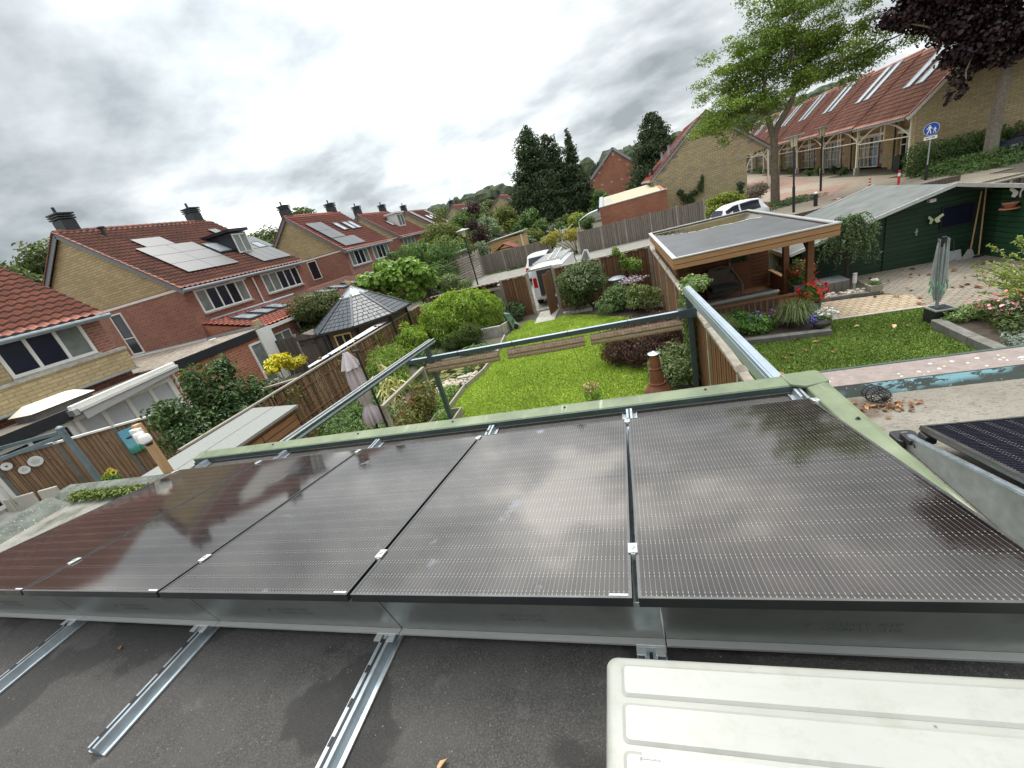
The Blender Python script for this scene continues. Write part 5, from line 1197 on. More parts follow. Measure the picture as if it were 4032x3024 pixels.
for i, (s_, z, r, txt) in enumerate(((0.68,-1.25,0.15,1),(0.40,-1.36,0.115,1),(0.18,-1.10,0.11,0))):
    p = onF(s_, z+TILTF(s_), 0.05); t = thing('round_wall_plaque', ['large round white plaque with lettering on the fence','small round white plaque with lettering, lowest of three','small round white plaque with a black heart on the fence'][i], 'plaque', p, ROTF, None)
    mb = MB(); mb.prism([(r*math.cos(2*PI*q/24), 0, r*math.sin(2*PI*q/24)) for q in range(24)], (0,-0.012,0)); mb.obj('disc', LBLW, t, True)
    if i == 2: MB().prism([(0,-0.014,-0.035),(0.03,-0.014,0.01),(0.016,-0.014,0.03),(0,-0.014,0.015),(-0.016,-0.014,0.03),(-0.03,-0.014,0.01)], (0,-0.001,0)).obj('heart', LETTER, t, True)
    else:
        for j in range(4 if r > 0.13 else 3):                                   # handwritten lines, too small to read in the photograph
            mb = MB(); zz_ = r*(0.45-0.28*j); hw = r*(0.28,0.62,0.52,0.42)[j]*(1 if r > 0.13 else 0.85); am = r*(0.05,0.085,0.09,0.04)[j]; rq = random.Random(int(r*1000)+j)
            pth = [(-hw+2*hw*q/22+rq.uniform(-0.3,0.3)*am, -0.0145, zz_+am*math.sin(q*2.4)*rq.uniform(0.5,1.2)) for q in range(23)]; mb.tube(pth, r*0.018, 4); mb.obj('handwriting', GREYINK, t, True)
# steel post with beams (patio frame), chairs, table
t = thing('patio_pergola', 'blue grey steel post and beams over the neighbour patio', 'pergola', (-9.4,3.55,-3))
MB().tube([(-9.4,3.55,-3),(-9.4,3.55,-0.45)], 0.075, 12).obj('post', STEELBL, t); MB().lathe([(0.085,0),(0.085,0.04),(0.03,0.09)], (-9.4,3.55,-0.45), 12).obj('post_cap', STEELBL, t)
MB().bar((-9.3,3.57,-0.53),(-13.5,2.9,-0.62),0.05,0.09).obj('beam', STEELBL, t); MB().bar((-9.42,3.50,-0.62),(-10.4,1.9,-0.62),0.05,0.09).obj('beam', STEELBL, t); MB().bar((-9.9,3.45,-0.78),(-13.5,2.85,-0.86),0.04,0.07).obj('beam', STEELBL, t)
MB().tube([(-12.2,2.6,-3),(-12.2,2.6,-0.7)], 0.075, 10).obj('post', STEELBL, t)
WICK = m_plain('pale_wicker', (0.46,0.43,0.37), 0.8, var=0.25, scale=60)
c0 = thing('wicker_chair', 'pale wicker garden chair by the grey table, nearest the corner of the roof', 'chair', (-10.62,3.05,-2.95), 0.33, 'wicker chairs on the neighbour patio')
mb = MB(); mb.prism(rrect(-0.26,0.26,-0.035,0.035,0.034,0.45), (0,0,0.62)); mb.v = [(x, y+0.10*(z-0.45), z) for x,y,z in mb.v]; mb.obj('backrest', WICK, c0, True, bevel=0.02)
mb = MB(); mb.box(-0.28,0.28,-0.55,-0.05,0.38,0.46); mb.obj('seat', WICK, c0, True, bevel=0.02)
for x in (-0.25,0.25):
    for y in (-0.5,-0.02): MB().tube([(x,y,0),(x,y,0.38)], 0.02, 6).obj('leg', WICK, c0, True)
for lab, x, y in (('pale wicker garden chair, middle one of the three at the patio table', -11.28, 2.86), ('pale wicker garden chair at the left picture edge', -11.94, 2.66)): dup(c0, (x,y,-2.95), 0.33, lab)
t = thing('patio_table', 'grey patio table in front of the wicker chairs', 'table', (-10.6,2.0,-3))
MB().box(-12.6,-9.2,1.2,2.45,-2.12,-2.08).obj('tabletop', CONCD, t)
for x in (-12.4,-9.5): MB().box(x-0.03,x+0.03,1.7,2.0,-3,-2.12).obj('leg', STEELBL, t)
# sunflower pot
t = thing('sunflowers', 'bunch of yellow sunflowers in a pot before the fence', 'flowers', (-9.0,3.6,-3))
MB().lathe([(0.12,0),(0.17,0.3),(0.19,0.32)], (-9.0,3.6,-2.75), 12).obj('pot', BLACKPL, t)
YEL = m_plain('sunflower_yellow', (0.80,0.62,0.03), 0.6, var=0.1); DKB = m_plain('sunflower_centre', (0.05,0.02,0.01), 0.8)
for (x, y, z) in ((-8.98,3.50,-2.06),(-9.12,3.6,-1.98),(-8.86,3.65,-1.93),(-9.05,3.7,-1.9)):
    mb = MB(); dn = Vector((0.5,-0.75,0.35)).normalized(); q_ = dn.to_track_quat('Z','Y').to_matrix().to_4x4()
    for k_ in range(12):
        a = 2*PI*k_/12; mb.add([(0.03*math.cos(a-0.25),0.03*math.sin(a-0.25),0),(0.085*math.cos(a-0.1),0.085*math.sin(a-0.1),0.01),(0.1*math.cos(a),0.1*math.sin(a),0),(0.085*math.cos(a+0.1),0.085*math.sin(a+0.1),0.01),(0.03*math.cos(a+0.25),0.03*math.sin(a+0.25),0)], [(0,1,2,3,4)])
    mb.xf(Matrix.Translation((x,y,z)) @ q_); mb.obj('petals', YEL, t); c_ = MB().ell((0,0,0.005),(0.038,0.038,0.012)); c_.xf(Matrix.Translation((x,y,z)) @ q_); c_.obj('flower_centre', DKB, t)
foliage('leaves', [((-9.0,3.6,-2.12),(0.2,0.2,0.22))], 260, 0.08, m_leaf('sun_leaf', (0.06,0.14,0.02), (0.14,0.24,0.04)), t)
# grey topped storage shed with warm wooden doors
t = thing('storage_shed', 'low wooden storage shed with grey felt top beside the bamboo fence', 'shed', (-4.0,3.2,-3))
FELTG = m_plain('grey_roof_felt', (0.245,0.25,0.235), 0.9, var=0.14, scale=20, bump=0.2)
mb = MB(); mb.prism([(-4.87,1.2,-1.31),(-3.16,1.2,-1.31),(-3.16,4.70,-1.31),(-4.87,4.98,-1.31)], (0,0,0.06)); mb.obj('roof', FELTG, t); MB().box(-4.02,-4.0,1.2,4.84,-1.249,-1.245).obj('roof_seam', CONCD, t)
SHW = m_wood('warm_shed_boards', (0.30,0.15,0.07), (0.16,0.075,0.035), 0.16, 'z')
MB().box(-4.8,-3.25,1.3,4.6,-3,-1.312).obj('body', SHW, t)
for y0, y1 in ((2.5,3.5),(3.52,4.5)): MB().box(-3.247,-3.22,y0,y1,-2.9,-1.42).obj('door', SHW, t)
MB().bar((-3.21,2.75,-2.2),(-3.21,3.3,-1.75),0.02,0.03,(1,0,0)).obj('door_bar', WOOD_GREY, t)

# conservatory and awning at the nearest house
t = thing('conservatory', 'white conservatory with frosted panes, flat felt roof and awning below the nearest house', 'conservatory', (-12.5,6,-3))
FROST = m_plain('frosted_pane', (0.52,0.55,0.57), 0.35, var=0.06)
CX = -11.9
MB().box(-13.56,CX,0,8.2,-3,-0.52).obj('wall', WHITE, t)
MB().box(-13.56,CX+0.15,0,8.35,-0.515,-0.36).obj('roof', m_plain('brown_grey_felt', (0.16,0.135,0.11), 0.9, var=0.2), t)
MB().box(CX+0.151,CX+0.19,-0.5,5.0,-0.66,-0.33).obj('fascia', DARKP, t)
window(t, (CX+0.004,5.0,-2.2), (0,1,0), 3.1, 1.55, (1,1,1,1), glass=FROST, ft=0.12, depth=0.07)
window(t, (CX+0.004,2.9,-2.1), (0,1,0), 2.0, 1.40, (1,1), glass=DGLASS, ft=0.10, depth=0.06); window(t, (CX+0.004,0.2,-2.1), (0,1,0), 2.6, 1.40, (1,1,1), glass=DGLASS, ft=0.10, depth=0.06)
MB().tube([(CX+0.05,8.30,-0.5),(CX+0.05,8.30,-3)], 0.045, 8).obj('downpipe', WHITE, t)
t = thing('awning', 'white cassette awning with its grey valance hanging out', 'awning', (CX+0.35,6.5,-0.5))
MB().prism([(CX+0.2,5.0,-0.42),(CX+0.2,8.35,-0.30),(CX+0.2,8.35,-0.16),(CX+0.2,5.0,-0.26)], (0.2,0,0)).obj('cassette', WHITE, t, bevel=0.02)
MB().prism([(CX+0.42,5.1,-0.50),(CX+0.42,8.35,-0.36),(CX+0.42,8.35,-0.28),(CX+0.42,5.1,-0.40)], (0.06,0,0)).obj('front_bar', WHITE, t)
MB().prism([(CX+0.44,5.15,-0.78),(CX+0.44,8.35,-0.50),(CX+0.44,8.35,-0.37),(CX+0.44,5.15,-0.51)], (0.006,0,0)).obj('valance', m_plain('grey_canvas', (0.40,0.39,0.39), 0.9, var=0.1), t)
MB().box(CX+0.15,CX+0.5,4.93,5.05,-0.56,-0.38).obj('arm_joint', ALU, t)
t = thing('roof_dome', 'yellowed plastic roof light on the felt roof behind the awning', 'roof light', (-12.7,5.3,-0.36))
mb = MB(); mb.prism([(-13.2,4.5,-0.36),(-12.2,4.5,-0.36),(-12.2,6.0,-0.36),(-13.2,6.0,-0.36)], (0,0,0.22)); mb.obj('kerb', CONCD, t)
mb = MB(); r0 = rrect(-13.3,-12.1,4.4,6.1,0.08,-0.138); r1 = rrect(-13.0,-12.4,4.7,5.8,0.1,0.08); k = len(r0); mb.v = r0+r1; mb.f = [(j,(j+1) % k,k+(j+1) % k,k+j) for j in range(k)]+[tuple(range(k,2*k))]; mb.obj('dome', CREAM, t, smooth=True)

# ------------------------------------------------------------------ gazebo (left neighbour)
t = thing('gazebo', 'octagonal wooden gazebo with slate roof and glass lantern top', 'gazebo', (-6.75,13.55,-3))
GC = (-6.75,13.55); SL = m_paver('slate_shingles', (0.058,0.066,0.078), (0.038,0.045,0.055), (0.012,0.013,0.016), 0.30, 0.16, ms=0.012)
def oct_(r, z, a0=PI/8): return [(GC[0]+r*math.cos(a0+q*PI/4), GC[1]+r*math.sin(a0+q*PI/4), z) for q in range(8)]
# shingle courses as stepped rings so the slates read as relief
n_c = 9; R0, R1, Z0, Z1 = 2.25, 0.52, -0.86, 0.24
for side in range(8):
    mb = MB()
    for c_ in range(n_c):
        f0, f1 = c_/n_c, (c_+1)/n_c; ra, rb = R0+(R1-R0)*f0, R0+(R1-R0)*f1; za, zb = Z0+(Z1-Z0)*f0+0.03, Z0+(Z1-Z0)*f1+0.012
        A_, B_ = oct_(ra, za), oct_(rb, zb); p0, p1, q1, q0 = [Vector(x) for x in (A_[side], A_[(side+1) % 8], B_[(side+1) % 8], B_[side])]
        w_ = (p1-p0).length; k = max(2, round(w_/0.24))
        for j in range(k):
            off = 0.5 if c_ % 2 else 0.0; a = max(0,(j+off-0.5)/k) if off else j/k; b2 = min(1,(j+1+off-0.5)/k) if off else (j+1)/k
            if off and j == k-1: b2 = 1.0
            e = 0.012/w_
            mb.add([p0.lerp(p1,a+e), p0.lerp(p1,b2-e), q0.lerp(q1,b2-e), q0.lerp(q1,a+e), p0.lerp(p1,a+e)-Vector((0,0,0.02)), p0.lerp(p1,b2-e)-Vector((0,0,0.02))], [(0,1,2,3),(4,5,1,0)])
    mb.obj('slates', m_plain('slate', (0.055,0.063,0.075), 0.45, var=0.35, scale=4), t)
mb = MB(); A_ = oct_(R0-0.02, Z0-0.02); B_ = oct_(R1, Z1-0.03); mb.v = A_+B_; mb.f = [(q,(q+1) % 8,8+(q+1) % 8,8+q) for q in range(8)]; mb.obj('roof_deck', m_plain('slate_gap', (0.012,0.012,0.014), 0.8), t)
for q in range(8):
    a, b2 = Vector(oct_(R0+0.01,Z0+0.04)[q]), Vector(oct_(R1,Z1+0.03)[q]); MB().bar(a, b2, 0.09, 0.025).obj('hip_cap', m_plain('slate', (0,0,0)), t)
    MB().bar(oct_(R0+0.03,Z0-0.02)[q], oct_(R0+0.03,Z0-0.02)[(q+1) % 8], 0.05, 0.07).obj('gutter', DARKP, t)
LG = m_glass('lantern_glass', (0.30,0.34,0.36), 0.15, 0.9)
A_ = oct_(0.62,0.20); top = (GC[0],GC[1],0.58)
for q in range(8):
    MB().add([A_[q],A_[(q+1) % 8],top],[(0,1,2)]).obj('lantern_pane', LG, t); MB().bar(A_[q], top, 0.035, 0.035).obj('lantern_bar', ZINC, t)
    MB().bar(oct_(0.64,0.19)[q], oct_(0.64,0.19)[(q+1) % 8], 0.05, 0.04).obj('lantern_rim', WHITE, t)
GW = m_wood('gazebo_boards', (0.19,0.12,0.075), (0.10,0.06,0.04), 0.12, 'z')
Wc = oct_(1.95,-3); 
for q in range(8):
    a, b2 = Vector(Wc[q]), Vector(Wc[(q+1) % 8]); mb = MB(); mb.prism([a,b2,b2+Vector((0,0,2.12)),a+Vector((0,0,2.12))], (Vector((GC[0],GC[1],-3))-(a+b2)/2).normalized()*0.05); mb.obj('wall', GW, t)
    MB().bar(a, a+Vector((0,0,2.13)), 0.12, 0.12).obj('post', DARKP, t)
YW = m_plain('yellow_frame', (0.72,0.58,0.20), 0.5, var=0.08)
a, b2 = Vector(Wc[5]), Vector(Wc[6]); dd = (b2-a).normalized(); nn = Vector((dd.y,-dd.x,0)); nn = nn if nn.dot(a-Vector((GC[0],GC[1],-3))) > 0 else -nn
for q, side in ((5, 0), (4, 1), (6, 2)):
    a, b2 = Vector(Wc[q]), Vector(Wc[(q+1) % 8]); dd = (b2-a).normalized(); nn = Vector((dd.y,-dd.x,0)); nn = nn if nn.dot((a+b2)/2-Vector((GC[0],GC[1],-3))) > 0 else -nn
    if side == 0: window(t, a+dd*0.35+Vector((0,0,0.95)), dd, 0.85, 0.98, (1,1), frame=YW, glass=DGLASS, ft=0.06, nrm=nn)
GOLD = m_plain('gilded_finial', (0.62,0.45,0.14), 0.4, 0.4, 0.1)
v = MB(); v.tube([(GC[0],GC[1],0.55),(GC[0],GC[1],0.80)], 0.015, 6); v.obj('vane_rod', GOLD, t)
v = MB(); v.prism([(GC[0]-0.16,GC[1]-0.01,0.72),(GC[0]-0.05,GC[1]-0.01,0.66),(GC[0]+0.10,GC[1]-0.01,0.68),(GC[0]+0.17,GC[1]-0.01,0.80),(GC[0]+0.12,GC[1]-0.01,0.80),(GC[0]+0.05,GC[1]-0.01,0.76),(GC[0]-0.07,GC[1]-0.01,0.78),(GC[0]-0.11,GC[1]-0.01,0.90),(GC[0]-0.16,GC[1]-0.01,0.88)], (0,0.02,0)); v.obj('weather_cock', GOLD, t)

# log store with pantiles and stone pillar behind the bamboo
t = thing('log_store', 'stone log store with a narrow red pantile roof behind the bamboo', 'log store', (-2.8,16.6,-3))
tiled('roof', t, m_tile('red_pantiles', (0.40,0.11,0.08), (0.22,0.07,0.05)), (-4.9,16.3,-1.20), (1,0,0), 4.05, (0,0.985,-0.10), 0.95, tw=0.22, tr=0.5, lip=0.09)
MB().box(-1.22,-0.88,16.3,16.75,-3,-1.3).obj('stone_pillar', STONEB, t); MB().box(-4.9,-1.23,17.0,17.15,-3,-1.15).obj('back_wall', STONEB, t); MB().box(-4.9,-0.87,16.28,16.38,-1.42,-1.30).obj('front_beam', WOOD_GREY, t)
for k_ in range(26):
    x = random.uniform(-2.4,-1.4); z = random.uniform(-2.9,-1.9); MB().tube([(x,16.45,z),(x+random.gauss(0,0.05),16.95,z+random.gauss(0,0.03))], 0.06, 7).obj('log', WOOD_GREY, t)

# ------------------------------------------------------------------ pergola frame
t = thing('pergola', 'dark grey aluminium pergola frame without cover above the garden', 'pergola', (2.9,4,-3))
def beam(name, a, b2, w_, h_, mat): return MB().bar(a, b2, w_, h_).obj(name, mat, t)
lb_ = MB(); 
beam('side_beam', (0.07,0.50,-0.44), (0.12,6.1,-0.70), 0.13, 0.10, ANTHR); beam('beam_track', (0.02,0.50,-0.388), (0.06,6.12,-0.648), 0.03, 0.012, ALU); beam('beam_track', (0.13,0.50,-0.388), (0.17,6.12,-0.648), 0.03, 0.012, ALU)
beam('beam_track', (0.145,0.50,-0.45), (0.19,6.12,-0.71), 0.012, 0.03, SILVB)
beam('side_beam', (5.90,0.50,-0.42), (5.92,6.15,-0.68), 0.13, 0.13, SILVB); beam('beam_track', (5.85,0.50,-0.352), (5.87,6.15,-0.612), 0.016, 0.02, ANTHR); beam('beam_cover', (5.925,0.50,-0.35), (5.945,6.15,-0.61), 0.075, 0.012, SILVB)
beam('front_beam', (-0.72,6.0,-1.10), (5.86,6.0,-1.10), 0.09, 0.10, ANTHR); beam('front_beam_cap', (-0.72,6.0,-1.047), (5.86,6.0,-1.047), 0.094, 0.005, SILVB)
for x in (0.72,2.1,3.4,4.7): MB().box(x-0.006,x+0.006,5.948,6.052,-1.153,-1.04).obj('joint', DARKP, t)
beam('post', (-0.04,6.0,-0.76), (-0.04,6.0,-3.0), 0.10, 0.10, ANTHR); beam('post', (5.92,6.0,-0.76), (5.92,6.0,-3.0), 0.10, 0.10, ANTHR)
MB().box(5.7,6.04,5.9,6.1,-1.2,-1.02).obj('corner_bracket', ANTHR, t)
REED = NB('reed_blind')
def _rd():
    b = REED; sp = b.n('ShaderNodeSeparateXYZ'); b.l(b.tc.outputs['Object'], sp.inputs[0]); n = b.noise(3, 4, 0.6, b.map((2,60,60)))
    k = b.ramp(n, [(0.3, (0.15,0.095,0.06)), (0.5, (0.29,0.20,0.135)), (0.7, (0.45,0.34,0.24))])
    e = b.math('FRACT', b.math('MULTIPLY', sp.outputs[0], 14.0)); k = b.mix(b.ramp(e, [(0.0, 0.8), (0.07, 0.8), (0.1, 0.0)]), k, (0.08,0.04,0.025)); b.bump(n, 0.5, 0.005); b.fin(k, 0.7)
_rd()
for i, (x0, x1) in enumerate(((-0.17,1.73),(1.93,3.74),(3.87,5.76))):
    b_ = thing('reed_blind', 'rolled reed blind hanging under the front beam, '+['leftmost of three','middle one','rightmost, drooping towards its far side'][i], 'blind', ((x0+x1)/2,5.97,-1.2), 0, 'rolled reed blinds under the pergola beam')
    mb = MB(); n_s = 24
    for q in range(n_s+1):
        x = x0+(x1-x0)*q/n_s; w_ = 0.006*math.sin(q*1.7+i)
        mb.v += [(x,5.985+w_,-1.20),(x,5.93,-1.235+w_),(x,5.905+w_,-1.30),(x,5.93,-1.345),(x,5.99,-1.33)]
    for q in range(n_s):
        for c_ in range(5): a = q*5+c_; b2 = q*5+(c_+1) % 5; mb.f.append((a,b2,b2+5,a+5))
    mb.f += [(0,1,2,3,4),tuple(n_s*5+c_ for c_ in (4,3,2,1,0))]; mb.obj('folded_reeds', REED.m, b_)
    mb = MB(); mb.tube([(x0,5.955,-1.388),(x0+(x1-x0)*0.5,5.95,-1.398),(x1,5.955,-1.388)], 0.048, 12); mb.obj('roll', REED.m, b_)
    MB().bar((x0+0.01,5.925,-1.352),(x1-0.01,5.925,-1.352),0.012,0.02).obj('batten', LBLW if False else WOOD_GREY, b_)
    for f in (0.12,0.5,0.85): x = x0+(x1-x0)*f; MB().tube([(x,5.95,-1.15),(x,5.955,-1.2)], 0.006, 5).obj('cord', BLACKPL, b_)
MB_ = MB().tube([(3.45,5.94,-1.40),(3.7,5.7,-2.2),(4.05,5.2,-3.0)], 0.005, 4); tag(MB_.obj('pull_cord', BLACKPL), 'thin dark pull cord hanging from the middle blind over the lawn', 'cord')

# parasol
t = thing('parasol', 'closed mauve parasol tied with a band, beside a short black pole', 'parasol', (-1.95,5.55,-3))
MAUVE = m_plain('mauve_canvas', (0.52,0.455,0.475), 0.9, var=0.1, scale=3)
MB().tube([(-1.95,5.55,-3),(-1.95,5.55,-0.42)], 0.025, 8).obj('pole', BLACKPL, t)
def fold(prof, n=40, folds=9, seed=1):
    mb = MB(); rn = random.Random(seed); ph = [rn.uniform(0,6) for _ in range(4)]
    for (r, z, amp) in prof:
        for j in range(n):
            a = 2*PI*j/n; rr = r*(1+amp*math.sin(folds*a+ph[0]+z*0.7)+amp*0.5*math.sin((folds-4)*a+ph[1])); mb.v.append((-1.95+rr*math.cos(a), 5.55+rr*math.sin(a), z))
    for i in range(len(prof)-1):
        for j in range(n): a = i*n+j; b2 = i*n+(j+1) % n; mb.f.append((a,b2,b2+n,a+n))
    return mb
fold([(0.155,-2.42,0.38),(0.185,-2.3,0.35),(0.17,-2.1,0.28),(0.115,-1.95,0.15),(0.085,-1.87,0.08),(0.13,-1.75,0.15),(0.175,-1.5,0.2),(0.185,-1.2,0.2),(0.16,-0.95,0.2),(0.15,-0.80,0.18)], seed=3).obj('canopy', MAUVE, t, smooth=True)
fold([(0.215,-0.83,0.25),(0.165,-0.66,0.15),(0.06,-0.42,0.05),(0.01,-0.40,0)], folds=6, seed=5).obj('vent_flap', MAUVE, t, smooth=True)
fold([(0.092,-1.90,0.05),(0.095,-1.84,0.05)]).obj('tie_band', MAUVE, t); MB().lathe([(0.045,0),(0.05,0.03),(0.02,0.045)], (-1.95,5.55,-0.42), 12).obj('finial', BLACKPL, t)
MB().box(-2.2,-1.7,5.3,5.8,-3,-2.92).obj('base', CONC, t)
t = thing('parasol_mast', 'slim black pole with a cross head behind the closed parasol', 'pole', (-1.70,5.62,-3)); MB().tube([(-1.70,5.62,-3),(-1.70,5.62,-0.50)], 0.03, 8).obj('pole', BLACKPL, t); MB().box(-1.78,-1.60,5.59,5.65,-0.50,-0.44).obj('head', BLACKPL, t)

# trellis with creeper
t = thing('trellis', 'grey wooden trellis frame with wire, red leaved creeper on it', 'trellis', (-0.95,5.9,-3))
MB().bar((-0.95,4.75,-1.66),(-0.95,7.1,-1.66),0.09,0.07).obj('top_rail', WOOD_GREY, t)
for y in (4.8,7.05): MB().box(-0.99,-0.91,y-0.045,y+0.045,-3,-1.70).obj('post', WOOD_GREY, t)
for k_ in range(6): MB().tube([(-0.95,4.8,-1.9-0.18*k_),(-0.95,7.05,-1.9-0.18*k_)], 0.003, 4).obj('wire', GALV, t)
RLF = m_leaf('creeper_leaf', (0.13,0.16,0.04), (0.24,0.25,0.08), (0.30,0.05,0.03), rare=(0.26,0.075,0.045))
o = foliage('creeper', [((-0.95,5.7,-2.55),(0.28,0.95,0.55)),((-0.9,6.4,-2.35),(0.25,0.6,0.5)),((-0.85,5.1,-2.75),(0.3,0.5,0.45))], 3600, 0.085, RLF, None, 0.55); tag(o, 'red and green creeper covering the lower half of the grey trellis', 'climbing plant')
t = thing('raised_box', 'small timber edged planting box at the foot of the left pergola post', 'planter', (-0.3,6.2,-3))
for (x0,x1,y0,y1) in ((-0.62,-0.58,5.7,6.5),(0.06,0.10,5.7,6.5),(-0.58,0.06,6.46,6.5)): MB().box(x0,x1,y0,y1,-3,-2.75).obj('board', WOOD_GREY, t)
o = MB().ell((0.75,5.55,-2.90),(0.16,0.15,0.13),10,7,0.06); tag(o.obj('grey_boulder', CONCD, smooth=True), 'round dark stone ball lying on the lawn at the roof edge', 'stone')

# chiminea
t = thing('chiminea', 'rusty brown steel chimney stove with pale lid on the lawn', 'garden stove', (5.13,6.0,-3))
RUST = m_plain('rusty_steel', (0.20,0.075,0.045), 0.7, 0.2, 0.35, 5)
MB().lathe([(0.30,0.0),(0.32,0.15),(0.24,0.32),(0.17,0.40),(0.155,0.5),(0.125,0.75),(0.10,1.10)], (5.13,6.0,-3), 22).obj('body', RUST, t, smooth=True)
for z, r in ((0.42,0.175),(0.78,0.135)): MB().lathe([(r,0),(r+0.012,0.015),(r,0.03)], (5.13,6.0,-3+z), 22).obj('ring', RUST, t)
MB().lathe([(0.125,0),(0.13,0.02),(0.05,0.05),(0.012,0.07)], (5.13,6.0,-1.895), 20).obj('lid', GALV, t)

# wheelbarrow (tipped up on its nose)
t = thing('wheelbarrow', 'green wheelbarrow tipped up against the bamboo, wheel on the lawn', 'wheelbarrow', (-0.2,14.35,-3))
GRNB = m_plain('green_enamel', (0.12,0.22,0.15), 0.45, var=0.2)
mb = MB(); q0 = [(-0.50,14.6,-2.18),(-0.36,14.1,-2.14),(-0.12,14.1,-2.86),(-0.22,14.65,-2.92)]; mb.add([Vector(p) for p in q0]+[Vector(p)+Vector((0.24,0.05,0.06)) for p in ((-0.48,14.5,-2.32),(-0.36,14.2,-2.3),(-0.2,14.2,-2.72),(-0.27,14.52,-2.76))], [(0,1,5,4),(1,2,6,5),(2,3,7,6),(3,0,4,7),(4,5,6,7),(0,3,2,1)]); mb.obj('tray', GRNB, t)
mb = MB()
for a_ in range(20):
    a, b2 = 2*PI*a_/20, 2*PI*(a_+1)/20; mb.tube([(0.0+0.15*math.cos(a),14.2,-2.83+0.15*math.sin(a)),(0.0+0.15*math.cos(b2),14.2,-2.83+0.15*math.sin(b2))], 0.035, 7, False)
w_ = mb.obj('wheel', m_plain('tyre_beige', (0.34,0.31,0.22), 0.8), t); m_ = MB(); m_.prism([(0.115*math.cos(2*PI*q/16),14.17,-2.83+0.115*math.sin(2*PI*q/16)) for q in range(16)], (0,0.06,0)); m_.obj('rim', BLACKPL, w_)
for dy in (-0.06,0.28): MB().tube([(0.0,14.24+dy,-2.83),(-0.10,14.22+dy,-2.55),(0.08,14.2+dy,-2.3),(-0.02,14.2+dy,-2.2),(-0.35,14.2+dy,-2.28)], 0.016, 6).obj('handle', BLACKPL, t)

# grey dustbin, white stones, solar light
t = thing('dustbin', 'grey lidded bin half hidden behind the pink flowering shrubs', 'bin', (4.5,15.9,-3)); MB().lathe([(0.28,0),(0.33,0.95)], (4.5,15.9,-3), 18).obj('body', m_plain('bin_grey', (0.17,0.2,0.2), 0.5), t); MB().lathe([(0.37,0),(0.38,0.05),(0.25,0.11),(0.06,0.13)], (4.5,15.9,-2.05), 18).obj('lid', m_plain('bin_lid', (0.26,0.30,0.31), 0.5), t)
t = thing('block_edging', 'short row of pale stone blocks along the lawn by the open gate', 'edging', (2.5,15.1,-3))
for q in range(7): MB().box(2.0+0.19*q,2.17+0.19*q,15.12-0.03*q,15.3-0.03*q,-3,-2.86).obj('block', CONC, t, bevel=0.01)
scatter_leaves('fallen_leaves', 'two or three tiny dry leaves on the dark roof by the bottom edge', [(4.33,-2.25,RZ+0.01),(4.36,-2.30,RZ+0.01),(4.0,-2.2,RZ+0.01),(1.75,-1.75,RZ+0.01),(3.9,-2.05,RZ+0.01)], 0.035)
pts = [(random.uniform(0.5,5.2), random.uniform(5.5,12), -2.93) for _ in range(16)]; scatter_leaves('fallen_leaves', 'few dry leaves on the bright middle lawn', pts, 0.06)
pts = [(random.uniform(6.5,10.9), random.uniform(5,9), -2.94) for _ in range(24)]+[(random.uniform(11.2,15.5), random.uniform(6.5,12.6), -2.96) for _ in range(90)]
scatter_leaves('fallen_leaves', 'curled brown leaves strewn over the right lawn and patio', pts, 0.13)

# ------------------------------------------------------------------ garden pavilion
t = thing('garden_pavilion', 'larch garden pavilion with flat rubber roof holding a puddle', 'pavilion', (7.9,12.5,-3))
RUB = NB('rubber_roof')
def _rb():
    b = RUB; g = b.noise(1.2, 5, 0.6); st = b.noise(7, 4, 0.7); k = b.ramp(g, [(0.3, (0.065,0.067,0.072)), (0.7, (0.11,0.112,0.12))])
    k = b.mix(b.ramp(st, [(0.66, 0.0), (0.72, 0.5)]), k, (0.35,0.35,0.33)); b.bump(b.noise(2.5, 4), 0.25, 0.03); b.fin(k, 0.5, 0, 0.5)
_rb()
MB().box(6.15,9.68,9.1,16.1,-0.62,-0.565).obj('roof_sheet', RUB.m, t)
mb = MB(); pud = [(6.17,16.08),(6.17,15.3),(6.9,14.25),(7.5,13.7),(8.1,13.85),(8.6,13.6),(9.1,13.75),(9.45,13.5),(9.66,14.6),(9.66,16.08)]
mb.prism([(x,y,-0.5645) for x, y in pud], (0,0,0.006)); PUDM = NB('puddle_water'); PUDM.bump(PUDM.noise(4, 3), 0.05, 0.01); PUDM.fin(PUDM.ramp(PUDM.noise(1.5, 5), [(0.4, (0.055,0.045,0.02)), (0.6, (0.10,0.085,0.045))]), 0.05, 0, 0.6); mb.obj('puddle', PUDM.m, t)
mb = MB()
for i in range(len(pud)-2): 
    a, b2 = Vector((*pud[i+1],-0.562)) if i else Vector((*pud[1],-0.562)), Vector((*pud[i+2],-0.562))
    if i < 6:
        for q in range(5): p = a.lerp(b2, q/5); s = random.uniform(0.02,0.07); mb.prism([(p.x+s*1.6*math.cos(w_)+random.gauss(0,0.01), p.y+s*math.sin(w_)-0.02, -0.5575) for w_ in [2*PI*z/7 for z in range(7)]], (0,0,0.002))
mb.obj('foam_line', m_plain('dried_scum', (0.5,0.49,0.44), 0.9, var=0.2, scale=20), t)
for (x0,x1,y0,y1) in ((6.05,9.78,9.0,9.04),(6.05,9.78,16.16,16.2),(6.05,6.09,9.04,16.16),(9.74,9.78,9.04,16.16)): MB().box(x0,x1,y0,y1,-0.80,-0.53).obj('fascia', WOOD_BEAM, t)
for (x0,x1,y0,y1) in ((6.03,9.80,8.98,9.10),(6.03,9.80,16.1,16.22),(6.03,6.15,9.101,16.099),(9.68,9.80,9.101,16.099)): MB().box(x0,x1,y0,y1,-0.529,-0.50).obj('edge_trim', ALU, t)
MB().box(6.09,9.74,9.04,16.16,-0.66,-0.621).obj('soffit', WOOD_POST, t)
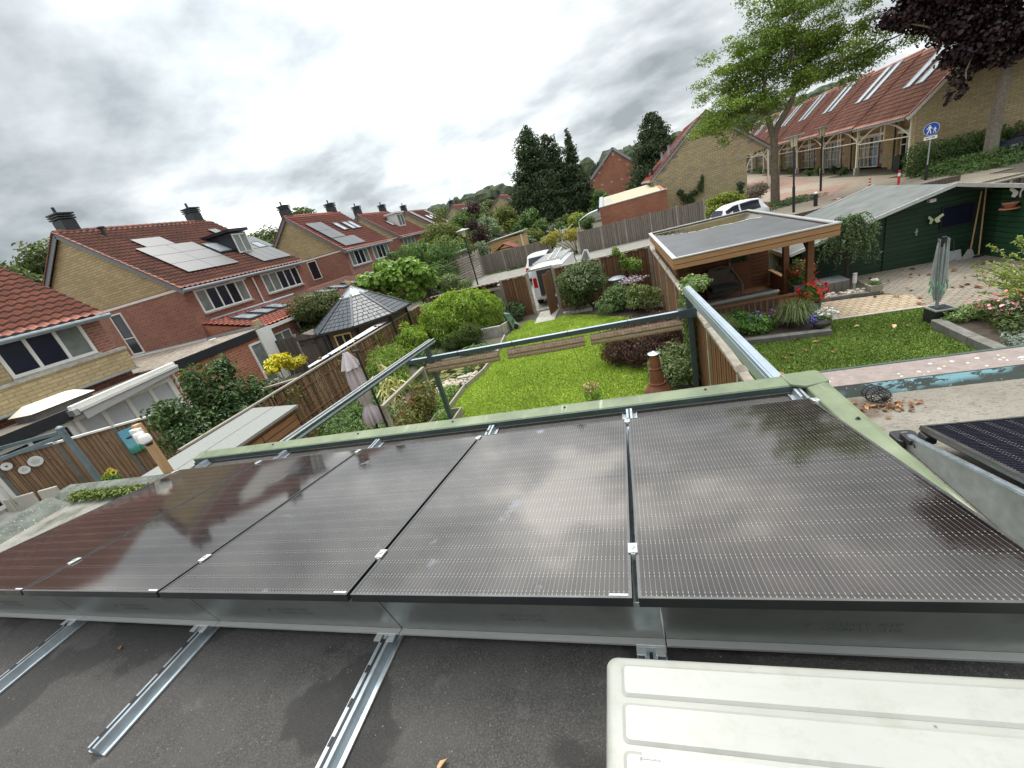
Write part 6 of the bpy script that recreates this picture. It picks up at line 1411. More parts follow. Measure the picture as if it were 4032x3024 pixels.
for (x, y) in ((9.6,10.15),(9.6,11.85)): MB().box(x-0.075,x+0.075,y-0.075,y+0.075,-3,-0.661).obj('post', WOOD_POST, t)
MB().bar((9.6,10.25,-1.25),(9.6,10.85,-0.72),0.08,0.1).obj('brace', WOOD_POST, t); MB().box(9.52,9.67,9.5,13.2,-0.80,-0.662).obj('side_beam', WOOD_POST, t)
LOG = m_wood('log_wall', (0.22,0.10,0.045), (0.11,0.045,0.022), 0.13, 'z')
MB().box(6.2,9.4,13.3,13.36,-3,-0.662).obj('back_wall', LOG, t); MB().box(6.2,6.26,9.9,13.299,-3,-0.662).obj('left_wall', LOG, t); MB().box(6.2,9.6,13.361,16.0,-3,-0.662).obj('cabin', LOG, t); MB().box(6.261,6.62,10.25,10.32,-3,-0.662).obj('front_stub', LOG, t)
MB().box(6.15,9.7,10.0,13.3,-3.02,-2.84).obj('deck', WOOD_POST, t)
d_ = MB().box(8.31,9.01,13.26,13.299,-2.83,-0.95).obj('door', WOOD_POST, t); MB().box(8.41,8.93,13.25,13.2595,-1.85,-1.15).obj('door_pane', m_glass('greenish_glass', (0.02,0.045,0.025), 0.05, 1.0), d_); MB().box(8.335,8.36,13.22,13.2595,-1.95,-1.8).obj('door_handle', GALV, d_)
SD = t
mb = MB()
for q in range(20): y = 11.95+q*0.066; mb.box(9.585,9.605,y,y+0.05,-2.84,-2.36)
mb.obj('side_slats', WOOD_POST, t); MB().box(9.53,9.66,11.93,13.25,-2.36,-2.31).obj('side_rail', WOOD_BEAM, t)
RAILW = m_wood('railing_wood', (0.36,0.18,0.075), (0.22,0.10,0.045), 0.5, 'h', gap=False)
MB().box(6.3,9.53,10.05,10.15,-2.40,-2.355).obj('railing_top', RAILW, t); MB().box(6.3,9.53,10.08,10.12,-2.83,-2.78).obj('railing_bottom', RAILW, t)
for q in range(21): x = 6.4+q*0.153; MB().box(x-0.022,x+0.022,10.08,10.12,-2.779,-2.401).obj('baluster', RAILW, t)
WK2 = m_plain('grey_wicker', (0.20,0.17,0.14), 0.8, var=0.35, scale=70, bump=0.5); CUSH = m_plain('grey_cushion', (0.085,0.09,0.10), 0.9, var=0.12)
t = thing('wicker_sofa', 'grey brown wicker sofa with dark cushions behind the railing', 'sofa', (7.7,10.8,-2.84))
mb = MB(); mb.tube([(6.85,10.55,-2.42),(7.3,10.52,-2.36),(8.5,10.52,-2.34),(8.95,10.6,-2.36),(9.05,10.85,-2.42),(9.02,11.2,-2.5)], 0.055, 8); mb.obj('back_rim', WICK, t); MB().box(6.85,8.95,10.53,10.6,-2.84,-2.38).obj('backrest', WK2, t); MB().box(6.85,9.0,10.6,11.3,-2.84,-2.60).obj('seat', WK2, t)
for x0, x1 in ((6.9,7.55),(7.57,8.22),(8.24,8.9)): MB().box(x0,x1,10.62,10.76,-2.59,-2.28).obj('back_cushion', CUSH, t, bevel=0.04); MB().box(x0,x1,10.77,11.3,-2.59,-2.48).obj('seat_cushion', CUSH, t, bevel=0.03)
t = thing('armchair', 'high backed wicker armchair in the shade of the pavilion', 'armchair', (7.9,12.6,-2.84))
mb = MB(); mb.tube([(7.55,12.9,-2.84),(7.5,12.95,-2.2),(7.65,13.0,-1.88),(8.0,13.02,-1.84),(8.3,12.98,-1.92),(8.42,12.6,-2.2),(8.45,12.2,-2.35),(8.42,12.15,-2.84)], 0.045, 8); mb.obj('frame', WK2, t); MB().box(7.55,8.38,12.9,12.98,-2.84,-1.9).obj('backrest', WK2, t, bevel=0.05); MB().box(7.55,8.38,12.2,12.9,-2.5,-2.38).obj('seat', CUSH, t, bevel=0.03)

# ------------------------------------------------------------------ green sheds (right)
GRB = m_wood('dark_green_boards', (0.014,0.050,0.024), (0.008,0.027,0.014), 0.145, 'z', rough=0.5)
GRB2 = m_wood('green_boards', (0.025,0.085,0.038), (0.015,0.055,0.026), 0.145, 'z', rough=0.5)
FELT3 = NB('mineral_felt')
def _f3():
    b = FELT3; sp = b.n('ShaderNodeSeparateXYZ'); b.l(b.tc.outputs['Object'], sp.inputs[0]); g = b.noise(2.2, 5); f = b.noise(90, 2)
    k = b.ramp(g, [(0.3, (0.125,0.135,0.128)), (0.7, (0.185,0.195,0.185))]); e = b.math('FRACT', b.math('MULTIPLY', sp.outputs[1], 1.05)); k = b.mix(b.ramp(e, [(0.0, 0.6), (0.02, 0.6), (0.035, 0.0)]), k, (0.08,0.09,0.08)); k = b.mix(0.4, k, b.ramp(f, [(0.3, 0.5), (0.7, 1.0)]), 'MULTIPLY'); b.fin(k, 0.9)
_f3()
t = thing('green_shed', 'long dark green wooden shed with sloping grey felt roof', 'shed', (13,14,-3))
MB().prism([(10.4,12.84,-3.02),(15.0,12.84,-3.02),(15.0,12.84,-1.16),(14.0,12.84,-0.88),(10.4,12.84,-1.80)], (0,3.4,0)).obj('wall', GRB, t)
MB().prism([(9.9,12.45,-1.84),(14.0,12.45,-0.80),(14.0,16.4,-0.80),(9.9,16.4,-1.84)], (0,0,0.05)).obj('roof', FELT3.m, t)
for y in (12.41,16.405): MB().bar((9.9,y,-1.80),(14.0,y,-0.76),0.05,0.10).obj('verge_trim', ALU, t)
MB().box(9.86,9.895,12.45,16.4,-1.92,-1.78).obj('eaves_trim', ALU, t)
MB().prism([(14.005,12.38,-0.80),(15.2,11.3,-1.17),(18,11.3,-2.04),(18,16.4,-2.04),(14.005,16.4,-0.80)], (0,0,0.05)).obj('right_slope', FELT3.m, t)
MB().bar((14.0,12.38,-0.765),(15.25,11.24,-1.15),0.06,0.10).obj('roof_trim', ALU, t)
MB().box(15.0,18,8.6,12.3,-3.02,-1.16).obj('wing', GRB2, t); MB().box(15.001,15.4,12.301,12.84,-3.02,-1.16).obj('corner_wall', GRB, t)
dr = MB(); dr.box(12.62,13.50,12.80,12.838,-2.96,-1.34); d_ = dr.obj('door', GRB, t); MB().box(13.38,13.42,12.77,12.7995,-2.05,-1.85).obj('handle_plate', GALV, d_); MB().box(13.33,13.42,12.74,12.7695,-1.95,-1.92).obj('handle', GALV, d_)
MB().box(14.02,14.72,12.80,12.838,-1.97,-1.42).obj('window', BLUEGLASS, t); fr = MB(); fr.box(13.98,14.76,12.79,12.799,-2.01,-1.97); fr.box(13.98,14.76,12.79,12.799,-1.42,-1.38); fr.box(13.98,14.02,12.79,12.799,-1.969,-1.421); fr.box(14.72,14.76,12.79,12.799,-1.969,-1.421); fr.obj('window_frame', DARKP, t)
MB().box(13.60,13.75,12.70,12.838,-1.16,-1.07).obj('wall_lamp', WHITE, t)
def butterfly(name, label, p, s, nrm_rot, mat):
    b_ = thing(name, label, 'wall ornament', p, nrm_rot); mb = MB()
    for sg in (1,-1):
        mb.prism([(0,0,0),(sg*s*0.5,0,s*0.45),(sg*s*0.6,0,s*0.25),(sg*s*0.35,0,0),(sg*s*0.42,0,-s*0.28),(sg*s*0.2,0,-s*0.35)], (0,-0.008,0))
        mb.v = [(x, y-abs(x)*0.4, z) for x, y, z in mb.v]; mb.obj('wing', mat, b_, True); mb = MB()
    MB().tube([(0,-0.015,-s*0.28),(0,-0.015,s*0.2)], s*0.035, 6).obj('body', LETTER, b_, True)
PALEY = m_plain('pale_yellow_enamel', (0.62,0.64,0.42), 0.5, var=0.1)
butterfly('butterfly_ornament', 'pale yellow metal butterfly on the dark green shed wall', (13.80,12.79,-1.68), 0.32, 0, PALEY)
butterfly('butterfly_ornament', 'white metal butterfly on the lighter green wall at the right edge', (14.96,11.72,-1.22), 0.34, -PI/2, WHITE)
t = thing('wall_planter', 'terracotta wall pot under the white butterfly', 'pot', (14.9,11.75,-1.5)); MB().lathe([(0.08,0),(0.15,0.12),(0.16,0.13)], (14.83,11.75,-1.58), 14).obj('pot', m_plain('terracotta', (0.36,0.14,0.08), 0.8), t); MB().lathe([(0.2,0),(0.2,0.015)], (14.83,11.75,-1.595), 14).obj('saucer', m_plain('terracotta', (0,0,0)), t)
for i, (a, b2, lab) in enumerate((((14.62,12.5,-2.9),(14.80,12.72,-1.15),'wooden broom leaning on the dark shed corner'),((14.80,12.45,-2.9),(14.88,12.70,-1.05),'long wooden handled rake leaning beside the broom'))):
    t = thing('garden_broom' if i == 0 else 'garden_rake', lab, 'garden tool', a); MB().tube([a, b2], 0.018, 6).obj('handle', WOOD_LT, t)
    if i == 0: MB().prism([(a[0]-0.16,a[1],-2.98),(a[0]+0.14,a[1],-2.98),(a[0]+0.04,a[1],-2.72),(a[0]-0.04,a[1],-2.72)], (0,0.05,0)).obj('bristles', m_plain('grey_bristles', (0.35,0.36,0.37), 0.9), t)
    else: MB().box(a[0]-0.12,a[0]+0.12,a[1]-0.02,a[1]+0.02,-2.99,-2.93).obj('head', DARKP, t)
t = thing('snow_shovel', 'grey dustpan shovel standing by the broom', 'garden tool', (14.2,12.5,-3)); MB().prism([(14.05,12.5,-2.98),(14.45,12.5,-2.98),(14.42,12.55,-2.68),(14.08,12.55,-2.68)], (0,0.03,0)).obj('blade', m_plain('grey_bristles', (0,0,0)), t); MB().tube([(14.25,12.55,-2.7),(14.3,12.7,-2.35)], 0.015, 6).obj('handle', DARKP, t)
board_fence('street_fence', 'dark low board fence on the street side behind the sheds', (17.6,18.2), (24.5,18.9), -3.0, -1.95, WOOD_DK, posts=1.6, postmat=WOOD_GREY, cap='flat')
mb = MB(); mb.bar((13.2,23.0,-2.28),(20.9,23.5,-2.28),0.15,0.5); tag(mb.obj('low_wall', WOOD_DK), 'low dark retaining wall between street and sheds', 'wall')

# ------------------------------------------------------------------ rotary dryer, pots and small things on the right
t = thing('rotary_dryer', 'folded rotary clothes dryer with green pegs standing in a dark block planter', 'clothes dryer', (11.28,8.05,-2.9))
MB().tube([(11.28,8.05,-2.9),(11.24,8.05,-1.13)], 0.03, 8).obj('pole', ZINC, t); MB().tube([(11.24,8.05,-1.3),(11.24,8.05,-1.10)], 0.045, 8).obj('hub', BLACKPL, t)
for q in range(4):
    a = q*PI/2+0.4; MB().tube([(11.27+0.03*math.cos(a),8.05+0.03*math.sin(a),-2.45),(11.24+0.10*math.cos(a),8.05+0.10*math.sin(a),-1.14)], 0.014, 6).obj('arm', GALV, t)
LINE = m_plain('grey_line', (0.42,0.44,0.45), 0.6, var=0.1)
mb = MB()
for q in range(46):
    a = random.uniform(0,2*PI); r = random.uniform(0.06,0.17); mb.tube([(11.24+0.09*math.cos(a),8.05+0.09*math.sin(a),-1.2-random.uniform(0,0.1)),(11.25+r*math.cos(a),8.05+r*math.sin(a),-1.9-random.uniform(0,0.4)),(11.26+0.05*math.cos(a),8.05+0.05*math.sin(a),-2.5)], 0.0045, 4)
mb.obj('lines', LINE, t); PEG = m_plain('green_peg', (0.12,0.5,0.25), 0.5)
for q in range(14): 
    a = 2*PI*q/14; MB().box(11.25+0.14*math.cos(a)-0.01,11.25+0.14*math.cos(a)+0.01,8.05+0.14*math.sin(a)-0.01,8.05+0.14*math.sin(a)+0.01,-2.12-0.1*(q % 3),-2.02-0.1*(q % 3)).obj('peg', PEG, t)
t = thing('block_planter', 'glossy dark square planter at the corner of the right kerb', 'planter', (11.30,7.98,-3)); mb = MB(); mb.box(11.12,11.50,7.80,8.18,-3,-2.66); mb.obj('box', DARKP, t); 
for (x0,x1,y0,y1) in ((11.11,11.51,7.79,7.83),(11.11,11.51,8.15,8.19),(11.11,11.15,7.831,8.149),(11.47,11.51,7.831,8.149)): MB().box(x0,x1,y0,y1,-2.659,-2.63).obj('rim', ALU, t)
def kerb(label, pts, w_=0.16, h_=0.16, zb=-3.0):
    t = thing('stone_kerb', label, 'kerb', (*pts[0], zb))
    for a, b2 in zip(pts[:-1], pts[1:]):
        a, b2 = Vector((*a,0)), Vector((*b2,0)); L_ = (b2-a).length; k = max(1, round(L_/1.0))
        for q in range(k): p0, p1 = a.lerp(b2,q/k), a.lerp(b2,(q+1)/k-0.006/L_*1); MB().bar(p0+Vector((0,0,zb+h_/2)), p1+Vector((0,0,zb+h_/2)), w_, h_).obj('kerb_stone', CONCD, t, bevel=0.008)
    return t
kerb('dark kerb along the flower bed in front of the pavilion', [(6.3,8.5),(7.6,8.42),(9.35,8.22)], 0.2, 0.16); kerb('dark kerb between the right lawn and the rose bed', [(11.12,7.75),(11.05,6.6),(11.02,5.3)], 0.2, 0.2)
kerb('dark kerb of the bed with garden light beside the tan paving', [(9.95,10.85),(10.9,10.8),(11.5,10.62)], 0.14, 0.12)
struct('flower_bed', MB().prism([(6.3,8.6,-3.05),(9.3,8.32,-3.05),(9.3,9.9,-3.05),(6.3,9.95,-3.05)], (0,0,0.13)), SOIL); struct('rose_bed', MB().prism([(11.15,5.3,-3.05),(14,5.3,-3.05),(13.2,7.4,-3.05),(11.5,7.78,-3.05),(11.2,7.7,-3.05)], (0,0,0.18)), SOIL)
struct('shrub_bed', MB().prism([(1.9,15.2,-3.1),(3.2,14.4,-3.1),(4.5,13.2,-3.1),(5.5,12.3,-3.1),(5.75,11,-3.1),(5.75,7.0,-3.1),(6.04,6.0,-3.1),(6.04,16.5,-3.1),(1.9,16.5,-3.1)], (0,0,0.135)), SOIL)
struct('stone_bed', MB().prism([(9.7,10.9,-3.05),(11.5,10.7,-3.05),(11.75,12.8,-3.05),(10.0,12.8,-3.05)], (0,0,0.11)), SOIL)
mb = MB()
for q in range(60): s = random.uniform(0.03,0.06); mb.ell((random.uniform(10.3,11.4), random.uniform(10.85,11.3), -2.93), (s,s*0.8,s*0.7), 7, 5)
tag(mb.obj('bed_stones', PEB.m, smooth=True), 'small brown stones round the garden light', 'stones', kind='stuff')
t = thing('stone_cage', 'low stone basin covered with a wire grid beside the weeping shrub', 'basin', (10.75,11.6,-3)); MB().box(10.36,11.15,11.45,12.1,-3,-2.66).obj('basin', m_paver('basin_stone', (0.22,0.20,0.17), (0.18,0.16,0.14), (0.1,0.09,0.08), 0.2, 0.3), t)
mb = MB()
for q in range(10): mb.tube([(10.36+q*0.088,11.45,-2.645),(10.36+q*0.088,12.1,-2.645)], 0.006, 4)
for q in range(8): mb.tube([(10.36,11.45+q*0.093,-2.64),(11.15,11.45+q*0.093,-2.64)], 0.006, 4)
mb.obj('wire_grid', STEELBL, t)
t = thing('garden_light', 'short steel garden light with white head', 'garden light', (11.15,11.2,-3)); MB().tube([(11.15,11.2,-3),(11.15,11.2,-2.7)], 0.035, 10).obj('post', GALV, t); MB().tube([(11.15,11.2,-2.699),(11.15,11.2,-2.46)], 0.05, 12).obj('diffuser', WHITE, t); MB().tube([(11.15,11.2,-2.459),(11.15,11.2,-2.42)], 0.055, 12).obj('cap', ALU, t)
FLW = m_leaf('white_petal', (0.70,0.68,0.66), (0.85,0.83,0.82), trans=0.1); FLR = m_leaf('red_petal', (0.62,0.02,0.02), (0.80,0.04,0.05), trans=0.1); FLP = m_leaf('pink_petal', (0.72,0.22,0.26), (0.85,0.42,0.45), trans=0.1); FLB = m_leaf('blue_petal', (0.16,0.14,0.55), (0.30,0.26,0.72), trans=0.1); FLM = m_leaf('mauve_petal', (0.45,0.36,0.45), (0.62,0.52,0.62), trans=0.1)
LG1 = m_leaf('fresh_leaf', (0.10,0.19,0.03), (0.20,0.32,0.06)); LG2 = m_leaf('mid_leaf', (0.07,0.13,0.03), (0.15,0.22,0.06)); LG3 = m_leaf('grey_leaf', (0.12,0.17,0.10), (0.26,0.32,0.22))
def square_pot(label, x, y, s, h_, mat, zb=-3.0):
    t = thing('plant_pot', label, 'plant pot', (x, y, zb)); mb = MB(); a, b2 = s*0.36, s*0.5
    mb.add([(x-a,y-a,zb),(x+a,y-a,zb),(x+a,y+a,zb),(x-a,y+a,zb),(x-b2,y-b2,zb+h_),(x+b2,y-b2,zb+h_),(x+b2,y+b2,zb+h_),(x-b2,y+b2,zb+h_)], [(0,3,2,1),(0,1,5,4),(1,2,6,5),(2,3,7,6),(3,0,4,7),(4,5,6,7)]); mb.obj('pot', mat, t); MB().box(x-b2*0.85,x+b2*0.85,y-b2*0.85,y+b2*0.85,zb+h_,zb+h_+0.01).obj('potting_soil', SOIL, t); return t
POTG = m_plain('slate_grey_pot', (0.13,0.155,0.165), 0.5, var=0.15)
square_pot('tall slate grey pot with bright red flowers at the pavilion post', 9.38, 9.5, 0.38, 0.5, POTG)
t = thing('red_flowers', 'bright red flowering plant in the tall grey pot', 'flowers', (9.38,9.5,-2.5)); foliage('leaves', [((9.4,9.5,-2.3),(0.25,0.25,0.3))], 900, 0.06, LG1, t); foliage('blossoms', [((9.42,9.45,-2.2),(0.34,0.3,0.32))], 130, 0.075, FLR, t, 0.9, shell=0.15)
square_pot('slate grey pot of small red flowers inside the pavilion corner', 9.85, 11.5, 0.42, 0.5, POTG)
t = thing('red_flowers', 'airy plant with small dark red flowers behind the pavilion post', 'flowers', (9.9,11.5,-2.5)); foliage('leaves', [((9.9,11.6,-2.2),(0.35,0.3,0.4))], 1000, 0.07, LG2, t); foliage('blossoms', [((9.95,11.5,-2.1),(0.4,0.3,0.35))], 60, 0.07, FLR, t, 0.9, shell=0.15)
t = thing('bowl_planter', 'round dark bowl of white and blue flowers on the kerb', 'planter', (9.24,8.5,-2.86)); MB().lathe([(0.10,0),(0.20,0.06),(0.235,0.16),(0.20,0.24),(0.17,0.24)], (9.24,8.5,-2.86), 20).obj('bowl', m_plain('dark_glazed_bowl', (0.07,0.065,0.06), 0.25), t, smooth=True)
foliage('leaves', [((9.24,8.5,-2.58),(0.2,0.2,0.1))], 350, 0.05, LG1, t); foliage('white_blossoms', [((9.34,8.5,-2.52),(0.22,0.18,0.13))], 170, 0.055, FLW, t, 0.9, shell=0.2); foliage('blue_blossoms', [((9.08,8.45,-2.62),(0.13,0.12,0.12))], 90, 0.05, FLB, t, 0.9, shell=0.2)
square_pot('square concrete pot with white flowers at the kerb corner', 11.42, 10.75, 0.32, 0.3, CONC)
t = thing('white_flowers', 'small white flowers in the square concrete pot', 'flowers', (11.42,10.75,-2.7)); foliage('leaves', [((11.42,10.75,-2.66),(0.13,0.13,0.07))], 200, 0.05, LG1, t); foliage('blossoms', [((11.42,10.75,-2.60),(0.09,0.09,0.06))], 40, 0.05, FLW, t, 0.9)
t = thing('potting_bench', 'grey slatted bench with plants under the pavilion eaves', 'bench', (10.2,13,-3)); MB().box(9.95,10.35,12.6,13.9,-2.45,-2.40).obj('bench_top', WOOD_GREY, t)
for y in (12.7,13.8): MB().box(10.27,10.33,y-0.03,y+0.03,-3,-2.45).obj('leg', WOOD_GREY, t)

# ------------------------------------------------------------------ vehicles
CARW = m_plain('white_car_paint', (0.68,0.69,0.70), 0.25, var=0.03); CARN = m_plain('navy_car_paint', (0.008,0.014,0.05), 0.18, var=0.05, spec=0.8)
TYRE = m_plain('tyre', (0.02,0.02,0.02), 0.85); TLR = m_plain('tail_lamp', (0.45,0.01,0.01), 0.2)
def car(label, loc, rot, paint, L_=3.7, Wd=1.62, H=1.48, van=False):
    t = thing('parked_van' if van else 'parked_car', label, 'van' if van else 'car', loc, rot); h = L_/2; w2 = Wd/2
    if van: st = [(-h,0.92,0.35,1.02,H*0.97,0.86),(-h+0.15,1.0,0.3,1.05,H,0.9),(h-1.5,1.0,0.3,1.05,H,0.9),(h-1.1,1.0,0.3,1.05,H*0.97,0.86),(h-0.45,0.98,0.3,1.05,1.10,0.8),(h-0.1,0.92,0.32,0.9,0.93,0.75),(h,0.85,0.35,0.75,0.76,0.7)]
    else: st = [(-h,0.86,0.35,0.80,0.82,0.76),(-h+0.12,0.96,0.28,0.86,0.98,0.74),(-h+0.45,1.0,0.22,0.90,H-0.06,0.68),(-h+1.0,1.0,0.2,0.90,H,0.70),(0.15,1.0,0.2,0.88,H-0.03,0.70),(0.62,1.0,0.2,0.86,H-0.22,0.70),(h-0.95,1.0,0.2,0.84,0.92,0.78),(h-0.3,0.95,0.25,0.70,0.76,0.76),(h,0.82,0.35,0.60,0.62,0.66)]
    mb = MB()
    for (x, kw, z0, zb_, zt, kr) in st:
        a = w2*kw; r = w2*kr
        mb.v += [(x,-a*0.92,z0),(x,-a,z0+0.15),(x,-a,zb_),(x,-(a*0.3+r*0.7),zb_+(zt-zb_)*0.55),(x,-r,zt-0.02),(x,-r*0.6,zt+0.02),(x,r*0.6,zt+0.02),(x,r,zt-0.02),(x,(a*0.3+r*0.7),zb_+(zt-zb_)*0.55),(x,a,zb_),(x,a,z0+0.15),(x,a*0.92,z0)]
    n = 12
    for i in range(len(st)-1):
        for j in range(n): mb.f.append((i*n+j, i*n+(j+1) % n, (i+1)*n+(j+1) % n, (i+1)*n+j))
    mb.f += [tuple(range(n))[::-1], tuple(range((len(st)-1)*n, len(st)*n))]
    mb.obj('body', paint, t, True, smooth=True)
    def glass(x0, x1, sgn):
        g = MB(); q = []
        def sec(x):
            for i in range(len(st)-1):
                if st[i][0] <= x <= st[i+1][0]:
                    f = (x-st[i][0])/(st[i+1][0]-st[i][0]); return [st[i][k]+(st[i+1][k]-st[i][k])*f for k in range(6)]
        N_ = 5; 
        for i in range(N_+1):
            x = x0+(x1-x0)*i/N_; s_ = sec(x); a = w2*s_[1]; r = w2*s_[5]; mid_ = a*0.3+r*0.7; zt = s_[4]; zb_ = s_[3]
            g.v += [(x, sgn*(a+(mid_-a)*0.12+0.008), zb_+(zt-zb_)*0.08), (x, sgn*(mid_+0.008), zb_+(zt-zb_)*0.55), (x, sgn*(r+0.012+(mid_-r)*0.2), zb_+(zt-zb_)*0.90)]
        for i in range(N_): g.f += [(i*3,i*3+1,i*3+4,i*3+3),(i*3+1,i*3+2,i*3+5,i*3+4)]
        g.obj('side_window', DGLASS, t, True)
    if van: glass(h-1.45,h-0.95,1); glass(h-1.45,h-0.95,-1)
    else:
        for sg in (1,-1): glass(-h+0.55,-0.22,sg); glass(-0.12,0.60,sg)
    if not van:
        g = MB(); g.add([(-h+0.13,-w2*0.64,1.0),(-h+0.13,w2*0.64,1.0),(-h+0.42,w2*0.58,H-0.13),(-h+0.42,-w2*0.58,H-0.13)],[(0,1,2,3)]); g.v=[(x-0.03,y,z+0.01) for x,y,z in g.v]; g.obj('rear_window', DGLASS, t, True)
        g = MB(); g.add([(0.66,-w2*0.6,H-0.22),(0.66,w2*0.6,H-0.22),(h-0.98,w2*0.68,0.94),(h-0.98,-w2*0.68,0.94)],[(0,1,2,3)]); g.v=[(x+0.02,y,z+0.035) for x,y,z in g.v]; g.obj('windscreen', DGLASS, t, True)
    for x in (-h+0.7,h-0.75):
        for sg in (1,-1):
            wm = MB(); wm.tube([(x,sg*(w2-0.2),0.31),(x,sg*(w2+0.01),0.31)], 0.31, 18); w_ = wm.obj('wheel', TYRE, t, True); MB().tube([(x,sg*(w2-0.0),0.31),(x,sg*(w2+0.02),0.31)], 0.19, 14).obj('rim', GALV, w_, True)
    for sg in (1,-1):
        MB().box(-h-0.01,-h+0.10,sg*w2*0.66,sg*w2*0.88,0.72 if not van else 0.95,0.95 if not van else 1.45).obj('tail_light', TLR, t, True, bevel=0.02); MB().box(h-0.28,h-0.05,sg*w2*0.62,sg*w2*0.86,0.58,0.70).obj('headlight', SKYL, t, True, bevel=0.02)
        MB().box(0.48,0.60,sg*(w2-0.02),sg*(w2+0.16),0.92,1.06).obj('wing_mirror', paint, t, True, bevel=0.02)
    return t
car('small white hatchback parked between the grey fence and the yellow leaved hedge', (11.1,24.6,gz(11.1,24.6)), math.radians(198), CARW)
car('dark navy car cut off by the right picture edge beside the hedge', (27.15,27.75,PZ+0.02), math.radians(184), CARN, 4.3, 1.75, 1.5)
car('white car parked ahead of the work van, only its roof showing', (-0.05,24.2,gz(0,24)), math.radians(92), CARW, 4.2, 1.7, 1.55)
v_ = car('white work van with ladder rack and open rear door at the garden gate', (1.45,20.1,-2.93), math.radians(86), CARW, 4.9, 1.85, 1.92, van=True)
MB().box(-2.47,-2.44,-0.72,0.55,0.5,1.78).obj('load_opening', m_plain('van_interior', (0.03,0.03,0.032), 0.7, var=0.5, scale=9), v_, True)
MB().tube([(-2.50,0.1,0.7),(-2.50,0.1,1.5)], 0.07, 8).obj('gas_bottle', WHITE, v_, True); MB().tube([(-2.50,-0.25,1.1),(-2.52,0.3,1.25)], 0.03, 6).obj('hose', BLACKPL, v_, True); MB().box(-2.62,-2.48,-0.7,0.7,0.38,0.48).obj('step', ALU, v_, True)
for y in (-0.7,0.7): MB().box(-2.2,1.2,y-0.03,y+0.03,2.0,2.06).obj('rack_rail', ALU, v_, True)
for q in range(9): MB().box(-2.1+0.38*q,-2.05+0.38*q,-0.75,0.75,2.061,2.10).obj('rack_bar', ALU, v_, True)
ld = MB(); ld.bar((-2.3,-0.1,2.13),(1.9,0.25,2.2),0.05,0.05); ld.bar((-2.3,-0.45,2.13),(1.9,-0.1,2.2),0.05,0.05)
for q in range(12): f = q/11.5; ld.bar((-2.2+4.1*f,-0.1+0.35*f,2.135+0.07*f),(-2.2+4.1*f,-0.45+0.35*f,2.135+0.07*f),0.03,0.03)
ld.obj('ladder', ALU, v_, True)
mb = MB(); mb.prism([(1.0,-0.93,0.5),(1.0,-0.93,1.15),(1.15,-0.93,1.8),(1.45,-0.93,1.8),(1.95,-0.93,1.15),(1.95,-0.93,0.5)], (0,-0.05,0)); mb.xf(Matrix.Translation((1.95,-0.93,0)) @ Matrix.Rotation(0.9,4,'Z') @ Matrix.Translation((-1.95,0.93,0))); d_ = mb.obj('open_door', CARW, v_, True)
mb = MB(); mb.prism([(1.12,-0.925,1.2),(1.24,-0.925,1.72),(1.42,-0.925,1.72),(1.80,-0.925,1.2)], (0,-0.065,0)); mb.xf(Matrix.Translation((1.95,-0.93,0)) @ Matrix.Rotation(0.9,4,'Z') @ Matrix.Translation((-1.95,0.93,0))); mb.obj('pane', CURT, d_, True)

# ------------------------------------------------------------------ street furniture
LAMPG = m_plain('lamp_glass', (0.62,0.55,0.36), 0.3, var=0.08)
def lamp_square(label, x, y, h_, s=0.44):
    zb = gz(x, y); t = thing('street_lamp', label, 'street lamp', (x,y,zb), 0.25)
    m_ = MB(); m_.tube([(0,0,0),(0,0,h_*0.35)], 0.07, 10); m_.obj('lower_pole', DARKP, t, True); MB().tube([(0,0,h_*0.35),(0,0,h_-0.6)], 0.05, 10).obj('pole', DARKP, t, True)
    q = s/2; mb = MB(); mb.add([(-q*0.45,-q*0.45,h_-0.6),(q*0.45,-q*0.45,h_-0.6),(q*0.45,q*0.45,h_-0.6),(-q*0.45,q*0.45,h_-0.6),(-q*0.62,-q*0.62,h_-0.1),(q*0.62,-q*0.62,h_-0.1),(q*0.62,q*0.62,h_-0.1),(-q*0.62,q*0.62,h_-0.1)],[(0,3,2,1),(0,1,5,4),(1,2,6,5),(2,3,7,6),(3,0,4,7),(4,5,6,7)]); mb.obj('lantern', LAMPG, t, True)
    for a, b2 in ((-1,-1),(1,-1),(1,1),(-1,1)): MB().bar((a*q*0.46,b2*q*0.46,h_-0.6),(a*q*0.63,b2*q*0.63,h_-0.1),0.02,0.02).obj('lantern_bar', DARKP, t, True)
    MB().box(-q*1.5,q*1.5,-q*1.5,q*1.5,h_-0.1,h_-0.04).obj('hood', ZINC, t, True, bevel=0.01)
lamp_square('black street lamp with square lantern, the nearer of the two by the tree', 14.70, 25.8, 4.06, 0.46); lamp_square('black street lamp with square lantern before the third row house', 19.0, 33.3, 4.15, 0.42)
zb = gz(-5.4,26.3); t = thing('street_lamp', 'slender black lamp with a flat disc hood beside the back alley', 'street lamp', (-5.4,26.3,zb))
MB().tube([(0,0,0),(0,0,3.45)], 0.055, 10).obj('pole', DARKP, t, True); MB().lathe([(0.11,3.45),(0.17,3.86)], (0,0,0), 14).obj('lantern', LAMPG, t, True); MB().lathe([(0.50,3.88),(0.48,3.91),(0.10,3.99),(0.02,4.02)], (0,0,0), 20).obj('hood', ZINC, t, True, smooth=True)
zb = PZ; t = thing('path_sign', 'round blue pedestrian path sign with adult and child on a grey pole', 'road sign', (21.2,26.4,zb), math.atan2(16.5,29.1)*-1)
MB().tube([(0,0,0),(0,0,2.80)], 0.03, 10).obj('pole', GALV, t, True); MB().tube([(0,0,0),(0,0,0.80)], 0.065, 12).obj('sleeve', DARKP, t, True)
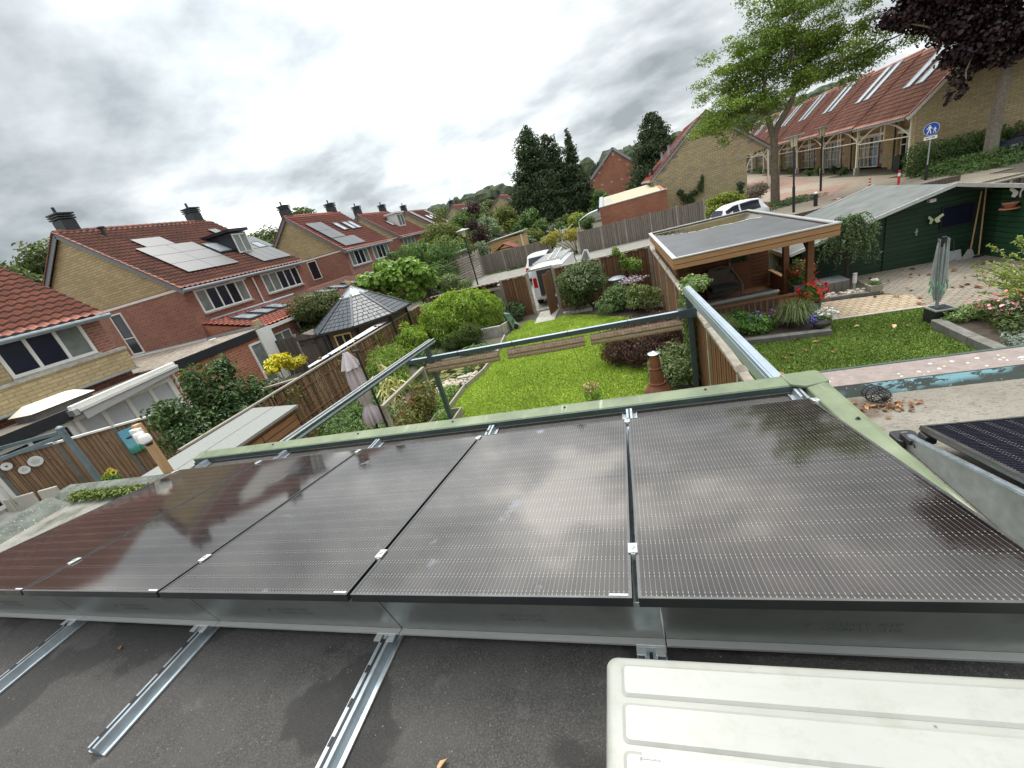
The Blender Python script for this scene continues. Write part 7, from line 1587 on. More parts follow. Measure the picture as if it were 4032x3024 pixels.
BLUE = m_plain('sign_blue', (0.01,0.07,0.40), 0.4, var=0.03); SWH = m_plain('sign_white', (0.85,0.85,0.85), 0.4, var=0.02)
zc = 2.52
def disc(r, y0, y1, mat, nm): mb = MB(); mb.prism([(r*math.cos(2*PI*q/32), y0, zc+r*math.sin(2*PI*q/32)) for q in range(32)], (0,y1-y0,0)); mb.obj(nm, mat, t, True)
disc(0.30,-0.055,-0.036,SWH,'border'); disc(0.285,-0.060,-0.0555,BLUE,'disc')
def figure(cx, cz, s):
    mb = MB(); y = -0.0605; P_ = lambda pts: mb.prism([(cx+a*s, y, cz+b2*s) for a, b2 in pts], (0,-0.003,0))
    P_([(0.07*math.cos(2*PI*q/12), 0.42+0.07*math.sin(2*PI*q/12)) for q in range(12)]); P_([(-0.10,0.33),(0.10,0.33),(0.08,-0.02),(-0.08,-0.02)]); P_([(-0.08,-0.021),(0.01,-0.021),(-0.12,-0.45),(-0.22,-0.45)]); P_([(0.011,-0.021),(0.08,-0.021),(0.20,-0.45),(0.10,-0.45)]); P_([(-0.101,0.33),(-0.10,0.22),(-0.22,0.02),(-0.27,0.06)]); P_([(0.101,0.33),(0.24,0.06),(0.20,0.02),(0.10,0.20)])
    return mb
figure(-0.07,zc-0.01,0.44).obj('adult_pictogram', SWH, t, True); figure(0.13,zc-0.07,0.28).obj('child_pictogram', SWH, t, True)
MB().box(-0.25,0.25,-0.055,-0.038,2.03,2.19).obj('sub_plate', SWH, t, True); mb = MB(); mb.box(0.06,0.16,-0.0575,-0.0555,2.09,2.14); mb.box(-0.18,-0.06,-0.0575,-0.0555,2.09,2.13); mb.box(-0.03,0.04,-0.0575,-0.0555,2.12,2.15); mb.obj('plate_symbol', LETTER, t, True)
t = thing('bollard', 'black bollard with white top band on the paving by the nearer lamp', 'bollard', (15.97,26.26,PZ)); MB().tube([(0,0,0),(0,0,0.70)], 0.10, 14).obj('post', DARKP, t, True); MB().lathe([(0.10,0.70),(0.10,0.76),(0.06,0.80)], (0,0,0), 14).obj('top_band', SWH, t, True)
REDP = m_plain('signal_red', (0.62,0.03,0.03), 0.4, var=0.05)
for (x, y, h_, lab) in ((20.31,29.94,0.42,'short red and white post on the paving left of the path sign'),(20.35,27.12,0.78,'taller red post with white band just left of the path sign')):
    t = thing('traffic_post', lab, 'traffic post', (x,y,PZ+0.02))
    for q in range(5): MB().tube([(0,0,h_*q/5),(0,0,h_*(q+1)/5)], 0.06, 12).obj('red_section' if q % 2 == 0 or h_ > 0.6 and q != 3 else 'white_section', REDP if (q % 2 == 0 or (h_ > 0.6 and q != 3)) else SWH, t, True)
t = thing('ground_plate', 'small red and white plate lying on the road by the black bollard', 'plate', (17.4,27.0,PZ+0.04)); MB().box(-0.3,0.3,-0.06,0.06,0,0.03).obj('plate', REDP, t, True); MB().box(-0.1,0.1,-0.061,0.061,0.001,0.032).obj('white_band', SWH, t, True)
BIN = m_plain('dark_bin_plastic', (0.02,0.028,0.025), 0.5)
for (x, y, lab) in ((23.95,34.0,'dark wheelie bin at the door of the nearest row house, left one'),(24.6,33.4,'dark wheelie bin half behind the clipped hedge')):
    t = thing('wheelie_bin', lab, 'bin', (x,y,PZ), 0.2); mb = MB(); mb.add([(-0.24,-0.24,0.05),(0.24,-0.24,0.05),(0.24,0.24,0.05),(-0.24,0.24,0.05),(-0.29,-0.3,0.95),(0.29,-0.3,0.95),(0.29,0.3,0.95),(-0.29,0.3,0.95)],[(0,3,2,1),(0,1,5,4),(1,2,6,5),(2,3,7,6),(3,0,4,7),(4,5,6,7)]); mb.obj('body', BIN, t, True); MB().prism([(-0.31,-0.33,0.952),(-0.31,0.33,0.952),(-0.31,0.33,1.05),(-0.31,0.0,1.09),(-0.31,-0.33,1.0)], (0.62,0,0)).obj('lid', BIN, t, True)
# alley fences and sheds
board_fence('alley_fence', 'weathered grey board fence left of the white vans', (-6.3,31.3), (-0.3,31.0), -2.42, -0.72, WOOD_GR, posts=1.8, postmat=WOOD_GREY, board=0.17)
board_fence('alley_fence', 'weathered grey board fence before the orange brick garage', (2.0,30.1), (10.75,29.9), -2.42, -0.68, WOOD_GR, posts=1.8, postmat=WOOD_GREY, board=0.17)
t = thing('slatted_fence', 'fence of horizontal grey slats with gaps beside the black disc lamp', 'fence', (-7.2,28,-2.4))
for (A_, B_) in (((-7.4,25.5),(-6.9,28.5)),((-6.9,28.5),(-6.35,31.2))):
    mb = MB()
    for q in range(11): mb.bar((A_[0],A_[1],-2.25+q*0.185),(B_[0],B_[1],-2.25+q*0.185),0.025,0.11)
    mb.obj('slat_panel', WOOD_GREY, t); MB().box(B_[0]-0.05,B_[0]+0.05,B_[1]-0.05,B_[1]+0.05,-2.4,-0.15).obj('post', WOOD_GREY, t)
t = thing('small_shed', 'low grey felt roofed shed behind the slatted fence', 'shed', (-8.2,29.5,-2.4)); MB().box(-9.4,-7.2,28,31,-2.4,-0.1).obj('wall', WOOD_GR, t); MB().prism([(-9.6,27.8,-0.05),(-7.0,27.8,0.10),(-7.0,31.2,0.10),(-9.6,31.2,-0.05)], (0,0,0.08)).obj('roof', FELTG, t)
YWD = m_wood('yellow_shed_boards', (0.62,0.43,0.19), (0.44,0.28,0.11), 0.2, 'z')
t = thing('yellow_shed', 'light yellow wooden garden house behind the grey fence', 'shed', (-5,36,-2.3)); MB().box(-6.6,-3.5,36,39,-2.3,-0.05).obj('wall', YWD, t); MB().prism([(-6.8,35.85,-0.10),(-3.3,35.85,0.12),(-3.3,39.2,0.12),(-6.8,39.2,-0.10)], (0,0,0.09)).obj('roof', FELTG, t); MB().box(-3.52,-3.42,35.93,36.0,-2.3,-0.02).obj('corner_board', WHITE, t); MB().lathe([(0.1,0),(0.1,0.05)], (0,0,0), 12).xf(Matrix.Translation((-3.95,35.98,-0.55)) @ Matrix.Rotation(PI/2,4,'X')).obj('wall_light', ZINC, t)
t = thing('playhouse', 'small wooden playhouse with dark red pitched roof behind the grey fence', 'playhouse', (-4.5,33.6,-2.3)); MB().box(-5.3,-3.7,33,34.4,-2.3,-0.75).obj('wall', YWD, t); MB().prism([(-5.5,32.85,-0.82),(-4.5,32.85,-0.30),(-3.5,32.85,-0.82),(-4.5,32.85,-0.40)], (0,1.7,0)).obj('roof', m_plain('dark_red_roof', (0.17,0.035,0.035), 0.8), t)
t = thing('clothes_airer', 'white open rotary airer with cloths behind the fence', 'clothes dryer', (0.1,36,-2.3)); MB().tube([(0,0,0),(0,0,1.9)], 0.03, 8).obj('pole', WHITE, t, True)
for q in range(4): a = q*PI/2+0.5; MB().tube([(0,0,1.4),(1.3*math.cos(a),1.3*math.sin(a),1.95)], 0.02, 6).obj('arm', WHITE, t, True)
MB().box(-0.5,-0.1,-0.1,-0.09,1.2,1.7).obj('hanging_cloth', LBLW, t, True); MB().box(0.1,0.6,0.2,0.21,1.2,1.75).obj('hanging_cloth', LBLW, t, True)
t = thing('patio_awning', 'pale blue striped awning at the corner of the orange brick garage', 'awning', (2.8,41,-0.5)); mb = MB()
for q in range(6): f0, f1 = q/6, (q+1)/6; mb.prism([(1.5+1.9*f0,40,-0.45+0.55*f0+0.12*math.sin(PI*f0)),(1.5+1.9*f1,40,-0.45+0.55*f1+0.12*math.sin(PI*f1)),(1.5+1.9*f1,42.5,-0.45+0.55*f1+0.12*math.sin(PI*f1)),(1.5+1.9*f0,42.5,-0.45+0.55*f0+0.12*math.sin(PI*f0))], (0,0,0.03))
mb.obj('canvas', m_plain('pale_canvas', (0.62,0.68,0.68), 0.8), t); MB().box(1.5,1.56,40,40.06,-2.3,-0.46).obj('post', WHITE, t)
t = thing('long_low_roof', 'low garage row with pale roofs beneath the dark conifers', 'garage row', (-4,78,-2)); MB().box(-12,3,78,82,-2.3,0.2).obj('wall', WHITE, t); MB().box(-12.3,3.3,77.7,82.3,0.201,0.5).obj('roof', CONC, t)

# ------------------------------------------------------------------ trees and shrubs
BARK = m_plain('grey_brown_bark', (0.17,0.13,0.095), 0.95, var=0.35, scale=7, bump=0.8); BARKD = m_plain('dark_bark', (0.05,0.038,0.03), 0.95, var=0.3, scale=7, bump=0.6); BARKL = m_plain('pale_bark', (0.24,0.205,0.165), 0.95, var=0.3, scale=9, bump=0.8)
def shrub(label, blobs, n, size, mat, name='shrub', cat='shrub', stem=None, group=None, bark=None, **kw):
    c = blobs[0][0]; zb = min(b[0][2]-b[1][2] for b in blobs) if stem is None else stem
    t = thing(name, label, cat, (c[0], c[1], zb), 0, group)
    foliage('foliage', blobs, n, size, mat, t, **kw)
    mb = MB()
    for b in blobs[:6]:
        p0 = Vector((c[0]+random.gauss(0,0.03), c[1]+random.gauss(0,0.03), zb)); p1 = Vector(b[0])+Vector((0,0,b[1][2]*0.3)); h_ = (p1-p0).length
        mb.tube([p0, p0.lerp(p1,0.5)+Vector((random.gauss(0,0.04),random.gauss(0,0.04),0.05*h_)), p1], [0.022*h_**0.5+0.005, 0.016*h_**0.5, 0.006], 6)
    mb.obj('stem', bark or BARKD, t); return t
DKG = m_leaf('dark_glossy_leaf', (0.035,0.075,0.022), (0.085,0.14,0.045), (0.20,0.27,0.12), rough=0.35); MDG = m_leaf('garden_green_leaf', (0.06,0.125,0.03), (0.13,0.21,0.06))
BAM = m_leaf('bamboo_leaf', (0.19,0.31,0.04), (0.34,0.46,0.08), (0.52,0.60,0.17)); CATL = m_leaf('catalpa_leaf', (0.12,0.23,0.03), (0.22,0.34,0.06), (0.36,0.46,0.13), rough=0.4)
OLV = m_leaf('olive_leaf', (0.09,0.12,0.025), (0.17,0.20,0.05)); PURP = m_leaf('purple_leaf', (0.035,0.018,0.022), (0.085,0.04,0.042), trans=0.15); PMAP = m_leaf('copper_maple_leaf', (0.018,0.009,0.012), (0.05,0.022,0.026), (0.12,0.07,0.07), rough=0.35, trans=0.12)
REDM = m_leaf('laceleaf_maple', (0.075,0.038,0.032), (0.15,0.078,0.062), (0.25,0.15,0.12)); YLW = m_leaf('yellow_leaf', (0.62,0.55,0.03), (0.82,0.74,0.08)); YGR = m_leaf('yellow_green_leaf', (0.16,0.22,0.03), (0.36,0.40,0.07)); GREYL = m_leaf('silver_leaf', (0.12,0.17,0.10), (0.27,0.33,0.21)); BRN = m_leaf('brown_shrub_leaf', (0.13,0.105,0.085), (0.25,0.20,0.165)); LOC = m_leaf('locust_leaf', (0.10,0.17,0.03), (0.22,0.32,0.05), (0.40,0.48,0.10)); CONI = m_leaf('conifer_needles', (0.038,0.066,0.032), (0.085,0.125,0.058), (0.16,0.14,0.09), rough=0.7, trans=0.12); FARG = m_leaf('far_tree_leaf', (0.07,0.105,0.035), (0.15,0.185,0.065)); YBLT = m_leaf('fan_shrub_leaf', (0.20,0.29,0.05), (0.38,0.46,0.13))
shrub('large dark glossy leaved bush between side fence and grey topped shed', [((-6.5,5.2,-1.75),(0.9,1.3,1.1)),((-6.4,4.3,-1.35),(0.6,0.7,0.65)),((-6.5,5.6,-0.75),(0.55,0.75,0.75)),((-6.5,6.6,-1.5),(0.6,0.75,0.6)),((-6.4,5.0,-0.35),(0.25,0.3,0.45)),((-6.5,6.1,-0.3),(0.25,0.3,0.4)),((-6.4,4.0,-0.75),(0.25,0.4,0.4))], 9500, 0.115, DKG, stem=-3, lump=0.35)
o = shrub('shrub with bright yellow leaves before the dark tool cabinet', [((-7.2,8.55,-0.95),(0.42,0.42,0.22)),((-7.15,8.25,-1.12),(0.28,0.28,0.18)),((-7.2,9.25,-1.3),(0.32,0.4,0.18)),((-7.2,8.85,-1.15),(0.3,0.3,0.15))], 850, 0.15, YLW, stem=-2.6, bark=WOOD_GREY, shell=0.7)
foliage('foliage', [((-7.2,9.5,-1.28),(0.25,0.32,0.16))], 260, 0.09, m_leaf('ytree_olive', (0.25,0.22,0.04), (0.42,0.36,0.06), (0.35,0.06,0.03)), o)
shrub('dense clipped laurel hedge behind the gazebo', clumps(-11.9,17.0,-1.1,1.8,1.0,1.3,20,0.8,3), 15000, 0.13, m_leaf('laurel_leaf', (0.05,0.085,0.025), (0.12,0.15,0.05), (0.25,0.12,0.06)), name='hedge', cat='hedge', stem=-3, lump=0.1)
shrub('catalpa tree with a low dome of big bright leaves behind the gazebo', clumps(-8.3,20.2,-0.35,2.5,1.8,1.35,38,0.55,5,0.8), 8500, 0.24, CATL, name='tree', cat='tree', stem=-3, aspect=0.8, droop=0.7, tilt=0.5, bark=BARK)
shrub('tall green thicket of elder left of the disc lamp', clumps(-8.9,26.5,-0.2,2.2,1.6,2.0,15,0.9,7), 7000, 0.17, MDG, name='bush', cat='bush', stem=-2.6)
shrub('dark viburnum bush in front of the green thicket', clumps(-7.4,22.5,-1.3,1.0,0.9,1.2,7,0.6,8), 3000, 0.13, m_leaf('viburnum_leaf', (0.05,0.08,0.045), (0.11,0.14,0.09)), name='bush', cat='bush', stem=-3)
shrub('pale leaved bush beside the foot of the disc lamp', clumps(-5.6,22.6,-1.5,0.9,0.8,1.0,7,0.5,9), 2600, 0.12, m_leaf('pale_viburnum', (0.11,0.16,0.06), (0.22,0.28,0.13)), name='bush', cat='bush', stem=-2.9)
shrub('round olive green maple over the far gardens', clumps(-12.4,40,1.3,2.2,2.0,2.6,14,1.25,10), 6500, 0.22, OLV, name='tree', cat='tree', stem=-2.4, bark=BARK)
shrub('narrow purple plum tree beside the olive maple', clumps(-7.9,38,1.4,0.7,0.7,2.0,9,0.6,11), 2600, 0.17, PURP, name='tree', cat='tree', stem=-2.4)
shrub('slim silver leaved tree behind the slatted fence', clumps(-6.6,33.4,-0.3,0.4,0.4,1.5,8,0.4,12), 1500, 0.13, GREYL, name='tree', cat='tree', stem=-2.4)
shrub('bright bamboo hedge, the wide clump before the log store', [((-3.5,14.4,-2.1),(0.95,0.9,1.1)),((-2.4,14.7,-1.95),(0.95,0.8,1.05)),((-1.45,15.0,-2.1),(0.75,0.7,1.0)),((-3.0,15.0,-1.5),(0.8,0.6,0.65)),((-2.0,15.2,-1.45),(0.6,0.5,0.55))], 17000, 0.16, BAM, name='bamboo', cat='bamboo', aspect=0.2, droop=1.2, stem=-3)
shrub('small bright bamboo tuft beside the far part of the bamboo fence', [((-4.15,12.5,-2.2),(0.6,0.6,0.75)),((-4.2,12.1,-2.6),(0.5,0.5,0.4))], 3600, 0.15, BAM, name='bamboo', cat='bamboo', aspect=0.2, droop=1.0, stem=-3)
shrub('feathery green bamboo behind the corn plant', [((-3.9,9.6,-2.35),(0.8,0.85,0.7)),((-4.2,10.6,-2.3),(0.6,0.7,0.65)),((-3.3,8.8,-2.7),(0.7,0.6,0.4))], 5200, 0.13, m_leaf('soft_bamboo_leaf', (0.14,0.23,0.04), (0.27,0.36,0.09)), name='bamboo', cat='bamboo', aspect=0.22, droop=0.9, stem=-3)
shrub('large shrub with dull green leaves right of the open gate', clumps(2.95,15.1,-1.75,0.75,0.6,1.15,13,0.55,14), 7000, 0.11, m_leaf('weigela_leaf', (0.06,0.095,0.035), (0.15,0.20,0.09), (0.27,0.31,0.17)), stem=-3)
shrub('low rounded shrub next to the dull green one', clumps(4.25,14.0,-2.5,0.5,0.45,0.35,7,0.38,15), 2400, 0.09, m_leaf('hydrangea_leaf', (0.07,0.13,0.04), (0.15,0.22,0.08)), stem=-3)
o = shrub('shrub topped with mauve flower heads by the slatted fence', clumps(5.25,13.4,-2.35,0.5,0.55,0.45,8,0.42,16), 2700, 0.10, m_leaf('buddleja_leaf', (0.13,0.18,0.06), (0.25,0.29,0.12)), stem=-3); foliage('blossoms', [((5.1,13.7,-1.75),(0.5,0.3,0.12))], 220, 0.07, FLM, o, 0.8)
shrub('thin young tree with pale green tips against the rear fence', [((4.9,16.1,-1.4),(0.18,0.18,0.35)),((4.6,16.1,-0.9),(0.2,0.15,0.2)),((5.3,15.9,-1.6),(0.35,0.3,0.35))], 420, 0.13, LG1, name='tree', cat='tree', stem=-3, shell=0.8)
shrub('small dark camellia before the brown fence left of the gate', clumps(-0.3,16.0,-2.45,0.3,0.3,0.35,6,0.28,17), 1300, 0.09, DKG, stem=-3)
shrub('laceleaf maple, low reddish brown dome on the lawn edge', [((4.95,8.6,-2.45),(1.0,0.8,0.5)),((5.5,8.7,-2.3),(0.6,0.65,0.5)),((4.4,8.45,-2.6),(0.55,0.55,0.35)),((5.1,8.0,-2.6),(0.75,0.55,0.35)),((4.9,9.3,-2.4),(0.8,0.5,0.4))], 13000, 0.085, REDM, aspect=0.2, droop=1.3, stem=-3)
shrub('low green shrubs around the foot of the chimney stove', clumps(5.55,6.9,-2.6,0.35,0.7,0.3,8,0.32,18), 2600, 0.08, m_leaf('low_shrub_leaf', (0.10,0.15,0.06), (0.22,0.27,0.12)), stem=-3)
shrub('ivy like climber around the right pergola post', [((5.98,6.4,-1.0),(0.2,0.35,0.4)),((5.95,6.5,-1.7),(0.14,0.3,0.5)),((5.98,6.55,-2.5),(0.18,0.35,0.6)),((6.2,6.9,-0.75),(0.3,0.5,0.15))], 2600, 0.075, m_leaf('climber_bright', (0.10,0.17,0.05), (0.24,0.30,0.12)), name='climber', cat='climbing plant', stem=-3)
shrub('tall fern clump behind the pond', [((-1.85,13.2,-2.5),(0.6,0.5,0.45)),((-2.6,13.0,-2.65),(0.5,0.45,0.35))], 2600, 0.15, m_leaf('fern_leaf', (0.08,0.13,0.035), (0.16,0.22,0.07)), name='fern', cat='fern', aspect=0.15, droop=0.2, stem=-3)
shrub('low planting along the far bank of the pond', [((-3.3,11.7,-2.8),(0.6,0.6,0.3)),((-1.2,11.9,-2.85),(0.7,0.4,0.2)),((-0.75,9.6,-2.8),(0.2,0.25,0.2))], 1500, 0.10, MDG, name='plant', cat='plant', stem=-3)
shrub('low green groundcover under the closed parasol', [((-2.9,5.6,-2.8),(0.9,0.8,0.3)),((-3.9,6.5,-2.75),(0.7,0.9,0.35)),((-2.0,6.8,-2.85),(0.8,0.7,0.2)),((-3.6,8.0,-2.75),(0.8,0.9,0.35))], 4200, 0.10, MDG, name='plant', cat='plant', stem=-3)
shrub('fresh green herbs in the timber edged box and pond bank', [((-0.75,6.9,-2.85),(0.25,0.7,0.2)),((-0.9,7.8,-2.85),(0.35,0.6,0.2)),((-0.3,6.1,-2.75),(0.25,0.3,0.1))], 1700, 0.07, LG1, name='plant', cat='plant', stem=-3)
o = shrub('small shrub with pinkish tips just beyond the roof edge', [((3.65,6.2,-2.75),(0.22,0.22,0.25))], 300, 0.06, LG1, name='plant', cat='plant', stem=-3); foliage('blossoms', [((3.65,6.2,-2.55),(0.2,0.2,0.15))], 110, 0.05, m_leaf('peach_petal', (0.7,0.35,0.25), (0.8,0.55,0.42)), o)
# dried corn
t = thing('corn_plant', 'dry yellowing corn stalks behind the closed parasol', 'plant', (-2.6,7.4,-3)); CORN = m_leaf('dry_corn_leaf', (0.45,0.42,0.16), (0.62,0.56,0.30), trans=0.3)
mb = MB()
for (x, y) in ((-2.6,7.4),(-2.35,7.1),(-2.75,7.8),(-2.1,7.3)): mb.tube([(x,y,-3),(x+0.05,y,-2.2),(x+0.02,y+0.05,-1.35)], 0.018, 6)
mb.obj('stalk', m_plain('corn_stalk', (0.45,0.42,0.2), 0.8), t); mb = MB()
for q in range(34):
    x, y = random.choice(((-2.6,7.4),(-2.35,7.1),(-2.75,7.8),(-2.1,7.3))); z = random.uniform(-2.8,-1.5); a = random.uniform(0,2*PI); L_ = random.uniform(0.3,0.6); w_ = 0.03; dx, dy = math.cos(a), math.sin(a); ex, ey = -dy*w_, dx*w_
    P3_ = [(x,y,z),(x+dx*L_*0.4,y+dy*L_*0.4,z+0.18),(x+dx*L_*0.8,y+dy*L_*0.8,z+0.05),(x+dx*L_,y+dy*L_,z-0.2)]; wd_ = (0.6,1,0.8,0.05)
    mb.add([(p[0]-ex*k_,p[1]-ey*k_,p[2]) for p, k_ in zip(P3_, wd_)]+[(p[0]+ex*k_,p[1]+ey*k_,p[2]) for p, k_ in zip(P3_, wd_)], [(0,1,5,4),(1,2,6,5),(2,3,7,6)])
mb.obj('leaves', CORN, t)
def tussock(label, x, y, z, r, h_, n, mat, name='grass_clump', cat='ornamental grass'):
    t = thing(name, label, cat, (x,y,z)); a = RNG.uniform(0,2*PI,n); rr = r*RNG.uniform(0.3,1.1,n); hh = h_*RNG.uniform(0.5,1.1,n); bx_ = x+RNG.normal(0,0.06,n)*r; by_ = y+RNG.normal(0,0.06,n)*r; w_ = 0.008
    ca, sa = np.cos(a), np.sin(a); pts = []
    for f, hf in ((0,0),(0.35,0.8),(0.8,1.0),(1.15,0.62)):
        px_2, py_2, pz_2 = bx_+ca*rr*f, by_+sa*rr*f, z+hh*hf; ww = w_*(1-f*0.7)
        pts += [np.stack([px_2-sa*ww, py_2+ca*ww, pz_2],1), np.stack([px_2+sa*ww, py_2-ca*ww, pz_2],1)]
    V = np.stack(pts,1).reshape(-1,3); b_ = np.arange(n)[:,None]*8; F = np.concatenate([b_+np.array([[k,k+1,k+3,k+2]]) for k in (0,2,4)],1).reshape(-1,4); np_mesh('blades', V, F, mat, t); return t
GRS = m_leaf('ornamental_grass', (0.10,0.15,0.05), (0.22,0.27,0.11), (0.42,0.36,0.22))
tussock('arching ornamental grass at the left end of the pavilion bed', 6.95, 9.0, -2.9, 0.55, 0.6, 900, GRS); tussock('arching ornamental grass beside the tall red flower pot', 8.85, 9.0, -2.9, 0.5, 0.62, 900, GRS); tussock('tall yellowing grass behind the pavilion post', 10.4, 14.2, -2.9, 0.8, 1.4, 1300, m_leaf('tall_grass', (0.16,0.2,0.05), (0.36,0.33,0.12)))
o = shrub('leafy perennial with small blue flowers before the railing', [((7.95,9.1,-2.72),(0.5,0.4,0.25)),((7.6,9.4,-2.65),(0.35,0.3,0.3))], 2300, 0.08, m_leaf('perennial_leaf', (0.09,0.20,0.04), (0.18,0.32,0.08)), name='plant', cat='plant', stem=-3); foliage('blossoms', [((8.1,9.2,-2.45),(0.5,0.3,0.12))], 50, 0.05, FLB, o, 0.9)
tussock('slender white flowering plants at the lawn corner by the roof trim', 6.75, 3.6, -3.0, 0.35, 0.5, 120, GRS, 'plant', 'plant'); P = np.stack([RNG.uniform(6.4,7.1,14), RNG.uniform(3.5,4.2,14), RNG.uniform(-2.7,-2.45,14)],1); V,F = leaf_geo(P, np.tile(np.array([0,0,1.]),(14,1)), 0.09, 0.9); tag(np_mesh('white_blossoms', V, F, FLW), 'few loose white blossoms over the lawn corner', 'flowers', kind='stuff')
# weeping larch
t = thing('weeping_larch', 'weeping larch with hanging branches in front of the green shed', 'tree', (11.4,12.2,-3)); mb = MB(); PL = []; MB().tube([(11.4,12.2,-3),(11.38,12.2,-2.2),(11.4,12.15,-1.25)], [0.06,0.05,0.03], 8).obj('trunk', BARKD, t)
for q in range(85):
    a = random.uniform(0,2*PI); R_ = random.uniform(0.25,0.85); z0 = random.uniform(-1.5,-1.05); L_ = random.uniform(0.6,1.75); pth = []
    for k_ in range(9):
        f = k_/8; rr = R_*(1-(1-f)**2.2); z = z0+0.16*math.sin(PI*min(1,f*2))-L_*max(0,f-0.25)**1.2; z = max(z,-2.9); pth.append((11.4+rr*math.cos(a), 12.15+rr*math.sin(a)*0.8, z))
    mb.tube(pth, 0.006, 4)
    for k_ in range(len(pth)-1):
        for s_ in range(5): f = s_/5; PL.append(tuple(pth[k_][j]*(1-f)+pth[k_+1][j]*f+random.gauss(0,0.022) for j in range(3)))
mb.obj('branches', BARKD, t); P = np.array(PL); P = np.concatenate([P, P+RNG.normal(0,0.02,P.shape)]); V, F = leaf_geo(P, rand_dirs(len(P)), 0.055, 0.4, 0.3); np_mesh('needles', V, F, m_leaf('larch_needles', (0.10,0.17,0.07), (0.19,0.28,0.13)), t)
# arching yellow green shrub, right edge
t = thing('arching_shrub', 'feathery yellow green shrub with arching sprays at the right edge', 'shrub', (12.6,7.3,-3)); mb = MB(); PL = []
for q in range(70):
    a = random.uniform(0,2*PI); R_ = random.uniform(0.3,1.15); H_ = random.uniform(0.5,1.55)*(1 if random.random() < .6 else 0.6); pth = [(12.65+R_*f*math.cos(a), 7.35+R_*f*math.sin(a), -2.8+H_*math.sin(min(1.35,f*1.4))) for f in [k_/8 for k_ in range(9)]]; mb.tube(pth, 0.006, 4)
    for k_ in range(2,8):
        for s_ in range(8): f = s_/8; b_ = 0.05*(1-k_/11); PL.append(tuple(pth[k_][j]*(1-f)+pth[k_+1][j]*f+random.gauss(0,b_) for j in range(3)))
mb.obj('branches', BARK, t); P = np.array(PL); V, F = leaf_geo(P, rand_dirs(len(P)), 0.075, 0.35, 0.1); np_mesh('foliage', V, F, YBLT, t)
o = shrub('rose bushes with pink blossoms in the right bed', [((11.95,7.2,-2.6),(0.45,0.35,0.28)),((12.6,6.8,-2.5),(0.5,0.5,0.35)),((11.7,6.7,-2.7),(0.3,0.35,0.15))], 2600, 0.06, m_leaf('rose_leaf', (0.05,0.085,0.025), (0.12,0.16,0.05)), name='rose_bush', cat='rose bush', stem=-3); foliage('blossoms', [((11.9,7.15,-2.42),(0.5,0.4,0.2)),((12.6,6.9,-2.3),(0.5,0.5,0.25))], 260, 0.065, FLP, o, 0.9, shell=0.15)
shrub('low light green conifer carpet behind the dark kerb', [((11.55,7.65,-2.75),(0.35,0.22,0.12)),((11.9,7.75,-2.72),(0.35,0.25,0.14))], 1500, 0.06, m_leaf('light_conifer', (0.15,0.23,0.07), (0.25,0.34,0.13)), name='groundcover', cat='ground cover', stem=-3); shrub('blue grey juniper mat at the near end of the right bed', [((11.6,6.0,-2.78),(0.5,0.5,0.15)),((12.3,5.9,-2.75),(0.5,0.5,0.18))], 2400, 0.05, m_leaf('juniper_leaf', (0.16,0.21,0.18), (0.28,0.34,0.30)), name='groundcover', cat='ground cover', stem=-3)
# tree helper with limbs
def limb(mb, a, b2, r0, r1, k=4, wob=0.12):
    a, b2 = Vector(a), Vector(b2); L_ = (b2-a).length; pts = [a.lerp(b2,i/k)+(Vector((random.gauss(0,1),random.gauss(0,1),random.gauss(0,0.6)))*wob*L_/k if 0 < i < k else Vector()) for i in range(k+1)]; mb.tube(pts, [r0+(r1-r0)*i/k for i in range(k+1)], 8); return pts
t = thing('honey_locust', 'tall forked tree with airy light green crown by the road', 'tree', (15.5,31.2,gz(15.5,31.2)-0.1)); mb = MB()
limb(mb,(15.5,31.2,-2.45),(15.43,31.2,2.15),0.30,0.22,5,0.03); limb(mb,(15.45,31.2,1.95),(16.6,31.2,4.1),0.2,0.14,4,0.1); limb(mb,(15.42,31.2,1.95),(15.05,31.3,3.45),0.2,0.15,3,0.08)
tips = []
lim = [((16.6,31.2,4.1),(17.6,31.6,5.6),0.13),((17.6,31.6,5.6),(18.4,31.9,7.6),0.09),((16.6,31.2,4.1),(18.6,30.6,4.9),0.11),((18.6,30.6,4.9),(21.6,30.2,5.3),0.07),((17.6,31.6,5.6),(20.2,32.0,6.6),0.08),((15.05,31.3,3.45),(13.4,31.3,3.9),0.12),((13.4,31.3,3.9),(11.9,31.3,3.8),0.07),((15.05,31.3,3.45),(14.9,31.5,5.6),0.12),((14.9,31.5,5.6),(13.6,31.6,7.6),0.08),((14.9,31.5,5.6),(15.9,31.8,8.2),0.08),((16.6,31.2,4.1),(16.2,30.6,6.6),0.10),((16.2,30.6,6.6),(16.9,30.4,9.0),0.06),((13.4,31.3,3.9),(12.6,31.0,5.6),0.07)]
for a, b2, r in lim:
    pts = limb(mb,a,b2,r,r*0.5,5,0.25)
    for p in pts[1:]:
        for q in range(3):
            e = p+Vector((random.gauss(0,0.9),random.gauss(0,0.8),random.gauss(0.15,0.5))); limb(mb,p,e,r*0.3,0.012,3,0.3); tips.append(e)
mb.obj('trunk', BARK, t)
bl = [((p.x,p.y,p.z),(random.uniform(0.5,0.95),random.uniform(0.5,0.9),random.uniform(0.22,0.42))) for p in tips]
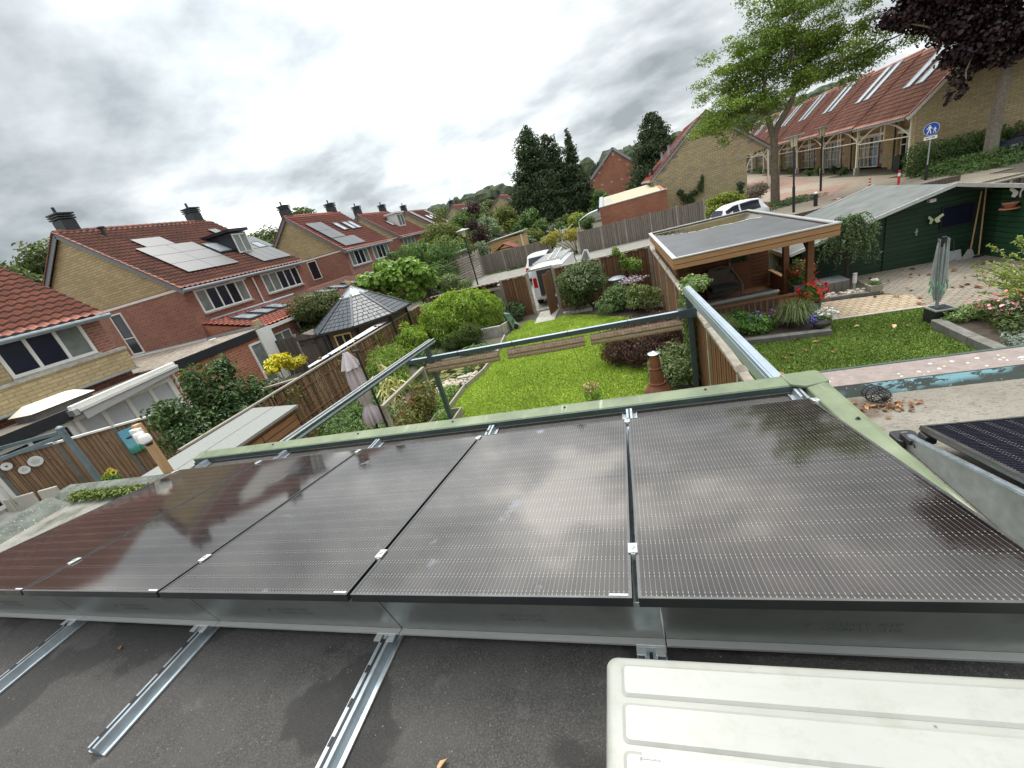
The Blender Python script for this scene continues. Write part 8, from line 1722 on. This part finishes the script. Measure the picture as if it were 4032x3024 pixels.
bl += clumps(17.2,31.2,6.9,4.4,1.6,1.9,26,0.72,20,0.6)+clumps(17.2,31.4,9.6,3.8,1.8,1.5,22,0.85,44,0.6)+clumps(13.4,31.2,6.1,1.4,1.0,1.7,8,0.6,21,0.6)+[((12.2,31,3.4),(0.7,0.6,0.7)),((12.5,31,2.6),(0.5,0.4,0.6)),((13.6,31.0,2.9),(0.7,0.5,0.5)),((20.6,30.6,4.6),(1.1,0.7,0.4)),((22.3,30.4,5.0),(0.9,0.6,0.35)),((19.2,30.7,3.9),(0.9,0.6,0.4)),((14.4,31.2,3.0),(0.5,0.5,0.4))]
foliage('crown', bl+clumps(12.9,31.2,5.4,1.3,0.9,1.8,12,0.55,45,0.6)+clumps(15.0,31.2,7.8,2.2,1.2,1.2,9,0.6,46,0.6), 52000, 0.135, LOC, t, aspect=0.45, shell=0.75, lump=0.35, droop=0.4)
t = thing('copper_maple', 'maple with dense blackish purple crown at the upper right corner', 'tree', (24.63,27.6,-2.4)); mb = MB(); limb(mb,(24.63,27.6,-2.5),(24.72,27.6,2.5),0.30,0.23,5,0.03)
for a, b2, r in (((24.7,27.6,2.3),(22.7,27.0,3.9),0.13),((22.7,27.0,3.9),(19.9,26.8,5.3),0.07),((24.7,27.6,2.5),(24.4,27.6,5.9),0.18),((24.4,27.6,5.9),(21.6,27.7,7.6),0.09),((24.7,27.6,2.4),(26.9,27.3,4.4),0.14),((24.6,27.6,4.1),(26.4,28.6,7.2),0.11),((22.7,27.0,3.9),(22.4,26.4,1.95),0.05),((24.4,27.6,5.9),(24.6,27.4,10.4),0.12)): limb(mb,a,b2,r,r*0.5,4,0.15)
mb.obj('trunk', BARKL, t)
bl = clumps(25.3,27.4,4.8,4.0,1.9,2.4,46,1.05,22,0.8)+clumps(24.2,27.0,3.35,2.6,0.9,1.15,22,0.65,27,0.8)+clumps(22.1,27.2,5.6,2.6,1.2,1.4,20,0.8,28,0.8)+clumps(23.0,26.8,3.0,1.3,0.8,1.2,10,0.6,23)+clumps(20.2,26.8,6.0,1.9,1.0,0.8,12,0.6,24)+clumps(21.6,27.0,7.7,2.9,1.3,1.0,14,0.9,25)+clumps(26.7,27.2,2.75,1.8,1.0,1.0,10,0.7,26)+clumps(24.6,27.6,8.8,4.4,2.6,2.4,34,1.3,29)+clumps(24.9,27.6,13.0,3.8,2.6,3.0,34,1.5,31)+[((22.1,26.5,1.65),(0.5,0.45,0.45)),((24.2,26.8,2.75),(1.2,0.7,0.7))]
foliage('crown', bl, 82000, 0.20, PMAP, t, aspect=0.75, shell=0.6, lump=0.2, droop=0.7, zmin=1.15)
# conifers
def conifer(label, x, y, zb, h_, r, n, seed, size=0.45, dense=1.0, top=0.15, pw=0.75):
    rn = random.Random(seed); t = thing('conifer', label, 'conifer', (x,y,zb), 0, None); mb = MB(); mb.tube([(x,y,zb-0.3),(x,y,zb+h_*0.5),(x,y,zb+h_*0.97)], [r*0.09,r*0.055,0.03], 8); bl = []
    k = int(26*dense)
    for i in range(k):
        f = (i+rn.random())/k; z = zb+h_*(0.12+0.86*f); R_ = r*(1-f)**pw*rn.uniform(0.7,1.12)+r*0.05
        for q in range(3+int(3*(1-f))):
            a = rn.uniform(0,2*PI); e = (x+R_*0.62*math.cos(a), y+R_*0.62*math.sin(a), z-0.08*R_); mb.tube([(x,y,z-0.2*R_),(e[0]+R_*0.2*math.cos(a),e[1]+R_*0.2*math.sin(a),e[2]+0.05*R_)], [0.05*r*0.4,0.01], 5); bl.append((e,(R_*0.46+0.15,R_*0.46+0.15,0.17*R_+0.22)))
    mb.obj('trunk', BARKD, t); foliage('crown', bl, n, size, CONI, t, aspect=0.3, shell=0.8, lump=0.35, droop=-0.2, tilt=0.7); return t
conifer('broad dark pine, largest of the conifers left of the red gable', -6.3,70,-1.5,15.4,5.0,34000,1,dense=1.8,pw=0.55); conifer('ragged dark pine between the broad pine and the slim spruce', -3.4,71,-1.5,13.6,4.4,24000,2,dense=1.6,pw=0.55); conifer('slim dark spruce nearest the red gable', -0.1,70,-1.0,12.6,2.5,11000,3,dense=1.3); conifer('dark pine rising between the red gable and the yellow gable', 12.0,70,-1.0,11.4,4.2,24000,4,dense=1.6,pw=0.55)
conifer('small distant fir above the far left roofs', -28,92,0,9,2.0,1500,5); conifer('second small distant fir beside the round tree', -13.5,110,0,11,2.2,1500,6)
# other trees
def round_tree(label, x, y, zc, r, rz, n, size, mat, seed, zb=-2.5): return shrub(label, clumps(x,y,zc,r*0.75,r*0.75,rz*0.75,14,r*0.42,seed), n, size, mat, name='tree', cat='tree', stem=zb, bark=BARK)
round_tree('big leafy tree left of the yellow gable, behind the nearest roof', -46.5,25.5,5.2,5.6,5.6,22000,0.40,FARG,30); round_tree('leafy tree just behind the chimney of the third house', -35.8,50,5.6,3.4,4.6,12000,0.36,FARG,31); round_tree('leafy tree showing above the roof ridge of the second pair', -44.0,50,4.6,5.0,4.4,13000,0.4,FARG,32)
round_tree('small round tree above the distant roofs', -22,98,4.6,2.6,2.6,1500,0.4,FARG,33)
gb = [((-5.6,46,-0.4),1.3,MDG),((-3.6,43,-1.0),1.2,OLV),((-1.2,47,-1.2),1.1,MDG),((-9.8,47,0.6),2.2,GREYL),((-5.0,53,0.1),2.0,MDG),((-13.5,53,1.6),2.8,MDG),((-10.0,60,1.2),2.5,OLV),((0.2,58,-0.9),1.5,YGR),((3.0,66,0.3),1.9,MDG),((-2.6,62,-0.7),1.5,FARG),((-15.5,66,1.8),3.0,FARG),((-9.0,84,2.0),3.2,FARG),((1.2,52,-1.3),1.2,MDG),((-8.5,33.8,-0.6),1.4,MDG),((-10.5,35,-0.1),1.9,OLV),((-11.0,30,0.3),2.0,MDG),((-1.6,38,-1.6),0.8,MDG),((-13.5,31,0.0),2.0,DKG),((-4.0,40,-1.3),1.0,GREYL)]
gl = ['rounded green bush beyond the yellow shed','olive bush right of the yellow shed roof','green bush near the white airer','silvery willow bush behind the purple plum','green bush in line with the broad pine','tall green bush before the distant roofs','olive bush below the far brick houses','yellow green bush under the conifers','leafy bush in front of the red gable corner','dull green bush beneath the ragged pine','dark green tree mass by the farthest left houses','tree mass left of the broad pine','small green bush behind the alley fence','green bush beside the small felt roofed shed','olive bush behind the slatted fence','green bush above the elder thicket','tiny green bush beside the playhouse','dark bush at the third house extension','silver bush behind the yellow garden house']
for (p, r, mt), lab in zip(gb, gl): shrub(lab, clumps(p[0],p[1],p[2],r*0.8,r*0.7,r*0.75,9,r*0.45,int(p[1])), int(900+700*r), 0.11+0.09*r, mt, name='bush', cat='bush', stem=-2.5, group='bushes in the far gardens')
shrub('yellow leaved hedge behind the small white hatchback', clumps(12.7,33.8,-1.6,1.7,0.8,0.55,11,0.6,40), 4200, 0.15, YGR, name='hedge', cat='hedge', stem=-2.4); shrub('brown twiggy spirea bush left of the tree trunk', clumps(15.3,34.8,-1.5,0.8,0.6,0.55,8,0.5,41), 2600, 0.12, BRN, name='bush', cat='bush', stem=-2.4)
shrub('small dark juniper at the corner of the yellow gable house', clumps(15.6,40,-1.2,0.35,0.35,0.9,6,0.35,42), 1300, 0.13, m_leaf('dark_juniper', (0.04,0.075,0.045), (0.09,0.13,0.08)), name='bush', cat='bush', stem=-2.4)
shrub('low green groundcover around the foot of the forked tree', [((15.2,30.2,-2.25),(1.6,1.2,0.3)),((16.6,30.6,-2.25),(1.3,1.3,0.28)),((13.6,31.2,-2.2),(1.3,1.0,0.35))], 4200, 0.13, m_leaf('dark_cover', (0.05,0.10,0.04), (0.12,0.19,0.08)), name='groundcover', cat='ground cover', stem=-2.4)
shrub('ivy climbing the yellow gable in a V shape', [((11.9,47.8,-0.6),(0.35,0.12,0.35)),((12.4,47.8,-1.2),(0.5,0.12,0.4)),((13.2,47.8,-1.0),(0.5,0.12,0.35)),((13.9,47.8,-0.5),(0.3,0.12,0.6)),((14.1,47.8,0.1),(0.18,0.1,0.5)),((12.8,47.8,-1.7),(0.5,0.12,0.4))], 1500, 0.14, DKG, name='climber', cat='climbing plant', stem=-2.4)
shrub('yellow and orange creeper spilling over the alley fence behind the van', clumps(0.8,31.2,-0.9,1.6,0.5,0.5,9,0.5,43), 2600, 0.13, m_leaf('creeper_orange', (0.22,0.24,0.04), (0.40,0.36,0.07), (0.5,0.28,0.06)), name='climber', cat='climbing plant', stem=-2.4)
shrub('clipped dark green hedge beside the path sign', [((22.0+q*0.8, 28.75+q*0.05, -1.38-q*0.045),(0.62,0.75,0.98)) for q in range(13)], 17000, 0.11, m_leaf('hedge_leaf', (0.045,0.095,0.025), (0.10,0.17,0.045)), name='hedge', cat='hedge', stem=-2.4, lump=0.05)
shrub('low green groundcover bank in front of the clipped hedge', [((22.0+q*0.85, 26.9, -2.05),(0.75,0.75,0.52)) for q in range(7)]+[((22.6+q*0.9, 25.6, -2.2),(0.75,0.8,0.32)) for q in range(6)], 9500, 0.11, m_leaf('bank_leaf', (0.06,0.12,0.035), (0.14,0.22,0.07)), name='groundcover', cat='ground cover', stem=-2.4)
for i, (x, y, r) in enumerate(((23.9,41.6,0.35),(24.6,47.8,0.5),(24.2,49.3,0.4),(25.2,55.5,0.5),(25.6,62.5,0.7),(26.0,70,0.7),(25.4,58,0.5),(24.7,45.3,0.45))):
    shrub(['small planting at the second white column','bush with red flowers at the third column','low plant beside the third house window','shrub at the fourth column','shrub near the fifth column','shrub at the far left row houses','front garden bush by the fifth house','dark conifer bush beside the third door'][i], clumps(x,y,gz(x,y)+r*0.8,r*0.7,r*0.7,r*0.6,5,r*0.6,50+i), 500, 0.1, [MDG,LG1,MDG,OLV,DKG,MDG,OLV,DKG][i], name='bush', cat='bush', stem=gz(x,y), group='plants before the row houses')
shrub('green strip of weeds along the alley fence foot', [((-5.5+q*0.8,30.6,-2.33),(0.5,0.35,0.14)) for q in range(7)], 1600, 0.10, MDG, name='groundcover', cat='ground cover', stem=-2.42)
# wooded hill on the horizon
t_ = MB(); rn = random.Random(9); k = 0
for q in range(150):
    x = -230+q*2.4+rn.gauss(0,3); hgt = 18.5*(1/(1+math.exp(-(x+190)/18)))*(1 if x < 60 else 1)+rn.gauss(0,0.9)
    for dy in (0,14): t_.ell((x, 250+dy+rn.gauss(0,5), hgt-6-dy*0.1),(rn.uniform(4,7),6,rn.uniform(5.5,7.5)),9,7,0.12,rn)
t_.prism([(-260,256,-5),(140,256,-5),(140,256,9),(-150,256,9),(-200,256,2)], (0,20,0))
HILL = NB('wooded_hill'); g = HILL.noise(0.35, 6, 0.7); f = HILL.noise(1.3, 4); kk = HILL.mix(0.6, HILL.ramp(g, [(0.3, (0.035,0.055,0.030)), (0.7, (0.085,0.11,0.055))]), HILL.ramp(f, [(0.35, (0.025,0.04,0.02)), (0.65, (0.10,0.125,0.06))])); HILL.bump(f, 1.0, 0.8); HILL.fin(kk, 0.95)
tag(t_.obj('wooded_hill', HILL.m), 'dark wooded ridge on the horizon behind the conifers', 'woodland', kind='stuff')
